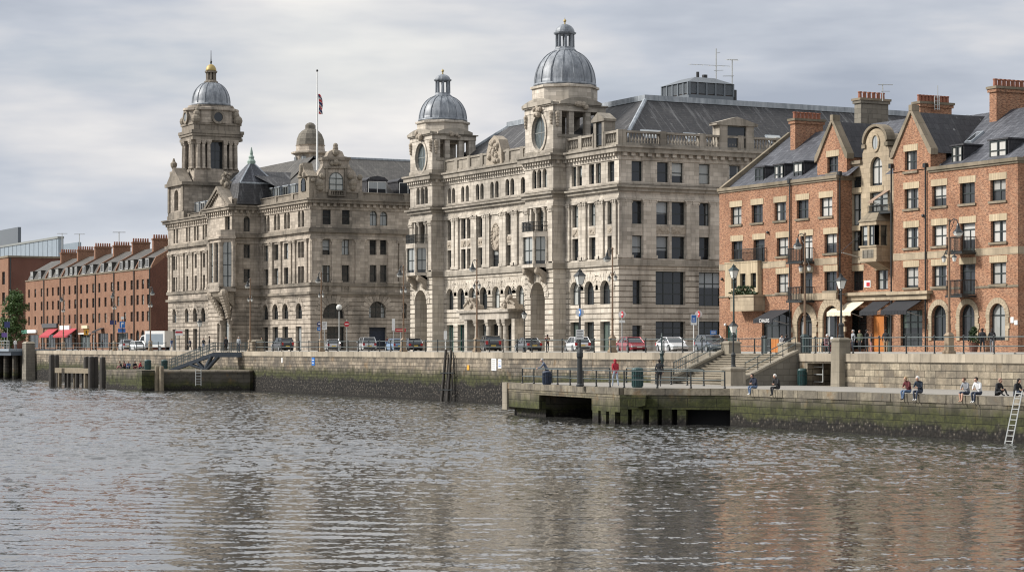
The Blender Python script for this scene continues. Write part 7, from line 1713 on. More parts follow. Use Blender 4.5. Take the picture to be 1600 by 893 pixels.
# shop cornice and awnings
q = MB(); q.box(kx1 + .02, kx2, YKC - .55, YKC + .02, zY(1340, 470, YKC), zY(1340, 462, YKC)); q.box(kx1 + .02, kx2, YKC - .8, YKC + .02, zY(1340, 462, YKC), zY(1340, 457, YKC)); q.box(kx2 - .003, kx2b + .2, YK - .35, YK + .02, zk(1420, 468), zk(1420, 460)); q.box(kx2 - .2, kx2b + .5, YK - .55, YK + .02, zk(1420, 460), zk(1420, 455)); q.build('shop_cornice', M['bandstone'], kb_)
def awning(name, xa, xb, plane, zt, zbm, pr, mat, parent, label=None, val=.28, arms=True):
    q = MB(); q.add([(xa, plane, zt), (xb, plane, zt), (xb, plane - pr, zbm), (xa, plane - pr, zbm), (xa, plane, zt - .05), (xb, plane, zt - .05), (xb, plane - pr, zbm - .05), (xa, plane - pr, zbm - .05)], [(0, 1, 2, 3), (7, 6, 5, 4), (0, 4, 5, 1), (1, 5, 6, 2), (3, 2, 6, 7), (0, 3, 7, 4)])
    n_ = max(3, int((xb - xa) / .35))
    for i in range(n_): a, b = xa + (xb - xa) * i / n_, xa + (xb - xa) * (i + 1) / n_; q.box(a + .01, b - .01, plane - pr - .02, plane - pr + .01, zbm - .05 - val * (.92 if i % 2 else 1), zbm - .04)
    o = q.build(name, M[mat], parent)
    if label: o['label'] = label
    if arms:
        for x in (xa + .1, xb - .1): MB().tube([(x, plane - .05, zbm - .45), (x, plane - pr + .1, zbm - .12)], .03, 5).build('awning_arm', M['galv'], o)
    return o
def text(s_, size, loc, rot, mat, parent=None, name='lettering', ext=.006, align='CENTER'):
    cu = bpy.data.curves.new(name, 'FONT'); cu.body = s_; cu.size = size; cu.extrude = ext; cu.align_x = align; cu.align_y = 'CENTER'
    o = bpy.data.objects.new(name, cu); COL.objects.link(o)
    dg = bpy.context.evaluated_depsgraph_get(); me = bpy.data.meshes.new_from_object(o.evaluated_get(dg)); bpy.data.objects.remove(o)
    me.materials.clear(); me.materials.append(M[mat])
    o = bpy.data.objects.new(name, me); COL.objects.link(o); o.parent = parent
    o.location = Vector(loc) - (Vector(worldloc(parent)) if parent else Vector()); o.rotation_euler = rot
    return o
FR = (pi / 2, 0, 0)
def awn_px(pxa, pxb, ytop, ybot, plane, pr, mat, label):
    """awning whose lower left corner is seen at pxa and upper right corner at pxb"""
    xa, xb = fx(pxa, plane - pr), fx(pxb, plane); return awning('awning', xa, xb, plane, zY((pxa + pxb) / 2, ytop, plane), zY(pxa + 10, ybot, plane - pr) + .25, pr, mat, kb_, label)
a1 = awn_px(1177, 1235, 484, 503, YK, 1.8, 'awning_black', 'black awning with white lettering on its edge')
q = awn_px(1292, 1350, 472, 492, YKC - .5, 1.3, 'awning_cream', 'cream shop awning'); awn_px(1343, 1391, 471, 491, YKC - .5, 1.3, 'awning_black', 'black awning over the orange door'); awn_px(1376, 1441, 469, 490, YK - .1, 1.5, 'awning_black', 'wide black awning under the pointed gable')
xa = fx(1194, YK - 1.83); text('CHALRS', .42, (xa, YK - 1.835, zY(1192, 501, YK - 1.8)), FR, 'white', a1)
awning('awning', fx(1357, YKC - 1.6), fx(1390, YKC), YKC, zY(1385, 297, YKC), zY(1360, 314, YKC - 1.6), 1.6, 'awning_brown', kb_, 'small brown awning over the upper balcony', .12)
awning('awning', fx(1315, YKC - 1.8), fx(1343, YKC), YKC, zY(1343, 367, YKC), zY(1317, 392, YKC - 1.8), 1.8, 'slate_blue', kb_, 'grey canopy left of the stone bay', .05)
# drainpipes, lamps and plates on the walls
for p, pl_, y0_, y1_ in ((1236, YK, 286, 545), (1311, YK + .3, 275, 545), (1394.5, YK, 263, 470), (1448, YK, 262, 470)):
    x = fx(p, pl_) if p != 1311 else kx1 + .12; q = MB(); q.tube([(x, pl_ - .12, STREET), (x, pl_ - .12, zY(p, y0_, pl_))], .065, 6); q.box(x - .16, x + .16, pl_ - .28, pl_ - .02, zY(p, y0_, pl_), zY(p, y0_, pl_) + .35); q.build('drainpipe', M['iron'], kb_)
x = fx(1356, YKC); q = MB(); q.box(x - .42, x + .42, YKC - .06, YKC, zY(1356, 448.5, YKC), zY(1356, 438, YKC)); o = q.build('sign_board', M['white'], kb_); q = MB(); q.box(x - .1, x + .34, YKC - .075, YKC - .06, zY(1356, 447, YKC), zY(1356, 441, YKC)); q.build('sign_panel', M['sign_red'], o)
for p, y0_, y1_ in ((1582, 504, 495), (1588, 507, 500)): x = fx(p, YK); MB().box(x - .16, x + .16, YK - .05, YK, zk(p, y0_), zk(p, y1_)).build('wall_plate', M['white'], kb_)
for p, y0_ in ((1124.6 + 5, 436), (1201, 363), (1444, 337), (1135, 507)): x = fx(p, YK); q = MB(); q.ball(x, YK - .12, zk(p, y0_), .13, 8, 6); q.build('wall_lamp', M['iron'] if p != 1135 else M['white'], kb_)
ae = thing('aerial', (fx(1379, yr + 4), yr + 4, zd(152, dep(fx(1379, yr + 4), yr + 4))), 'thin aerial on the grey stone chimney of the brick flats', 'aerial'); D_ = dep(fx(1379, yr + 4), yr + 4); x, y = fx(1379, yr + 4), yr + 4
MB().tube([(x, y, zd(158, D_)), (x, y, zd(131, D_))], .05, 5).build('mast', M['galv'], ae); MB().tube([(x, y - .5, zd(133, D_)), (x, y + 1.1, zd(131.5, D_))], .04, 4).build('arm', M['galv'], ae); MB().tube([(x, y - .2, zd(143, D_)), (x, y + .8, zd(142, D_))], .035, 4).build('arm', M['galv'], ae)
lad = thing('aerial', (fx(1462, yr + 5), yr + 5, zr2), 'white ladder-like aerial frame on the second brick chimney', 'aerial'); x, y = fx(1464, yr + 5), yr + 5; D_ = dep(x, y); q = MB()
MB().tube([(x + .1, y, zd(172, D_)), (x + .1, y, zd(134, D_))], .035, 5).build('mast', M['galv'], lad)
for dy in (-.25, .25): q.tube([(x, y + dy, zd(172, D_)), (x, y + dy, zd(150, D_))], .035, 4)
for k in range(4): q.tube([(x, y - .25, zd(170 - k * 6, D_)), (x, y + .25, zd(170 - k * 6, D_))], .03, 4)
q.build('frame', M['galv'], lad)
# ------------------------------------------------------------------ terrace of seven old brick houses
YT = 40.; bp_ = [40, 69.5, 95, 121.5, 150, 179, 210.5, 235]
ztw = lambda py: zY(225, py, YT)
TE = ztw(421); rows = [(ztw(451), ztw(436)), (ztw(475.5), ztw(460)), (ztw(501.5), ztw(486))]
TB = YT + 10; tr_, trz = YT + 5.2, TE + 4.1
th_lab = ['leftmost house of the old brick terrace, above the white shop sign', 'brick terraced house above the left red awning, second from the left', 'brick terraced house above the right red awning, third from the left', 'brick terraced house above the amber sign, fourth of the row', 'brick terraced house over the small black awning, fifth of the row', 'brick terraced house behind the blue sign boards, sixth of the row', 'right end house of the old brick terrace with dark gable wall']
ths = []
for i in range(7):
    x0, x1 = fx(bp_[i], YT), fx(bp_[i + 1], YT); xc = (x0 + x1) / 2
    t = thing('terraced_house', (xc, YT, STREET), th_lab[i], 'house', 'brick terrace at the far left'); ths.append(t)
    n_ = 3; wx = [x0 + (x1 - x0) * (k + .55) / n_ for k in range(n_)]
    ops_ = [op(x, a, b, 1.25) for x in wx for a, b in rows]
    gop = [op(x, STREET + .02, zY(225, 515, YT), 1.7, 'arch') for x in wx] if i == 6 else [op(xc - 1.2, STREET + .4, STREET + 3., (x1 - x0) * .55), op(x1 - 1.8, STREET + .02, STREET + 2.9, 1.4)]
    q = MB(); facade(q, mapf(YT), x0, x1, STREET - .1, TE, ops_ + gop, .22); q.quad((x0, TB, STREET), (x1, TB, STREET), (x1, TB, TE), (x0, TB, TE)); q.quad((x0, YT, STREET), (x0, TB, STREET), (x0, TB, TE), (x0, tr_, trz), (x0, YT, TE)); w_ = q.build('wall', M['brick_far'], t)
    windows(t, 'f', YT, ops_, 'sash', .22, glass='glass_far'); windows(t, 'f', YT, gop[:1] if i < 6 else gop, 'grid', .22, glass='glass_shop', name='shop_window')
    if i < 6: windows(t, 'f', YT, gop[1:], 'door', .22, glass='glass_dark', name='door')
    q = MB(); q.quad((x1, YT, STREET), (x1, TB, STREET), (x1, TB, TE), (x1, tr_, trz), (x1, YT, TE)); q.build('side_wall', M['brick_shade_pot'], t)
    if i == 6: window(t, 's', x1, YT + 5, TE + .4, TE + 1.9, 1.3, 'rect', 'sash', -.06, frame='frame_white', glass='glass_far')
    q = MB(); q.box(x0 + .1, x1 - .05, YT - .15, YT + .3, TE, TE + .22); q.build('eaves_gutter', M['coping'], t)
    q = MB(); q.quad((x0 + .05, YT + 1.1, TE + 1.75), (x1 - .35, YT + 1.1, TE + 1.75), (x1 - .35, tr_, trz), (x0 + .05, tr_, trz)); q.quad((x0 + .05, tr_, trz), (x1 - .35, tr_, trz), (x1 - .35, TB, TE), (x0 + .05, TB, TE)); q.quad((x0 + .05, YT + .3, TE + .05), (x1 - .35, YT + .3, TE + .05), (x1 - .35, YT + 1.1, TE + 1.75), (x0 + .05, YT + 1.1, TE + 1.75)); rf_ = q.build('roof', M['slate_brown'], t)
    q = MB(); q.prismX([(YT + .2, TE), (YT + .2, TE + .5), (YT + 1., TE + 2.05), (tr_, trz + .3), (TB, TE + .3), (TB, TE)], x1 - .38, x1 - .02); q.build('party_wall', M['brick_far'], t)
    for k in range(3 if i in (2, 5) else 2):
        c = x0 + (x1 - x0) * (.24 + k * (.27 if i in (2, 5) else .42)); small_dormer(rf_, 'f', c, YT + .45, TE + .25, 2.0 if i not in (2, 5) else 1.7, 1.6, 2.2, mat='slate_brown', glass='glass_far', style='vert')
    cy0 = tr_ - 1.9; zc0 = trz + 1.25 + .12 * (i % 3); q = MB(); q.box(x1 - .75, x1 + .02, cy0, cy0 + 3.1, trz - 2, zc0); q.box(x1 - .9, x1 + .15, cy0 - .12, cy0 + 3.22, zc0 - .3, zc0 - .1); ch = q.build('chimney', M['brick_far'], t)
    for k in range(7): q = MB(); q.lathe([(.17, zc0), (.14, zc0 + .62)], x1 - .36, cy0 + .25 + k * .43, 7); q.build('chimney_pot', M['pot'], ch)
    q = MB(); q.tube([(x1 - .15, YT - .1, STREET), (x1 - .15, YT - .1, TE)], .11, 5); q.build('drainpipe', M['iron'], t)
def fascia(t, pxa, pxb, y0, y1, mat, name='shop_sign', d=.35, txt=None, tm='white'):
    xa, xb = fx(pxa, YT - d), fx(pxb, YT - d); z0, z1 = zY(pxa, y0, YT - d), zY(pxa, y1, YT - d)
    o = MB().box(xa, xb, YT - d, YT, z0, z1).build(name, M[mat], t)
    return o
def far_awning(t, pxa, pxb, y0, y1, mat, pr=1.8):
    awning('awning', fx(pxa, YT - pr), fx(pxb, YT), YT - .02, zY((pxa + pxb) / 2, y0, YT), zY(pxa, y1, YT - pr) + .3, pr, mat, t)
far_awning(ths[1], 61.5, 91, 513.5, 527, 'awning_red'); far_awning(ths[2], 83, 121, 513, 527, 'awning_red'); far_awning(ths[4], 143.5, 163, 512, 520, 'awning_black', 1.6)
fascia(ths[0], 42, 55.5, 520, 515, 'white'); fascia(ths[1], 65, 88, 512, 505.5, 'sign_back'); fascia(ths[2], 93, 108, 515, 508.5, 'white'); fascia(ths[3], 127, 136, 513, 508, 'cream'); fascia(ths[3], 122, 139, 522, 520, 'white')
q = fascia(ths[0], 33.5, 41.5, 521, 515, 'sign_green')
# ------- brick warehouse and clad office behind it, far left
x_ = fx(13, 44.); zt = zd(402, dep(x_, 44.)); y1_ = sy(61, x_)
t = thing('brick_warehouse', (x_, 44, STREET), 'flat-topped brick warehouse at the left edge behind the tree', 'building')
q = MB(); ops_ = [op(x_ - 4 - k * 7.5, zt - 5.6 - r_ * 4.4, zt - 2.9 - r_ * 4.4, 2.4) for k in range(5) for r_ in range(3)]
facade(q, mapf(44.), x_ - 45, x_, STREET - .1, zt, ops_, .3); q.build('front_wall', M['brick_far'], t); windows(t, 'f', 44., ops_, 'sash', .3, glass='glass_far')
q = MB(); q.quad((x_, 44, STREET), (x_, y1_ + 20, STREET), (x_, y1_ + 20, zt), (x_, 44, zt)); q.build('side_wall', M['brick_shade_pot'], t)
q = MB(); q.box(x_ - 45.2, x_ + .2, 43.8, y1_ + 20, zt, zt + .4); q.build('parapet', M['coping'], t)
q = MB(); q.tube([(x_ + .1, 44.4, STREET), (x_ + .1, 44.4, zt)], .14, 5); q.build('drainpipe', M['iron'], t)
yo = 95.; xo = fx(91, yo); Do = dep(xo, yo); zo1, zo0 = zd(369, Do), zd(402, Do)
t = thing('clad_office_block', (xo - 40, yo, STREET), 'modern office block with pale blue-grey metal cladding at the far left', 'building')
q = MB(); q.box(xo - 95, xo, yo, yo + 1.5, STREET, zo1 - .6); q.build('cladding', M['cladding'], t); q = MB()
for k in range(20): x = xo - 1.5 - k * 4.8; q.box(x - .06, x + .06, yo - .06, yo, zo0 - 2, zo1 - .6)

q.build('cladding_ribs', M['steel_blue'], t); q = MB(); q.box(xo - 95.2, xo + .2, yo - .25, yo + 1.6, zo1 - .6, zo1); q.build('roof_edge', M['frame_grey'], t)
q = MB(); x2 = fx(28, yo + 10); q.box(x2 - 40, x2, yo + 10, yo + 11, zo1, zd(354.5, dep(x2, yo + 10))); q.build('roof_plant', M['plant_clad'], t)
q = MB(); q.box(fx(32, yo + 8), fx(45, yo + 8), yo + 8, yo + 14, zo1, zd(363, dep(xo, yo + 8))); q.build('roof_vent', M['plant_clad'], t)
xo2 = fx(122, yo + 25); q = MB(); q.box(fx(80, yo + 25), xo2, yo + 25, yo + 26, STREET, zd(378, dep(xo2, yo + 25))); q.build('lower_wing', M['cladding'], t)
for px, y0, y1, lb_ in ((97, 378, 364, 'thin roof aerial left of the tall terrace aerials'), (124, 380, 365, 'bent roof aerial behind the terrace chimneys'), (186, 388, 362, 'tall T-shaped aerial above the terrace chimneys')):
    Y_ = 62. if px < 150 else tr_ + 1; x = fx(px, Y_); D_ = dep(x, Y_); a_ = thing('aerial', (x, Y_, zd(y0, D_)), lb_, 'aerial')
    q = MB(); q.tube([(x, Y_, zd(y0 + (25 if px > 150 else 40), D_)), (x, Y_, zd(y1, D_))], .09, 5); q.build('mast', M['galv'], a_); q = MB(); q.tube([(x, Y_ - 1.2, zd(y1 + 1, D_)), (x, Y_ + 1.2, zd(y1 + .5, D_))], .08, 4); q.build('arms', M['galv'], a_)
# ------- trees by the bridge
def tree(px, py_top, D, crown, label, n, seed):
    x, y = at(px, D); R2 = random.Random(seed); zt = zd(py_top, D); t = thing('street_tree', (x, y, STREET), label, 'tree', None)
    q = MB(); H = zt - STREET; q.tube([(x, y, STREET), (x + .1, y, STREET + H * .3), (x - .1, y + .1, STREET + H * .7)], .22, 7, .08)
    for k in range(9):
        a = k * 2.4; z0 = STREET + H * (.28 + .05 * k); q.tube([(x, y, z0), (x + math.cos(a) * crown * .4, y + math.sin(a) * crown * .4, z0 + H * .12), (x + math.cos(a) * crown * .75, y + math.sin(a) * crown * .75, z0 + H * .2)], .08, 5, .02)
    q.build('trunk', M['bark'], t)
    q = MB(); clumps = []
    for k in range(46):
        u_ = R2.random(); rr = crown * (1 - abs(u_ - .4) ** 1.5 * 1.1) * R2.uniform(.35, 1.); a = R2.uniform(0, 2 * pi); clumps.append((x + rr * math.cos(a), y + rr * math.sin(a), STREET + H * (.18 + .8 * u_), R2.uniform(.5, 1.05)))
    for i in range(n):
        c = R2.choice(clumps); v = Vector((R2.gauss(0, 1), R2.gauss(0, 1), R2.gauss(0, .8))).normalized() * c[3] * R2.uniform(.4, 1.15); p = Vector(c[:3]) + v
        d1 = Vector((R2.gauss(0, 1), R2.gauss(0, 1), R2.gauss(0, .6))).normalized() * R2.uniform(.1, .22); d2 = d1.cross(Vector((R2.gauss(0, 1), R2.gauss(0, 1), R2.gauss(0, 1)))).normalized() * R2.uniform(.07, .15)
        q.quad(p - d1, p + d2, p + d1, p - d2)
    q.build('crown', M['leaf'], t)
tree(25, 453, 398, 2.1, 'leafy green tree at the left end of the brick terrace', 7000, 3)
tree(8, 499, 395, 1.8, 'low green tree by the bridge railing at the left edge', 3000, 5)
# ------------------------------------------------------------------ lamps
def crook_lamp(label, px, arm, Y=None, top=388, base_mat='lamp_base', post='lamp_tan', H=8.2, grp='crook-armed street lamps along the quay'):
    """tall post with a curved arm, bell lamp and two small side lanterns"""
    x = fx(px, 12.6); Y = wallY(x) + 1.2 if Y is None else Y; x = fx(px, Y)
    t = thing('street_lamp', (x, Y, STREET), label, 'street lamp', grp, rz=0 if arm > 0 else pi)
    q = MB(); q.frustum(0, 0, 0, .25, .3, .3, .28, .28); q.frustum(0, 0, .25, 1.15, .22, .22, .2, .2); q.frustum(0, 0, 1.15, 1.35, .25, .25, .12, .12); q.build('base', M[base_mat], t, local=True)
    q = MB(); q.lathe([(.11, 1.3), (.09, 1.7), (.07, 4.), (.052, H)], 0, 0, 9); q.lathe([(.13, 2.6), (.13, 2.7)], 0, 0, 8); q.lathe([(.12, H - 2.05), (.12, H - 1.9)], 0, 0, 8); q.ball(0, 0, H + .05, .1, 8, 5); q.build('post', M[post], t, local=True)
    q = MB(); q.tube([(0, 0, H - .35), (.12, 0, H - .02), (.4, 0, H + .1), (.72, 0, H + .03), (.86, 0, H - .2)], .035, 6); q.tube([(0, 0, H - .7), (.3, 0, H - .4), (.5, 0, H + .08)], .02, 5)
    q.build('arm', M['iron'], t, local=True); q = MB(); q.tube([(-.5, 0, H - 2.1), (-.3, 0, H - 1.8), (0, 0, H - 1.95), (.3, 0, H - 1.8), (.5, 0, H - 2.1)], .028, 5); q.build('bracket', M['iron'], t, local=True)
    q = MB(); q.lathe([(.05, H - .2), (.1, H - .32), (.13, H - .5), (.32, H - .72), (.34, H - .78)], .86, 0, 12); a = q.build('lamp_hood', M['iron'], t, local=True)
    q = MB(); q.lathe([(.3, H - .78), (.24, H - .93), (.05, H - 1.)], .86, 0, 12); q.build('lamp_bowl', M['lamp_glass'], a, local=True)
    for s_ in (-1, 1):
        q = MB(); q.lathe([(.03, H - 2.1), (.16, H - 2.2), (.17, H - 2.25)], .5 * s_, 0, 8); a = q.build('side_lantern', M['iron'], t, local=True)
        q = MB(); q.lathe([(.14, H - 2.25), (.09, H - 2.5), (.02, H - 2.54)], .5 * s_, 0, 8); q.build('lantern_glass', M['lamp_glass'], a, local=True)
    return t
def lantern_lamp(label, x, y, z, H, mat='iron', s=1., base=1.2, grp=None, fluted=True, name='street_lamp'):
    t = thing(name, (x, y, z), label, 'street lamp', grp)
    h0 = H - .95 * s
    q = MB(); q.lathe([(.22 * s, 0), (.22 * s, .12), (.17 * s, .2), (.16 * s, base * .8), (.2 * s, base * .85), (.2 * s, base * .95), (.09 * s, base * 1.1)], 0, 0, 10); q.build('base', M[mat], t, local=True)
    q = MB(); q.lathe([(.075 * s, base), (.05 * s, h0 - .15), (.1 * s, h0 - .12), (.05 * s, h0)], 0, 0, 8); q.tube([(-.32 * s, 0, h0 - .35), (.32 * s, 0, h0 - .35)], .02 * s, 5); q.build('post', M[mat], t, local=True)
    q = MB(); q.frustum(0, 0, h0, h0 + .52 * s, .13 * s, .13 * s, .24 * s, .24 * s); g_ = q.build('lantern_glass', M['lamp_glass'], t, local=True)
    q = MB()
    for sx in (-1, 1):
        for s2 in (-1, 1): q.tube([(sx * .13 * s, s2 * .13 * s, h0), (sx * .245 * s, s2 * .245 * s, h0 + .53 * s)], .018 * s, 4)
    q.frustum(0, 0, h0 + .521 * s, h0 + .75 * s, .3 * s, .3 * s, .12 * s, .12 * s); q.frustum(0, 0, h0 + .75 * s, h0 + .87 * s, .1 * s, .1 * s, .1 * s, .1 * s); q.lathe([(.05 * s, h0 + .87 * s), (.06 * s, h0 + .91 * s), (.005, h0 + 1. * s)], 0, 0, 6); q.build('lantern_frame', M[mat], t, local=True)
    return t
crook_lamp('tan crook lamp in front of the corner of the domed cream building, beside no-entry sign', 957, -1)
crook_lamp('brown crook lamp in front of the carved entrance of the domed cream building', 745, -1)
crook_lamp('brown crook lamp before the gap between the two stone buildings', 630.5, -1)
crook_lamp('grey-brown crook lamp at the corner of the towered brown building, by blue signs', 502, -1)
crook_lamp('thin crook lamp behind the steel gangway, in front of the carved oriel', 391, -1)
crook_lamp('brown crook lamp in front of the brick flats, its arm to the right', 1483, 1)
crook_lamp('dark green and brown crook lamp before the arched doors', 1257.5, -1, Y=13.6, base_mat='iron_green')
crook_lamp('brown crook lamp in front of the red awnings of the terrace', 99, -1)
crook_lamp('brown crook lamp before the dark terrace gable, beside the white van', 235, 1)
crook_lamp('thin crook lamp in front of the middle of the terrace, by blue boards', 179, -1)
lx_, ly_ = at(906, 141.5)
pl_ = lantern_lamp('tall black lantern lamp with blue round sign standing on the stone pier', lx_, ly_, LOWER, 7.65, s=1.08, base=2.3, mat='iron')
vd = Vector(ray(906)).normalized(); face = math.atan2(vd.y, vd.x) - pi / 2        # plate facing the viewer's bank
def plate(parent, x, y, z, w_, h_, mat, name='sign_plate', rz=None, round_=False, th=.03, off=.12):
    """a sign plate on a pole, facing the water; parent-local position"""
    q = MB()
    if round_: q.prismY([(w_ / 2 * math.cos(2 * pi * k / 24), w_ / 2 * math.sin(2 * pi * k / 24)) for k in range(24)], -th, 0)
    else: q.box(-w_ / 2, w_ / 2, -th, 0, -h_ / 2, h_ / 2)
    r_ = (face if rz is None else rz) - parent.rotation_euler.z; d_ = Vector((math.sin(r_), -math.cos(r_))) * off
    return place(name, q.mesh(name, M[mat]), parent, (x + d_.x, y + d_.y, z), r_)
def on_plate(p, x0, x1, z0, z1, mat, d=.035, name='marking'):
    return place(name, MB().box(x0, x1, -d - .004, -d, z0, z1).mesh(name, M[mat]), p)
zz = (HZ - 488) * 141.5 / FOC + CZ - LOWER
p_ = plate(pl_, 0, 0, zz, .56, .56, 'white', 'sign_disc', round_=True); p2_ = plate(p_, 0, 0, 0, .5, .5, 'sign_blue', 'blue_face', rz=0, round_=True, off=.031)
q = MB(); q.prismY([(-.15, -.03), (.03, -.03), (.03, -.1), (.16, .02), (.03, .14), (.03, .07), (-.15, .07)], -.035, -.031); place('arrow', q.mesh('arrow', M['white']), p2_)
p_ = plate(pl_, 0, 0, (HZ - 522) * 141.5 / FOC + CZ - LOWER, .52, .62, 'white', 'notice_plate')
for k in range(5): on_plate(p_, -.2, .2 - .06 * (k % 2), .2 - k * .1, .235 - k * .1, 'sign_back', name='text_line')
xl, yl = fx(1146.5, 18.5), 18.5
lantern_lamp('tall dark lantern lamp in front of the green door of the brick flats', xl, yl, STREET, 6.8, s=1.1, base=1.4, mat='iron_green')
lantern_lamp('short black lantern lamp on the right pedestal of the stone stair', *PED1, LOWER + 1.18, 3.15, s=.85, base=.95)
t = thing('lamp_post', (*PED0, LOWER + 1.18), 'ornate iron post without a lantern on the left pedestal of the stone stair', 'lamp post')
q = MB(); q.lathe([(.2, 0), (.2, .1), (.12, .2), (.16, .5), (.12, .75), (.17, .95), (.07, 1.15), (.06, 2.1), (.09, 2.15), (.02, 2.3)], 0, 0, 9); q.build('post', M['iron_green'], t, local=True)
q = MB(); q.ball(0, 0, 2.3, .08, 8, 6); q.build('finial', M['iron_green'], t, local=True)
lantern_lamp('dark lantern lamp on the granite pillar before the cream awning', xp_, wallY(xp_), STREET + 1.06, 4.15, s=1., base=.9)
xq_ = fx(822, wallY(-60) + .6); lantern_lamp('slim black lantern lamp by the railing, right of the carved entrance', xq_, wallY(xq_) + .6, STREET, 3.55, s=.7, base=.5)
xq_ = fx(312, 24.); lantern_lamp('dark lantern lamp in front of the left wing of the towered building', xq_, 24., STREET, 4.3, s=1.1, base=.6)
xq_ = fx(530, 22.); t = thing('street_lamp', (xq_, 22., STREET), 'white globe lamp on a thin pale pole by the arched garage', 'street lamp')
q = MB(); q.lathe([(.08, 0), (.06, 4.6)], 0, 0, 7); q.build('post', M['galv'], t, local=True); q = MB(); q.ball(0, 0, 4.95, .34, 12, 8); q.build('globe', M['lamp_glass'], t, local=True); q = MB(); q.lathe([(.12, 4.55), (.2, 4.66)], 0, 0, 8); q.build('collar', M['iron'], t, local=True)

# ------------------------------------------------------------------ signs
def pole_sign(label, px, Y, ptop, pole='galv', name='road_sign'):
    x = fx(px, Y); D_ = dep(x, Y); t = thing(name, (x, Y, STREET), label, 'sign'); h_ = zd(ptop, D_) - STREET
    q = MB(); q.tube([(0, 0, 0), (0, 0, h_)], .045, 6); q.build('pole', M[pole], t, local=True); return t, D_
def zloc(py, D_): return zd(py, D_) - STREET
t, D_ = pole_sign('red no-entry disc with small white plate below, beside the corner lamp', 972, 19., 485)
p_ = plate(t, 0, 0, zloc(491, D_), .62, .62, 'white', 'sign_disc', round_=True); p2_ = plate(p_, 0, 0, 0, .57, .57, 'sign_red', 'red_face', rz=0, round_=True, off=.031); on_plate(p2_, -.2, .2, -.045, .045, 'white', name='white_bar'); plate(t, 0, 0, zloc(502, D_), .5, .2, 'white', 'lower_plate')
t, D_ = pole_sign('red no-entry disc between the arch and garage of the brown building', 542, 30., 499)
p_ = plate(t, 0, 0, zloc(506, D_), .66, .66, 'sign_red', 'sign_disc', round_=True); on_plate(p_, -.22, .22, -.05, .05, 'white', name='white_bar')
t, D_ = pole_sign('red round sign with white lettering at the mouth of the side street', 1091.5, 29., 484)
p_ = plate(t, 0, 0, zloc(490.5, D_), .62, .62, 'white', 'sign_disc', round_=True); p2_ = plate(p_, 0, 0, 0, .58, .58, 'sign_red', 'red_face', rz=0, round_=True, off=.031)
for k in range(3): on_plate(p2_, -.19 + k * .13, -.1 + k * .13, -.05, .06, 'white', name='letter')
t, D_ = pole_sign('blue and white parking plate on a white pole beside the white coupe', 1084, 24., 491, 'white')
p_ = plate(t, 0, 0, zloc(499, D_), .52, .9, 'white', 'sign_plate'); on_plate(p_, -.2, .2, -.22, .38, 'sign_blue', name='blue_face'); q = on_plate(p_, -.1, .1, .05, .12, 'white', .04, 'white_mark'); on_plate(p_, -.12, .12, -.12, -.06, 'white', .04, 'white_mark')
t, D_ = pole_sign('small blue board showing white lettering above the dark hatchback', 1114.5, 29., 516)
p_ = plate(t, 0, 0, zloc(519, D_), .55, .36, 'sign_blue', 'sign_plate')
for k in range(2): on_plate(p_, -.2, .2, .05 - k * .14, .1 - k * .14, 'white', name='text_line')
t, D_ = pole_sign('blue round sign over a blue plate, left of the corner lamp', 499, 15., 501)
p_ = plate(t, 0, 0, zloc(506, D_), .5, .5, 'sign_navy', 'sign_disc', round_=True); on_plate(p_, -.12, .12, -.05, .09, 'white', name='white_mark'); p_ = plate(t, 0, 0, zloc(513.5, D_), .46, .38, 'sign_blue', 'sign_plate'); on_plate(p_, -.1, .1, -.04, .04, 'white', name='white_mark')
t, D_ = pole_sign('white notice plate right of the corner lamp of the brown building', 507, 15., 503); p_ = plate(t, 0, 0, zloc(508.5, D_), .55, .82, 'white', 'sign_plate')
for k in range(5): on_plate(p_, -.2, .2 - .05 * (k % 3), .28 - k * .13, .32 - k * .13, 'sign_back', name='text_line')
t, D_ = pole_sign('tall narrow white board left of the lamp between stone buildings', 615, 24., 498); plate(t, 0, 0, zloc(507, D_), .33, 1.3, 'white', 'sign_plate')
t, D_ = pole_sign('wide low red board by the lamp between the stone buildings', 626, 24.5, 513); p_ = plate(t, 0, 0, zloc(515.5, D_), 1.15, .36, 'sign_red', 'sign_plate'); on_plate(p_, -.45, .45, -.03, .05, 'cream', name='text_line')
t, D_ = pole_sign('white rounded board at the foot of the left domed pavilion', 696, 14.5, 517, 'white'); plate(t, 0, 0, zloc(523, D_), .3, .78, 'white', 'sign_plate')
t, D_ = pole_sign('amber square sign on a pole in front of the terrace', 135, 20., 514, 'frame_grey'); p_ = plate(t, 0, 0, zloc(518.5, D_), .75, .85, 'sign_yellow', 'sign_plate'); on_plate(p_, -.08, .1, -.25, .25, 'iron', name='black_mark')
t, D_ = pole_sign('blue parking board topped by white plate at the terrace corner', 191.5, 22., 495, 'iron'); p_ = plate(t, 0, 0, zloc(507, D_), .8, .95, 'sign_blue', 'sign_plate'); on_plate(p_, -.18, .18, .1, .34, 'white', name='white_mark'); on_plate(p_, -.18, -.08, -.34, .1, 'white', name='white_mark'); plate(t, 0, 0, zloc(496.5, D_), .45, .4, 'white', 'top_plate'); plate(t, -.3, 0, zloc(516, D_), 1.1, .55, 'sign_blue', 'lower_board')
t, D_ = pole_sign('dark navy board near the thin lamp before the terrace', 177, 21., 500, 'iron'); plate(t, 0, 0, zloc(503.5, D_), .95, .62, 'sign_navy', 'sign_plate')
t, D_ = pole_sign('dark navy sign beside the tree at the left edge', 11.5, 20., 500, 'galv'); plate(t, 0, 0, zloc(507, D_), .95, 1., 'sign_navy', 'sign_plate')
t, D_ = pole_sign('purple sign behind the bridge railing at the left edge', 7, 18., 518, 'galv'); plate(t, 0, 0, zloc(523, D_), .9, .7, 'sign_purple', 'sign_plate')
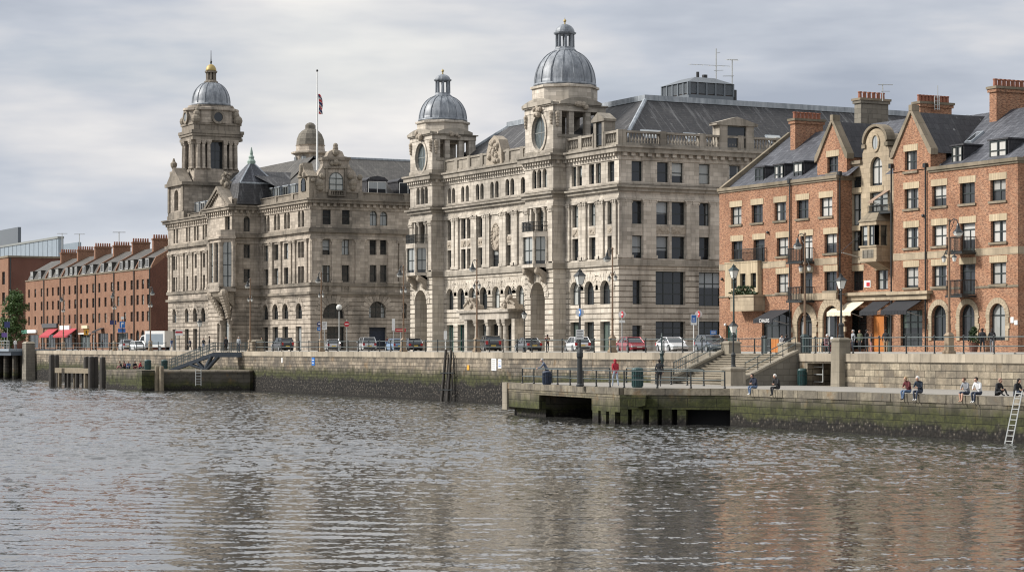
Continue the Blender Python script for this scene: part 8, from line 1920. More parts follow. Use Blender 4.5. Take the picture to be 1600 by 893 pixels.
t, D_ = pole_sign('white and crimson board outside the left wing of the towered building', 280, 26., 516, 'iron'); p_ = plate(t, 0, 0, zloc(519.5, D_), 1.1, .75, 'white', 'sign_plate'); on_plate(p_, -.5, .5, -.05, .22, 'sign_red', name='red_band')
def wall_plate(label, px0, px1, y0, y1, mat, lines=0, lm='sign_back'):
    x0 = fx(px0, wallY(fx(px0, 12)) - .05); Yw = wallY(x0) - .05; x1 = fx(px1, Yw); z0, z1 = zY(px0, y1, Yw), zY(px0, y0, Yw)
    t = thing('notice_board', ((x0 + x1) / 2, Yw, z0), label, 'sign'); MB().box(x0, x1, Yw - .01, Yw + .1, z0, z1).build('board', M[mat], t)
    for k in range(lines): z = z1 - (z1 - z0) * (k + 1) / (lines + 1); MB().box(x0 + (x1 - x0) * .15, x0 + (x1 - x0) * (.85 - .1 * (k % 2)), Yw - .015, Yw - .01, z - .03, z + .03).build('text_line', M[lm], t)
wall_plate('white notice board on the quay wall below the grey saloon', 768, 775.5, 559.5, 578.5, 'white', 5)
wall_plate('pale blue and white notice on the quay wall, right of the white board', 778, 783.5, 560.5, 575, 'white', 3, 'sign_blue')
wall_plate('blue plate on the quay wall below the corner lamp of the brown building', 486.5, 491.5, 558, 570.5, 'sign_blue', 2, 'white')
wall_plate('small white plate on the quay wall left of the blue plate', 439, 441.5, 558.5, 566, 'white')
wall_plate('small yellow mark plate on the quay wall, right of the timber fenders', 729.5, 733, 570, 577.5, 'sign_yellow')

# ------------------------------------------------------------------ fenders, ladder, bins
for px0, px1, lb_ in ((694, 688, 'leaning black timber fender on the quay wall, left one of the pair'), (703, 697, 'leaning black timber fender on the quay wall, right one of the pair')):
    x0 = fx(px0, 11.9); x1 = fx(px1, 11.5); w0, w1 = wallY(x0), wallY(x1); t = thing('timber_fender', (x1, w1 - .6, 0), lb_, 'fender', 'fenders on the quay wall')
    q = MB(); q.tube([(x1, w1 - .75, -1), (x0, w0 - .22, STREET + .25)], .15, 8, .12); q.build('post', M['wood_dark'], t); q = MB(); q.tube([(x1 + .55, w1 - .6, -1), (x0 + .45, w0 - .2, STREET - .2)], .06, 7); q.build('side_post', M['wood_dark'], t)
    for u_ in (.35, .62): q = MB(); a = Vector((x1, w1 - .75, -1)).lerp(Vector((x0, w0 - .22, STREET + .25)), u_); q.tube([a + Vector((-.3, -.2, 0)), a + Vector((.75, .1, .05))], .06, 5); q.build('iron_strap', M['iron'], t)
xt, xb = fx(1592.5, -.1), fx(1574, -1.5); t = thing('ladder', (xb, -1.5, 0), 'aluminium ladder leaning from the water against the right quay edge', 'ladder')
a0, a1 = Vector((xb, -1.5, -.3)), Vector((xt, -.1, LOWER + .35)); sd = Vector((.42, .05, 0)); q = MB()
for s_ in (-.5, .5): q.tube([a0 + sd * s_ * 1.15, a1 + sd * s_], .035, 5)
q.build('stiles', M['galv'], t); q = MB()
for k in range(11): p = a0.lerp(a1, (k + .5) / 11); q.tube([p - sd * .55, p + sd * .55], .025, 5)
q.build('rungs', M['galv'], t)
def litter_bin(label, x, y, z, h_, r_, mat='bin_green', lid=True):
    t = thing('litter_bin', (x, y, z), label, 'litter bin'); q = MB(); q.lathe([(r_ * .9, 0), (r_ * .95, .06), (r_ * .95, h_ * .82)], 0, 0, 16)
    for k in range(16): a = 2 * pi * k / 16; q.tube([(r_ * .97 * math.cos(a), r_ * .97 * math.sin(a), .08), (r_ * .97 * math.cos(a), r_ * .97 * math.sin(a), h_ * .8)], .03, 4)
    q.build('body', M[mat], t, local=True); q = MB(); q.lathe([(r_ * 1.06, h_ * .82), (r_ * 1.08, h_ * .88), (r_ * .9, h_ * .96), (r_ * .3, h_)], 0, 0, 16); q.build('lid', M[mat], t, local=True)
    q = MB(); q.lathe([(r_ * 1.02, h_ * .55), (r_ * 1.02, h_ * .62)], 0, 0, 16, cap=False); q.build('band', M['iron'], t, local=True); return t
x, y = at(996, 138.2); litter_bin('dark green ribbed litter bin on the stone pier between two walkers', x, y, LOWER + .01, 1.28, .36)
x, y = at(854.5, 149.); litter_bin('navy litter bin by the pier railing, in front of the leaning man', x, y, LOWER + .01, .95, .3, 'bin_navy')
x = fx(1253.5, wallY(-10) - .5); litter_bin('dark green litter bin below the stair wall beside the mesh gate', x, wallY(x) - .45, LOWER + .01, 1.15, .3)
x, y = at(231, 246.); litter_bin('green litter bin at the outer corner of the landing stage', x, y, LOWER + .06, 1.15, .36)
x, y = at(257, 254.); litter_bin('dark green litter bin at the foot of the steel gangway', x, y, LOWER + .06, 1.1, .36)
x = fx(1521, YK - 1.); t = thing('topiary_pot', (x, YK - 1., STREET), 'clipped green bush in a tall dark pot beside the walking couple', 'potted plant')
q = MB(); q.lathe([(.26, 0), (.38, .75), (.4, .8)], x, YK - 1., 12)
q.v = [(a, b, c + STREET) for a, b, c in q.v]; q.build('pot', M['brick_shade_pot'], t); shrub(t, x, YK - 1., STREET + 1.25, .55, .55, .75, 900, 'leaf_dark', 'bush', .08)
# cafe corner beside the stair
yc_ = 17.; x0, x1 = fx(1204, yc_), fx(1217, yc_); t = thing('cafe_screen', ((x0 + x1) / 2, yc_, STREET), 'yellow wooden cafe screen beside the stair head', 'screen')
for k in range(3): a = x0 + (x1 - x0) * k / 3; MB().box(a + .02, a + (x1 - x0) / 3 - .02, yc_ - .03, yc_ + .03, STREET + .08, STREET + 1.05).build('panel', M['sign_yellow'] if 0 else M['wood_orange'], t)
MB().box(x0 - .02, x1 + .02, yc_ - .04, yc_ + .04, STREET + 1.05, STREET + 1.12).build('top_rail', M['wood_grey'], t)
for px, lb_ in ((1192.5, 'dark bollard at the stair head, left of the cafe screen'), (1195.8, 'grey bollard touching the dark bollard at the stair head')):
    x = fx(px, 12.4); t = thing('bollard', (x, 12.4, STREET), lb_, 'bollard'); q = MB(); q.lathe([(.14, 0), (.13, 1.1)], 0, 0, 9); q.build('post', M['iron'] if px < 1195 else M['rail'], t, local=True); q = MB(); q.ball(0, 0, 1.12, .15, 9, 6); q.build('cap', M['iron'], t, local=True)
def table(label, px, Y):
    x = fx(px, Y); t = thing('cafe_table', (x, Y, STREET), label, 'table'); q = MB(); q.lathe([(.4, .72), (.4, .75)], 0, 0, 14); q.build('table_top', M['galv'], t, local=True); q = MB(); q.lathe([(.22, 0), (.22, .03), (.035, .05), (.035, .72)], 0, 0, 8); q.build('pedestal', M['iron'], t, local=True)
def chair(label, px, Y, rz):
    x = fx(px, Y); t = thing('cafe_chair', (x, Y, STREET), label, 'chair', None, rz); MB().box(-.22, .22, -.22, .22, .43, .46).build('seat', M['iron'], t, local=True); MB().box(-.22, .22, .2, .23, .5, .86).build('backrest', M['iron'], t, local=True)
    for sx in (-.19, .19):
        for s2 in (-.19, .2): q = MB(); q.tube([(sx, s2, 0), (sx, s2, .43 if s2 < 0 else .86)], .018, 5); q.build('leg', M['iron'], t, local=True)
table('round cafe table between the seated pair behind the yellow screen', 1224, 18.5); chair('cafe chair under the dark-haired cafe guest', 1219.5, 18.5, pi / 2); chair('cafe chair under the cafe guest in black', 1230, 18.5, -pi / 2)
chair('cafe chair under the white-haired guest before the arched doors', 1291, 20., pi / 2); table('round cafe table before the arched doors', 1284, 20.)

# ------------------------------------------------------------------ cars
CARS = {'hatch': dict(L=4.0, W=1.74, H=1.47, belt=.95, hood=.86, cab=(-1.95, -1.45, .35, 1.05)), 'saloon': dict(L=4.5, W=1.78, H=1.43, belt=.95, hood=.87, cab=(-1.75, -.95, .45, 1.2)),
        'suv': dict(L=4.5, W=1.84, H=1.70, belt=1.08, hood=1.0, cab=(-2.15, -1.75, .4, 1.1)), 'mpv': dict(L=4.3, W=1.78, H=1.66, belt=1.02, hood=.95, cab=(-2.1, -1.75, .75, 1.5)), 'coupe': dict(L=4.3, W=1.75, H=1.36, belt=.90, hood=.8, cab=(-1.8, -.75, .3, 1.25))}
def loft(q, secs):
    n_ = len(secs[0]); o = len(q.v)
    for s_ in secs: q.v += s_
    for i in range(len(secs) - 1):
        for k in range(n_): k2 = (k + 1) % n_; q.f.append((o + i * n_ + k, o + i * n_ + k2, o + (i + 1) * n_ + k2, o + (i + 1) * n_ + k))
    q.f.append(tuple(o + k for k in range(n_))); q.f.append(tuple(o + (len(secs) - 1) * n_ + k for k in range(n_))[::-1])
def car(label, px, Y, phi, front, kind, colname, col, plate_w=True, D=None):
    c = CARS[kind]; L, W_, H, bl, hd = c['L'] / 2, c['W'] / 2, c['H'], c['belt'], c['hood']; x = fx(px, Y)
    a = ray(px); ang = math.atan2(a[1], a[0]) + math.radians(phi) + (pi if front else 0)
    t = thing('parked_car', (x, Y, STREET + .006), label, 'car', 'cars parked along the quay', ang); pm = M.get(colname) or M.setdefault(colname, paint(colname, col))
    def sec(xx, z0, zt, w_): w2 = w_ * .93; return [(xx, -w2, z0), (xx, -w_, z0 + .22), (xx, -w_ * 1.0, (z0 + zt) * .56), (xx, -w_ * .93, zt - .06), (xx, -w_ * .8, zt), (xx, w_ * .8, zt), (xx, w_ * .93, zt - .06), (xx, w_, (z0 + zt) * .56), (xx, w_, z0 + .22), (xx, w2, z0)]
    q = MB(); cb0, cb1, cb2, cb3 = c['cab']
    loft(q, [sec(-L, .42, bl * .86, W_ * .82), sec(-L + .08, .3, bl * .96, W_ * .9), sec(-L + .35, .2, bl, W_ * .98), sec(cb0 + .3, .18, bl, W_), sec(0, .18, bl - .01, W_), sec(cb3, .18, bl - .03, W_), sec(L - .55, .19, hd - .04, W_ * .97), sec(L - .18, .26, hd - .16, W_ * .88), sec(L, .36, hd - .3, W_ * .74)])
    q.build('body', pm, t, smooth=False, local=True)
    wr = W_ * .78
    def cs(xx, zz, w_): return [(xx, -w_, zz), (xx, w_, zz)]
    g_ = MB(); P = [(cb0, bl - .03, W_ * .9), (cb1, H - .03, wr * .94), (cb2, H - .03, wr * .94), (cb3, bl - .05, W_ * .9)]
    g_.add([(p[0], s_ * p[2], p[1]) for p in P for s_ in (-1, 1)], [(0, 1, 3, 2), (2, 3, 5, 4), (4, 5, 7, 6), (0, 2, 4, 6), (1, 7, 5, 3), (0, 6, 7, 1)]); g_.build('windows', M['car_glass'], t, local=True)
    q = MB(); q.add([(cb1 - .12, s_ * (wr * .9), H - .06) for s_ in (-1, 1)] + [(cb1 + .1, s_ * wr * .97, H) for s_ in (-1, 1)] + [(cb2 - .1, s_ * wr * .97, H) for s_ in (-1, 1)] + [(cb2 + .12, s_ * wr * .9, H - .07) for s_ in (-1, 1)] + [((cb1 + cb2) / 2, 0, H - .12)], [(0, 1, 3, 2), (2, 3, 5, 4), (4, 5, 7, 6), (0, 2, 8), (2, 4, 8), (4, 6, 8), (1, 8, 3), (3, 8, 5), (5, 8, 7), (0, 8, 1), (6, 7, 8)])
    for s_ in (-1, 1):
        for (xa_, za_, ya_), (xb_, zb_, yb2) in ((P[0], P[1]), (P[3], P[2])): q.tube([(xa_, s_ * (ya_ + .004), za_), (xb_, s_ * (yb2 + .004), zb_)], .05, 5)
        xm = (cb1 + cb2) / 2; q.tube([(xm, s_ * (W_ * .905), bl - .03), (xm - .05, s_ * wr * .95, H - .03)], .045, 4); q.tube([(cb1, s_ * wr * .95, H - .02), (cb2, s_ * wr * .95, H - .02)], .04, 4)
    q.build('roof', pm, t, local=True)
    for sx in (-1, 1):
        xw = sx * L * .62
        for s_ in (-1, 1):
            q = MB(); R_ = .315; q.prism([(R_ * math.cos(k * pi / 10), R_ * math.sin(k * pi / 10)) for k in range(20)], lambda u_, v_: (xw + u_, s_ * (W_ - .2), .315 + v_), lambda u_, v_: (xw + u_, s_ * (W_ + .02), .315 + v_)); wh = q.build('wheel', M['tyre'], t, local=True)
            q = MB(); q.prism([(.2 * math.cos(k * pi / 8), .2 * math.sin(k * pi / 8)) for k in range(16)], lambda u_, v_: (xw + u_, s_ * (W_ + .0), .315 + v_), lambda u_, v_: (xw + u_, s_ * (W_ + .03), .315 + v_)); q.build('rim', M['alloy'], wh, local=True)
            q = MB(); q.prism([((R_ + .07) * math.cos(k * pi / 10), (R_ + .07) * math.sin(k * pi / 10)) for k in range(11)], lambda u_, v_: (xw + u_, s_ * (W_ - .3), .315 + v_), lambda u_, v_: (xw + u_, s_ * (W_ + .008), .315 + v_)); q.build('wheel_arch', M['plastic'], t, local=True)
    for s_ in (-1, 1):
        q = MB(); q.add([(L - .32, s_ * W_ * .93, hd - .18), (L - .06, s_ * W_ * .6, hd - .26), (L - .02, s_ * W_ * .6, hd - .4), (L - .2, s_ * W_ * .94, hd - .34)], [(0, 1, 2, 3)]); 
        q = MB(); q.box(L - .22, L - .03, s_ * W_ * .5, s_ * W_ * .86, hd - .42, hd - .24); q.build('headlight', M['head_glass'], t, local=True)
        q = MB(); q.box(-L - .01, -L + .14, s_ * W_ * .62, s_ * W_ * .9, bl - .32, bl - .06 if kind != 'suv' else bl + .1); q.build('tail_light', M['tail_glass'], t, local=True)
        q = MB(); q.box(cb3 - .35, cb3 - .2, s_ * W_ * .95, s_ * (W_ + .17), bl + .0, bl + .13); q.build('mirror', pm, t, local=True)
    MB().box(L - .06, L + .012, -.26, .26, .42, .53).build('number_plate', M['plate_white'], t, local=True); MB().box(-L - .012, -L + .1, -.26, .26, .58, .69).build('number_plate', M['plate_yellow'], t, local=True)
    MB().box(L - .12, L - .002, -.5, .5, hd - .42, hd - .3).build('grille', M['plastic'], t, local=True); MB().box(-L - .006, -L + .2, -W_ * .8, W_ * .8, .32, .5).build('rear_bumper', M['plastic'], t, local=True)
    return t
car('dark blue-grey hatchback facing right at the stair head, under blue board', 1111, 25.5, 20, True, 'hatch', 'paint_slate', (.07, .09, .12))
car('white coupe facing right, between the parking plate and red car', 1050, 29., 21, True, 'coupe', 'paint_white', (.72, .73, .74))
car('dark red saloon facing right beside the no-entry sign', 987, 30.5, 19, True, 'saloon', 'paint_red', (.27, .02, .035))
car('white hatchback seen from behind, in front of the right pavilion', 902, 31., 16, False, 'hatch', 'paint_white', (.72, .73, .74))
car('dark grey saloon seen from behind, beside the slim lantern lamp', 825, 31., 18, False, 'saloon', 'paint_grey', (.075, .08, .09))
car('black high-backed car seen from behind at the carved entrance', 766, 31., 9, False, 'suv', 'paint_black', (.018, .02, .024))
car('black hatchback half hidden by the lamp base between stone buildings', 643, 29., 14, False, 'hatch', 'paint_black', (.018, .02, .024))
car('light blue hatchback left of the lamp between stone buildings', 618.5, 29.5, 14, False, 'hatch', 'paint_sky', (.17, .29, .46))
car('silver people carrier seen from behind at the navy garage door', 573, 31., 9, False, 'mpv', 'paint_silver', (.52, .53, .54))
car('silver hatchback seen from behind at the big arch', 519, 31., 6, False, 'hatch', 'paint_silver', (.52, .53, .54))
car('black off-roader in front of the ground windows of the brown building', 441, 29., 18, False, 'suv', 'paint_black', (.018, .02, .024))
car('pale silver off-roader seen from behind in front of the terrace', 197, 28., 10, False, 'suv', 'paint_silver', (.52, .53, .54))
car('small white car tucked before the white van', 215.5, 27., 14, True, 'hatch', 'paint_white', (.72, .73, .74))
x = fx(242, 29.5); a = ray(242); vn = thing('white_van', (x, 29.5, STREET), 'tall white box van parked at the left corner of the towered building', 'van', None, math.atan2(a[1], a[0]) + math.radians(52))
q = MB(); q.box(-2.6, 1.1, -1.02, 1.02, .55, 2.95); bv = q.build('box_body', M['white'], vn, local=True)
q = MB(); q.prism([(1.1, .5), (2.75, .5), (2.75, 1.15), (2.3, 1.3), (1.75, 2.25), (1.1, 2.4)], lambda u_, v_: (u_, -.98, v_), lambda u_, v_: (u_, .98, v_)); q.build('cab', M['white'], vn, local=True)
q = MB(); q.prism([(1.25, 1.4), (2.1, 1.4), (1.72, 2.1), (1.25, 2.2)], lambda u_, v_: (u_, -.995, v_), lambda u_, v_: (u_, .995, v_)); q.add([(2.27, -.85, 1.38), (2.27, .85, 1.38), (1.8, .78, 2.2), (1.8, -.78, 2.2)], [(0, 1, 2, 3)]); q.build('windows', M['car_glass'], vn, local=True)
q = MB(); q.box(-2.3, .9, 1.021, 1.03, .9, 2.5); q.box(-2.3, .9, -1.03, -1.021, .9, 2.5); q.build('side_panel', M['cladding'], vn, local=True)
for xw in (-1.7, 1.85):
    for s_ in (-1, 1):
        q = MB(); q.prism([(.36 * math.cos(k * pi / 9), .36 * math.sin(k * pi / 9)) for k in range(18)], lambda u_, v_: (xw + u_, s_ * .78, .36 + v_), lambda u_, v_: (xw + u_, s_ * 1.035, .36 + v_)); wh = q.build('wheel', M['tyre'], vn, local=True); q = MB(); q.prism([(.2 * math.cos(k * pi / 8), .2 * math.sin(k * pi / 8)) for k in range(16)], lambda u_, v_: (xw + u_, s_ * 1.0, .36 + v_), lambda u_, v_: (xw + u_, s_ * 1.045, .36 + v_)); q.build('rim', M['alloy'], wh, local=True)
for s_ in (-.75, .75): MB().box(2.7, 2.77, s_ - .15, s_ + .15, .75, .95).build('headlight', M['head_glass'], vn, local=True)
# ------------------------------------------------------------------ people
_sk = {}
def cloth(name, col): return M.get(name) or M.setdefault(name, simple(name, col, .85, var=.22, scale=9))
SKIN = simple('skin', (.46, .27, .19), .55, var=.08); SHOE = {}
def joints(pose):
    """joint positions (facing -Y, feet or seat at z = 0) and bones"""
    J = {}; s = 1
    if pose in ('stand', 'walk', 'lean', 'look'):
        ln = {'stand': 0, 'walk': .05, 'lean': .32, 'look': .02}[pose]
        J['pelvis'] = (0, .02, .95); J['waist'] = (0, .0 - ln * .25, 1.12); J['chest'] = (0, -ln * .75, 1.36); J['neck'] = (0, -ln * .95 - .01, 1.51); hd = Vector((0, -ln * 1.15 - .03, 1.62))
        st = .24 if pose == 'walk' else .03
        for k, sx, f in (('L', 1, 1), ('R', -1, -1)):
            J['hip' + k] = (sx * .09, .02, .9); J['knee' + k] = (sx * .1, -st * f * .65 - .03, .5); J['ankle' + k] = (sx * .1, -st * f + (.06 if f < 0 else 0), .09 + (.05 if f < 0 and pose == 'walk' else 0)); J['toe' + k] = (sx * .12, -st * f - .13 + (.06 if f < 0 else 0), .045)
            J['sho' + k] = (sx * .18, -ln * .8, 1.43)
            if pose == 'lean': J['elb' + k] = (sx * .24, -.42, 1.2); J['wri' + k] = (sx * .12, -.66, 1.12); J['hand' + k] = (sx * .06, -.73, 1.1)
            elif pose == 'walk': J['elb' + k] = (sx * .23, .1 * f, 1.16); J['wri' + k] = (sx * .22, .05 + .18 * f - .12, .95); J['hand' + k] = (sx * .21, .02 + .2 * f - .14, .87)
            elif pose == 'look': J['elb' + k] = (sx * .25, -.06, 1.17); J['wri' + k] = (sx * .12, -.26, 1.24); J['hand' + k] = (sx * .07, -.31, 1.3)
            else: J['elb' + k] = (sx * .24, .03, 1.16); J['wri' + k] = (sx * .23, -.04, .93); J['hand' + k] = (sx * .22, -.06, .85)
    else:
        h0 = {'edge': .13, 'chair': .58, 'floor': .13}[pose]; ln = {'edge': .16, 'chair': .08, 'floor': .14}[pose]
        J['pelvis'] = (0, .0, h0); J['waist'] = (0, .02, h0 + .17); J['chest'] = (0, -ln * .7, h0 + .41); J['neck'] = (0, -ln * 1.1, h0 + .55); hd = Vector((0, -ln * 1.5 - .02, h0 + .655))
        for k, sx, f in (('L', 1, 1), ('R', -1, -1)):
            J['hip' + k] = (sx * .09, -.02, h0 - .01)
            if pose == 'edge': J['knee' + k] = (sx * .11, -.46, h0 + .03); J['ankle' + k] = (sx * .1, -.46 - .07 * f, h0 - .4); J['toe' + k] = (sx * .11, -.6 - .07 * f, h0 - .45)
            elif pose == 'chair': J['knee' + k] = (sx * .12, -.44, h0); J['ankle' + k] = (sx * .11, -.46 + .08 * f, .09); J['toe' + k] = (sx * .12, -.6 + .08 * f, .045)
            else: J['knee' + k] = (sx * .2, -.36, h0 + .2 + .05 * f); J['ankle' + k] = (sx * .1, -.52 - .05 * f, .09); J['toe' + k] = (sx * .11, -.66 - .05 * f, .06)
            J['sho' + k] = (sx * .18, -ln * .85, h0 + .48); J['elb' + k] = (sx * .24, -.14 - ln * .4, h0 + .24); J['wri' + k] = (sx * .09, -.34, h0 + .2); J['hand' + k] = (sx * .045, -.4, h0 + .22)
    J['chin'] = tuple(hd + Vector((0, -.015, -.05))); J['head'] = tuple(hd + Vector((0, .0, .03))); J['crown'] = tuple(hd + Vector((0, .015, .105))); J['nose'] = tuple(hd + Vector((0, -.115, 0.005)))
    return J
RAD = dict(pelvis=.145, waist=.13, chest=.155, neck=.055, chin=.07, head=.098, crown=.075, nose=.016, hip=.095, knee=.062, ankle=.042, toe=.04, sho=.075, elb=.05, wri=.034, hand=.036)
def person(label, loc, rz, pose, top, bottom, hair, shoe='shoe_dark', scale=1., skirt=None, bag=None, hairlen=0, bare=False, hood=False, group=None):
    t = thing('person', loc, label, 'person', group, rz); t.scale = (scale,) * 3
    J = joints(pose); names = list(J); idx = {n_: i for i, n_ in enumerate(names)}
    bones = [('pelvis', 'waist', 'top'), ('waist', 'chest', 'top'), ('chest', 'neck', 'top'), ('neck', 'chin', 'skin'), ('chin', 'head', 'skin'), ('head', 'crown', 'skin'), ('head', 'nose', 'skin')]
    for k in 'LR': bones += [('pelvis', 'hip' + k, 'bottom'), ('hip' + k, 'knee' + k, 'bottom'), ('knee' + k, 'ankle' + k, 'skin' if bare else 'bottom'), ('ankle' + k, 'toe' + k, 'shoe'), ('chest', 'sho' + k, 'top'), ('sho' + k, 'elb' + k, 'top'), ('elb' + k, 'wri' + k, 'top'), ('wri' + k, 'hand' + k, 'skin')]
    me = bpy.data.meshes.new('body_cage'); me.from_pydata([J[n_] for n_ in names], [(idx[a], idx[b]) for a, b, c in bones], [])
    ob = bpy.data.objects.new('body_cage', me); COL.objects.link(ob)
    sm = ob.modifiers.new('Skin', 'SKIN'); sm.use_smooth_shade = True
    if not me.skin_vertices: me.attributes.new('skin', 'FLOAT', 'POINT')
    for i, n_ in enumerate(names):
        r_ = RAD[n_.rstrip('LR')]; v = me.skin_vertices[0].data[i]; v.radius = (r_, r_); v.use_root = n_ == 'pelvis'
        if n_ in ('pelvis', 'waist', 'chest'): v.radius = (r_ * 1.12, r_ * .82)
    ss = ob.modifiers.new('Sub', 'SUBSURF'); ss.levels = 1; ss.render_levels = 1
    dg = bpy.context.evaluated_depsgraph_get(); body = bpy.data.meshes.new_from_object(ob.evaluated_get(dg)); bpy.data.objects.remove(ob)
    # fingers: five short tapered chains at each hand, joined to the body mesh
    fb = bmesh.new(); fb.from_mesh(body); fq = MB()
    for k, sx in (('L', 1), ('R', -1)):
        h_ = Vector(J['hand' + k]); d_ = (h_ - Vector(J['wri' + k])).normalized(); s_ = d_.cross(Vector((1, 0, .2))).normalized()
        for i in range(5):
            o_ = s_ * (.028 * (i - 1.5) / 1.5) if i < 4 else s_ * -.04
            p0 = h_ + o_ * .8 - d_ * (.0 if i < 4 else .03); p1 = p0 + d_ * (.045 if i < 4 else .03) + o_ * (.1 if i < 4 else .6); p2 = p1 + d_ * (.03 + .006 * (1.5 - abs(i - 1.5))) + Vector((-sx * .012, 0, -.012)); fq.tube([p0, p1, p2], .0095, 5, .007)
    vs = [fb.verts.new(p) for p in fq.v]
    for f_ in fq.f: fb.faces.new([vs[i] for i in f_])
    fb.to_mesh(body); fb.free()
    mats = {'top': 0, 'bottom': 1, 'skin': 2, 'shoe': 3}; body.materials.clear()
    for m_ in (cloth(*top), cloth(*bottom), SKIN, cloth(shoe, {'shoe_dark': (.02, .02, .02), 'shoe_white': (.6, .6, .58), 'shoe_skin': (.40, .24, .17)}.get(shoe, (.02, .02, .02)))): body.materials.append(m_)
    segs = [(Vector(J[a]), Vector(J[b]), c, (RAD[a.rstrip('LR')] + RAD[b.rstrip('LR')]) / 2) for a, b, c in bones]
    for p in body.polygons:
        c_ = p.center; best, bm_ = 1e9, 'top'
        for a, b, nm, r_ in segs:
            ab = b - a; u_ = max(0, min(1, (c_ - a).dot(ab) / ab.length_squared)); d_ = (c_ - (a + ab * u_)).length / r_
            if d_ < best: best, bm_ = d_, nm
        p.material_index = mats[bm_]; p.use_smooth = True
    body.name = 'person_body'; place('body', body, t)
    hd = Vector(J['head']); q = MB(); q.ball(hd.x, hd.y + .022, hd.z + .035, .112, 12, 8, sx=.92, sy_=1., sz=.95)
    q.v = [(a, b, c) if not (b < hd.y - .045 and c < hd.z + .06) else (a, hd.y - .03, max(c, hd.z + .05)) for a, b, c in q.v]
    if hairlen: q.ball(hd.x, hd.y + .06, hd.z - .08, .095, 10, 7, sz=1.0 + hairlen)
    q.build('hood' if hood else 'hair', cloth(*hair), t, smooth=True, local=True)
    ey = MB()
    for sx in (-.033, .033): ey.ball(hd.x + sx, hd.y - .088, hd.z - .015, .011, 6, 4)
    ey.build('eyes', M['iron'], t, local=True)
    if skirt:
        z1 = Vector(J['waist']).z; q = MB(); q.lathe([(.17, z1 + .05), (.19, z1 - .15), (.22, z1 - skirt)], J['pelvis'][0], J['pelvis'][1] - .01, 12, sx=1.05, sy_=.85); q.build('coat_skirt', cloth(*top), t, smooth=True, local=True)
    if bag: ch = Vector(J['chest']); q = MB(); q.cbox(ch.x, ch.y + .2, ch.z - .08, .28, .16, .4); q.build('backpack', cloth(*bag), t, local=True)
    return t
C = dict(black=('cloth_black', (.016, .017, .02)), navy=('cloth_navy', (.022, .028, .05)), red=('cloth_red', (.34, .02, .035)), maroon=('cloth_maroon', (.10, .018, .022)), jeans=('cloth_jeans', (.10, .15, .24)), pale=('cloth_pale_jeans', (.30, .35, .42)), dark=('cloth_dark_jeans', (.03, .04, .065)), grey=('cloth_grey', (.25, .26, .28)), white=('cloth_white', (.68, .68, .68)), tan=('cloth_tan', (.30, .22, .14)), pink=('cloth_pink', (.36, .18, .18)), green=('cloth_olive', (.06, .07, .04)), blue=('cloth_blue', (.07, .11, .22)))
Hh = dict(dark=('hair_dark', (.018, .013, .011)), brown=('hair_brown', (.09, .05, .03)), grey=('hair_grey', (.36, .35, .34)), white=('hair_white', (.6, .59, .57)), fair=('hair_fair', (.32, .22, .12)), bald=('hair_thin', (.30, .19, .14)))
vrz = lambda px: math.atan2(ray(px)[1], ray(px)[0]) - pi / 2        # heading that makes a figure turn its back... +pi faces the camera
def stand(label, px, D, turn, pose, z=STREET, **k):
    x, y = at(px, D); return person(label, (x, y, z), vrz(px) + math.radians(turn), pose, **k)
# walkers on the pier (turn: 0 = facing the camera, 180 = back to it, 90 = facing right in the picture)
PZ = LOWER + .012
stand('person in a red hooded jacket and pale jeans walking on the stone pier', 961.5, 140.3, 200, 'walk', PZ, top=C['red'], bottom=C['pale'], hair=('hood_red', (.30, .02, .03)), shoe='shoe_white', hood=True, hairlen=.3)
stand('person all in black walking away on the stone pier', 1030, 140.3, 172, 'walk', PZ, top=C['black'], bottom=C['black'], hair=Hh['dark'], skirt=.3)
stand('grey-haired person leaning over the pier railing behind a navy bin', 855.5, 150.2, -90, 'lean', PZ, top=('cloth_slate', (.10, .12, .17)), bottom=C['navy'], hair=Hh['grey'])
# seated on the quay edge
def edge(label, px, rz=0., pose='edge', yy=.33, **k):
    y = yy; x = fx(px, y); return person(label, (x, y, LOWER + .015), rz, pose, **k)
edge('person in a dark blue jacket and jeans seated on the quay edge nearest the pier', 1180, .15, top=C['navy'], bottom=C['jeans'], hair=Hh['dark'], shoe='shoe_white', group=None)
edge('white-haired person in black seated alone on the quay edge below the stair', 1215.5, .1, top=C['black'], bottom=C['black'], hair=Hh['white'])
edge('fair-haired person in a maroon top and jeans seated beside a white-haired companion', 1420, .1, top=C['maroon'], bottom=C['jeans'], hair=Hh['fair'])
edge('white-haired person in a navy coat seated beside a fair-haired companion', 1437.5, .35, top=('cloth_deep_navy', (.012, .022, .038)), bottom=C['dark'], hair=Hh['white'], shoe='shoe_white', scale=1.03)
edge('person in a grey shirt and shorts with bare legs seated on the quay edge', 1511, .15, top=C['grey'], bottom=C['dark'], hair=Hh['brown'], shoe='shoe_skin', bare=True)
edge('person in a white shirt and white trainers seated on the quay edge', 1530, .2, top=C['white'], bottom=C['dark'], hair=Hh['dark'], shoe='shoe_white', scale=1.04)
edge('balding person in dark clothes seated on the paving with knees up', 1558, pi * .55, 'floor', .45, top=C['black'], bottom=C['black'], hair=Hh['bald'])
edge('person in a black hoodie seated by the top of the aluminium ladder', 1587, pi * .55, 'floor', .5, top=C['black'], bottom=C['dark'], hair=Hh['dark'], hairlen=.2)
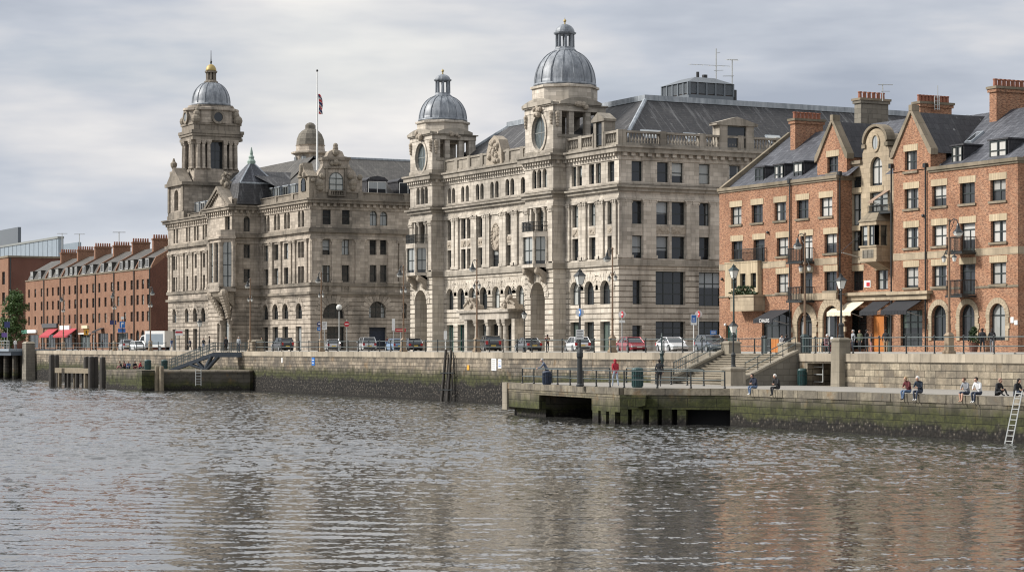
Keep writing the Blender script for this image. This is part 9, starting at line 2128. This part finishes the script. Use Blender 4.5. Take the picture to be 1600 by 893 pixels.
# on the promenade
stand('person in a maroon top seen at the right pavilion arch', 855.5, 222, 190, 'look', top=C['maroon'], bottom=C['black'], hair=Hh['dark'], bag=C['tan'])
stand('dark-coated walker left of the potted bush couple partner, back turned', 1535, 153.5, 185, 'walk', top=C['black'], bottom=C['black'], hair=Hh['dark'])['label'] = 'person in black trousers walking away beside the potted bush'
stand('long-haired person with pale trousers walking away beside the brick arch', 1550, 153.5, 175, 'walk', top=C['black'], bottom=C['grey'], hair=Hh['dark'], hairlen=.7, shoe='shoe_white')
stand('person in a dark jacket and tan trousers right of the orange door', 1384, 163, 170, 'stand', top=C['black'], bottom=C['tan'], hair=Hh['dark'])
stand('tall person in black raising a phone left of the orange door', 1354, 163.5, 60, 'look', top=C['black'], bottom=C['black'], hair=Hh['dark'])
stand('person in a dark green coat behind the group left of the orange door', 1343.5, 166, -40, 'stand', top=C['green'], bottom=C['black'], hair=Hh['brown'])
stand('person in a pale grey jacket below the cream awning', 1333, 160, -60, 'stand', top=C['grey'], bottom=C['dark'], hair=Hh['grey'], scale=.97)
stand('short person in pink leggings beside the orange door', 1361.5, 164.5, 90, 'stand', top=C['black'], bottom=C['pink'], hair=Hh['brown'], scale=.85)
def seat(label, px, Y, rz, **k): return person(label, (fx(px, Y), Y, STREET), rz, 'chair', **k)
seat('dark-haired cafe guest seated behind the yellow screen', 1219.5, 18.5, pi / 2, top=C['white'], bottom=C['dark'], hair=Hh['dark'])
seat('cafe guest in black seated opposite, by the stair', 1230, 18.5, -pi / 2, top=C['black'], bottom=C['dark'], hair=Hh['dark'])
seat('white-haired cafe guest in pink before the arched doors', 1291, 20., pi / 2, top=('cloth_mauve', (.22, .12, .13)), bottom=C['maroon'], hair=Hh['white'])
# further left along the quay
stand('dark figure left of the corner lamp, left one of the two', 483, 292, 10, 'stand', top=C['black'], bottom=C['black'], hair=Hh['dark'])
stand('figure in a maroon-black coat by the corner lamp, right one of the two', 491, 292, -10, 'stand', top=('cloth_plum', (.05, .015, .02)), bottom=C['dark'], hair=Hh['brown'])
stand('person in a long black coat on the gangway landing', 353, 247.2, 20, 'stand', STREET - .08, top=C['black'], bottom=C['black'], hair=Hh['dark'], skirt=.55)
stand('person in a pale grey coat on the gangway landing', 373, 248.2, -30, 'stand', STREET - .08, top=('cloth_mist', (.3, .32, .34)), bottom=C['dark'], hair=Hh['grey'])
stand('person in dark clothes standing at the top of the gangway slope', 327, 252, 90, 'stand', STREET, top=C['black'], bottom=C['dark'], hair=Hh['dark'])
stand('person in grey beside the black off-roader', 410, 282, -60, 'walk', top=C['green'], bottom=C['black'], hair=Hh['dark'])
stand('person in black right of the black off-roader', 455, 284, 30, 'stand', top=C['black'], bottom=C['dark'], hair=Hh['dark'])
stand('person in navy outside the left wing of the towered building', 297, 300, -80, 'walk', top=C['navy'], bottom=C['black'], hair=Hh['brown'])
stand('pale-shirted person leaning on the far bridge', 24, 330, 30, 'stand', STREET, top=C['white'], bottom=C['grey'], hair=Hh['brown'])
stand('person in black under the small black awning', 160, 372, 60, 'stand', top=C['black'], bottom=C['dark'], hair=Hh['dark'])
stand('person in a blue jacket behind the railing beside the white van', 268, 318, 40, 'walk', top=C['blue'], bottom=C['pale'], hair=Hh['brown'])
stand('person in black by the low end of the gangway railing, before a brown doorway', 318, 300, -20, 'stand', top=C['black'], bottom=C['jeans'], hair=Hh['dark'])
stand('person in maroon between the two stone buildings behind the blue hatchback', 604, 268, 70, 'walk', top=C['maroon'], bottom=C['black'], hair=Hh['dark'])
# picnic group on the landing stage
for i, (px, D, tp, bt_, hr, tr_2, lb_) in enumerate(((190, 254.5, 'black', 'pink', 'brown', -90, 'person in black seated at the left end of the group on the landing stage'), (196, 253.5, 'maroon', 'black', 'dark', -60, 'person in maroon seated second from the left on the landing stage'), (201.5, 253., 'blue', 'dark', 'fair', -20, 'person in a blue jacket seated mid-group on the landing stage'), (210, 252.5, 'black', 'maroon', 'dark', 20, 'person in black seated right of the blue jacket on the landing stage'), (217.5, 251.5, 'red', 'dark', 'brown', 70, 'person in a red top seated at the right end of the landing stage group'))):
    x, y = at(px, D); person(lb_, (x, max(y, 3.), LOWER + .055), vrz(px) + math.radians(tr_2), 'floor', C[tp], C[bt_], Hh[hr])

# keep every piece within thing > part > sub-part
def depth(o): return 1 + (depth(o.parent) if o.parent else 0)
for o in list(bpy.data.objects):
    while depth(o) > 3:
        p = o.parent; mb_ = p.matrix_basis @ o.matrix_basis; o.parent = p.parent; o.matrix_basis = mb_
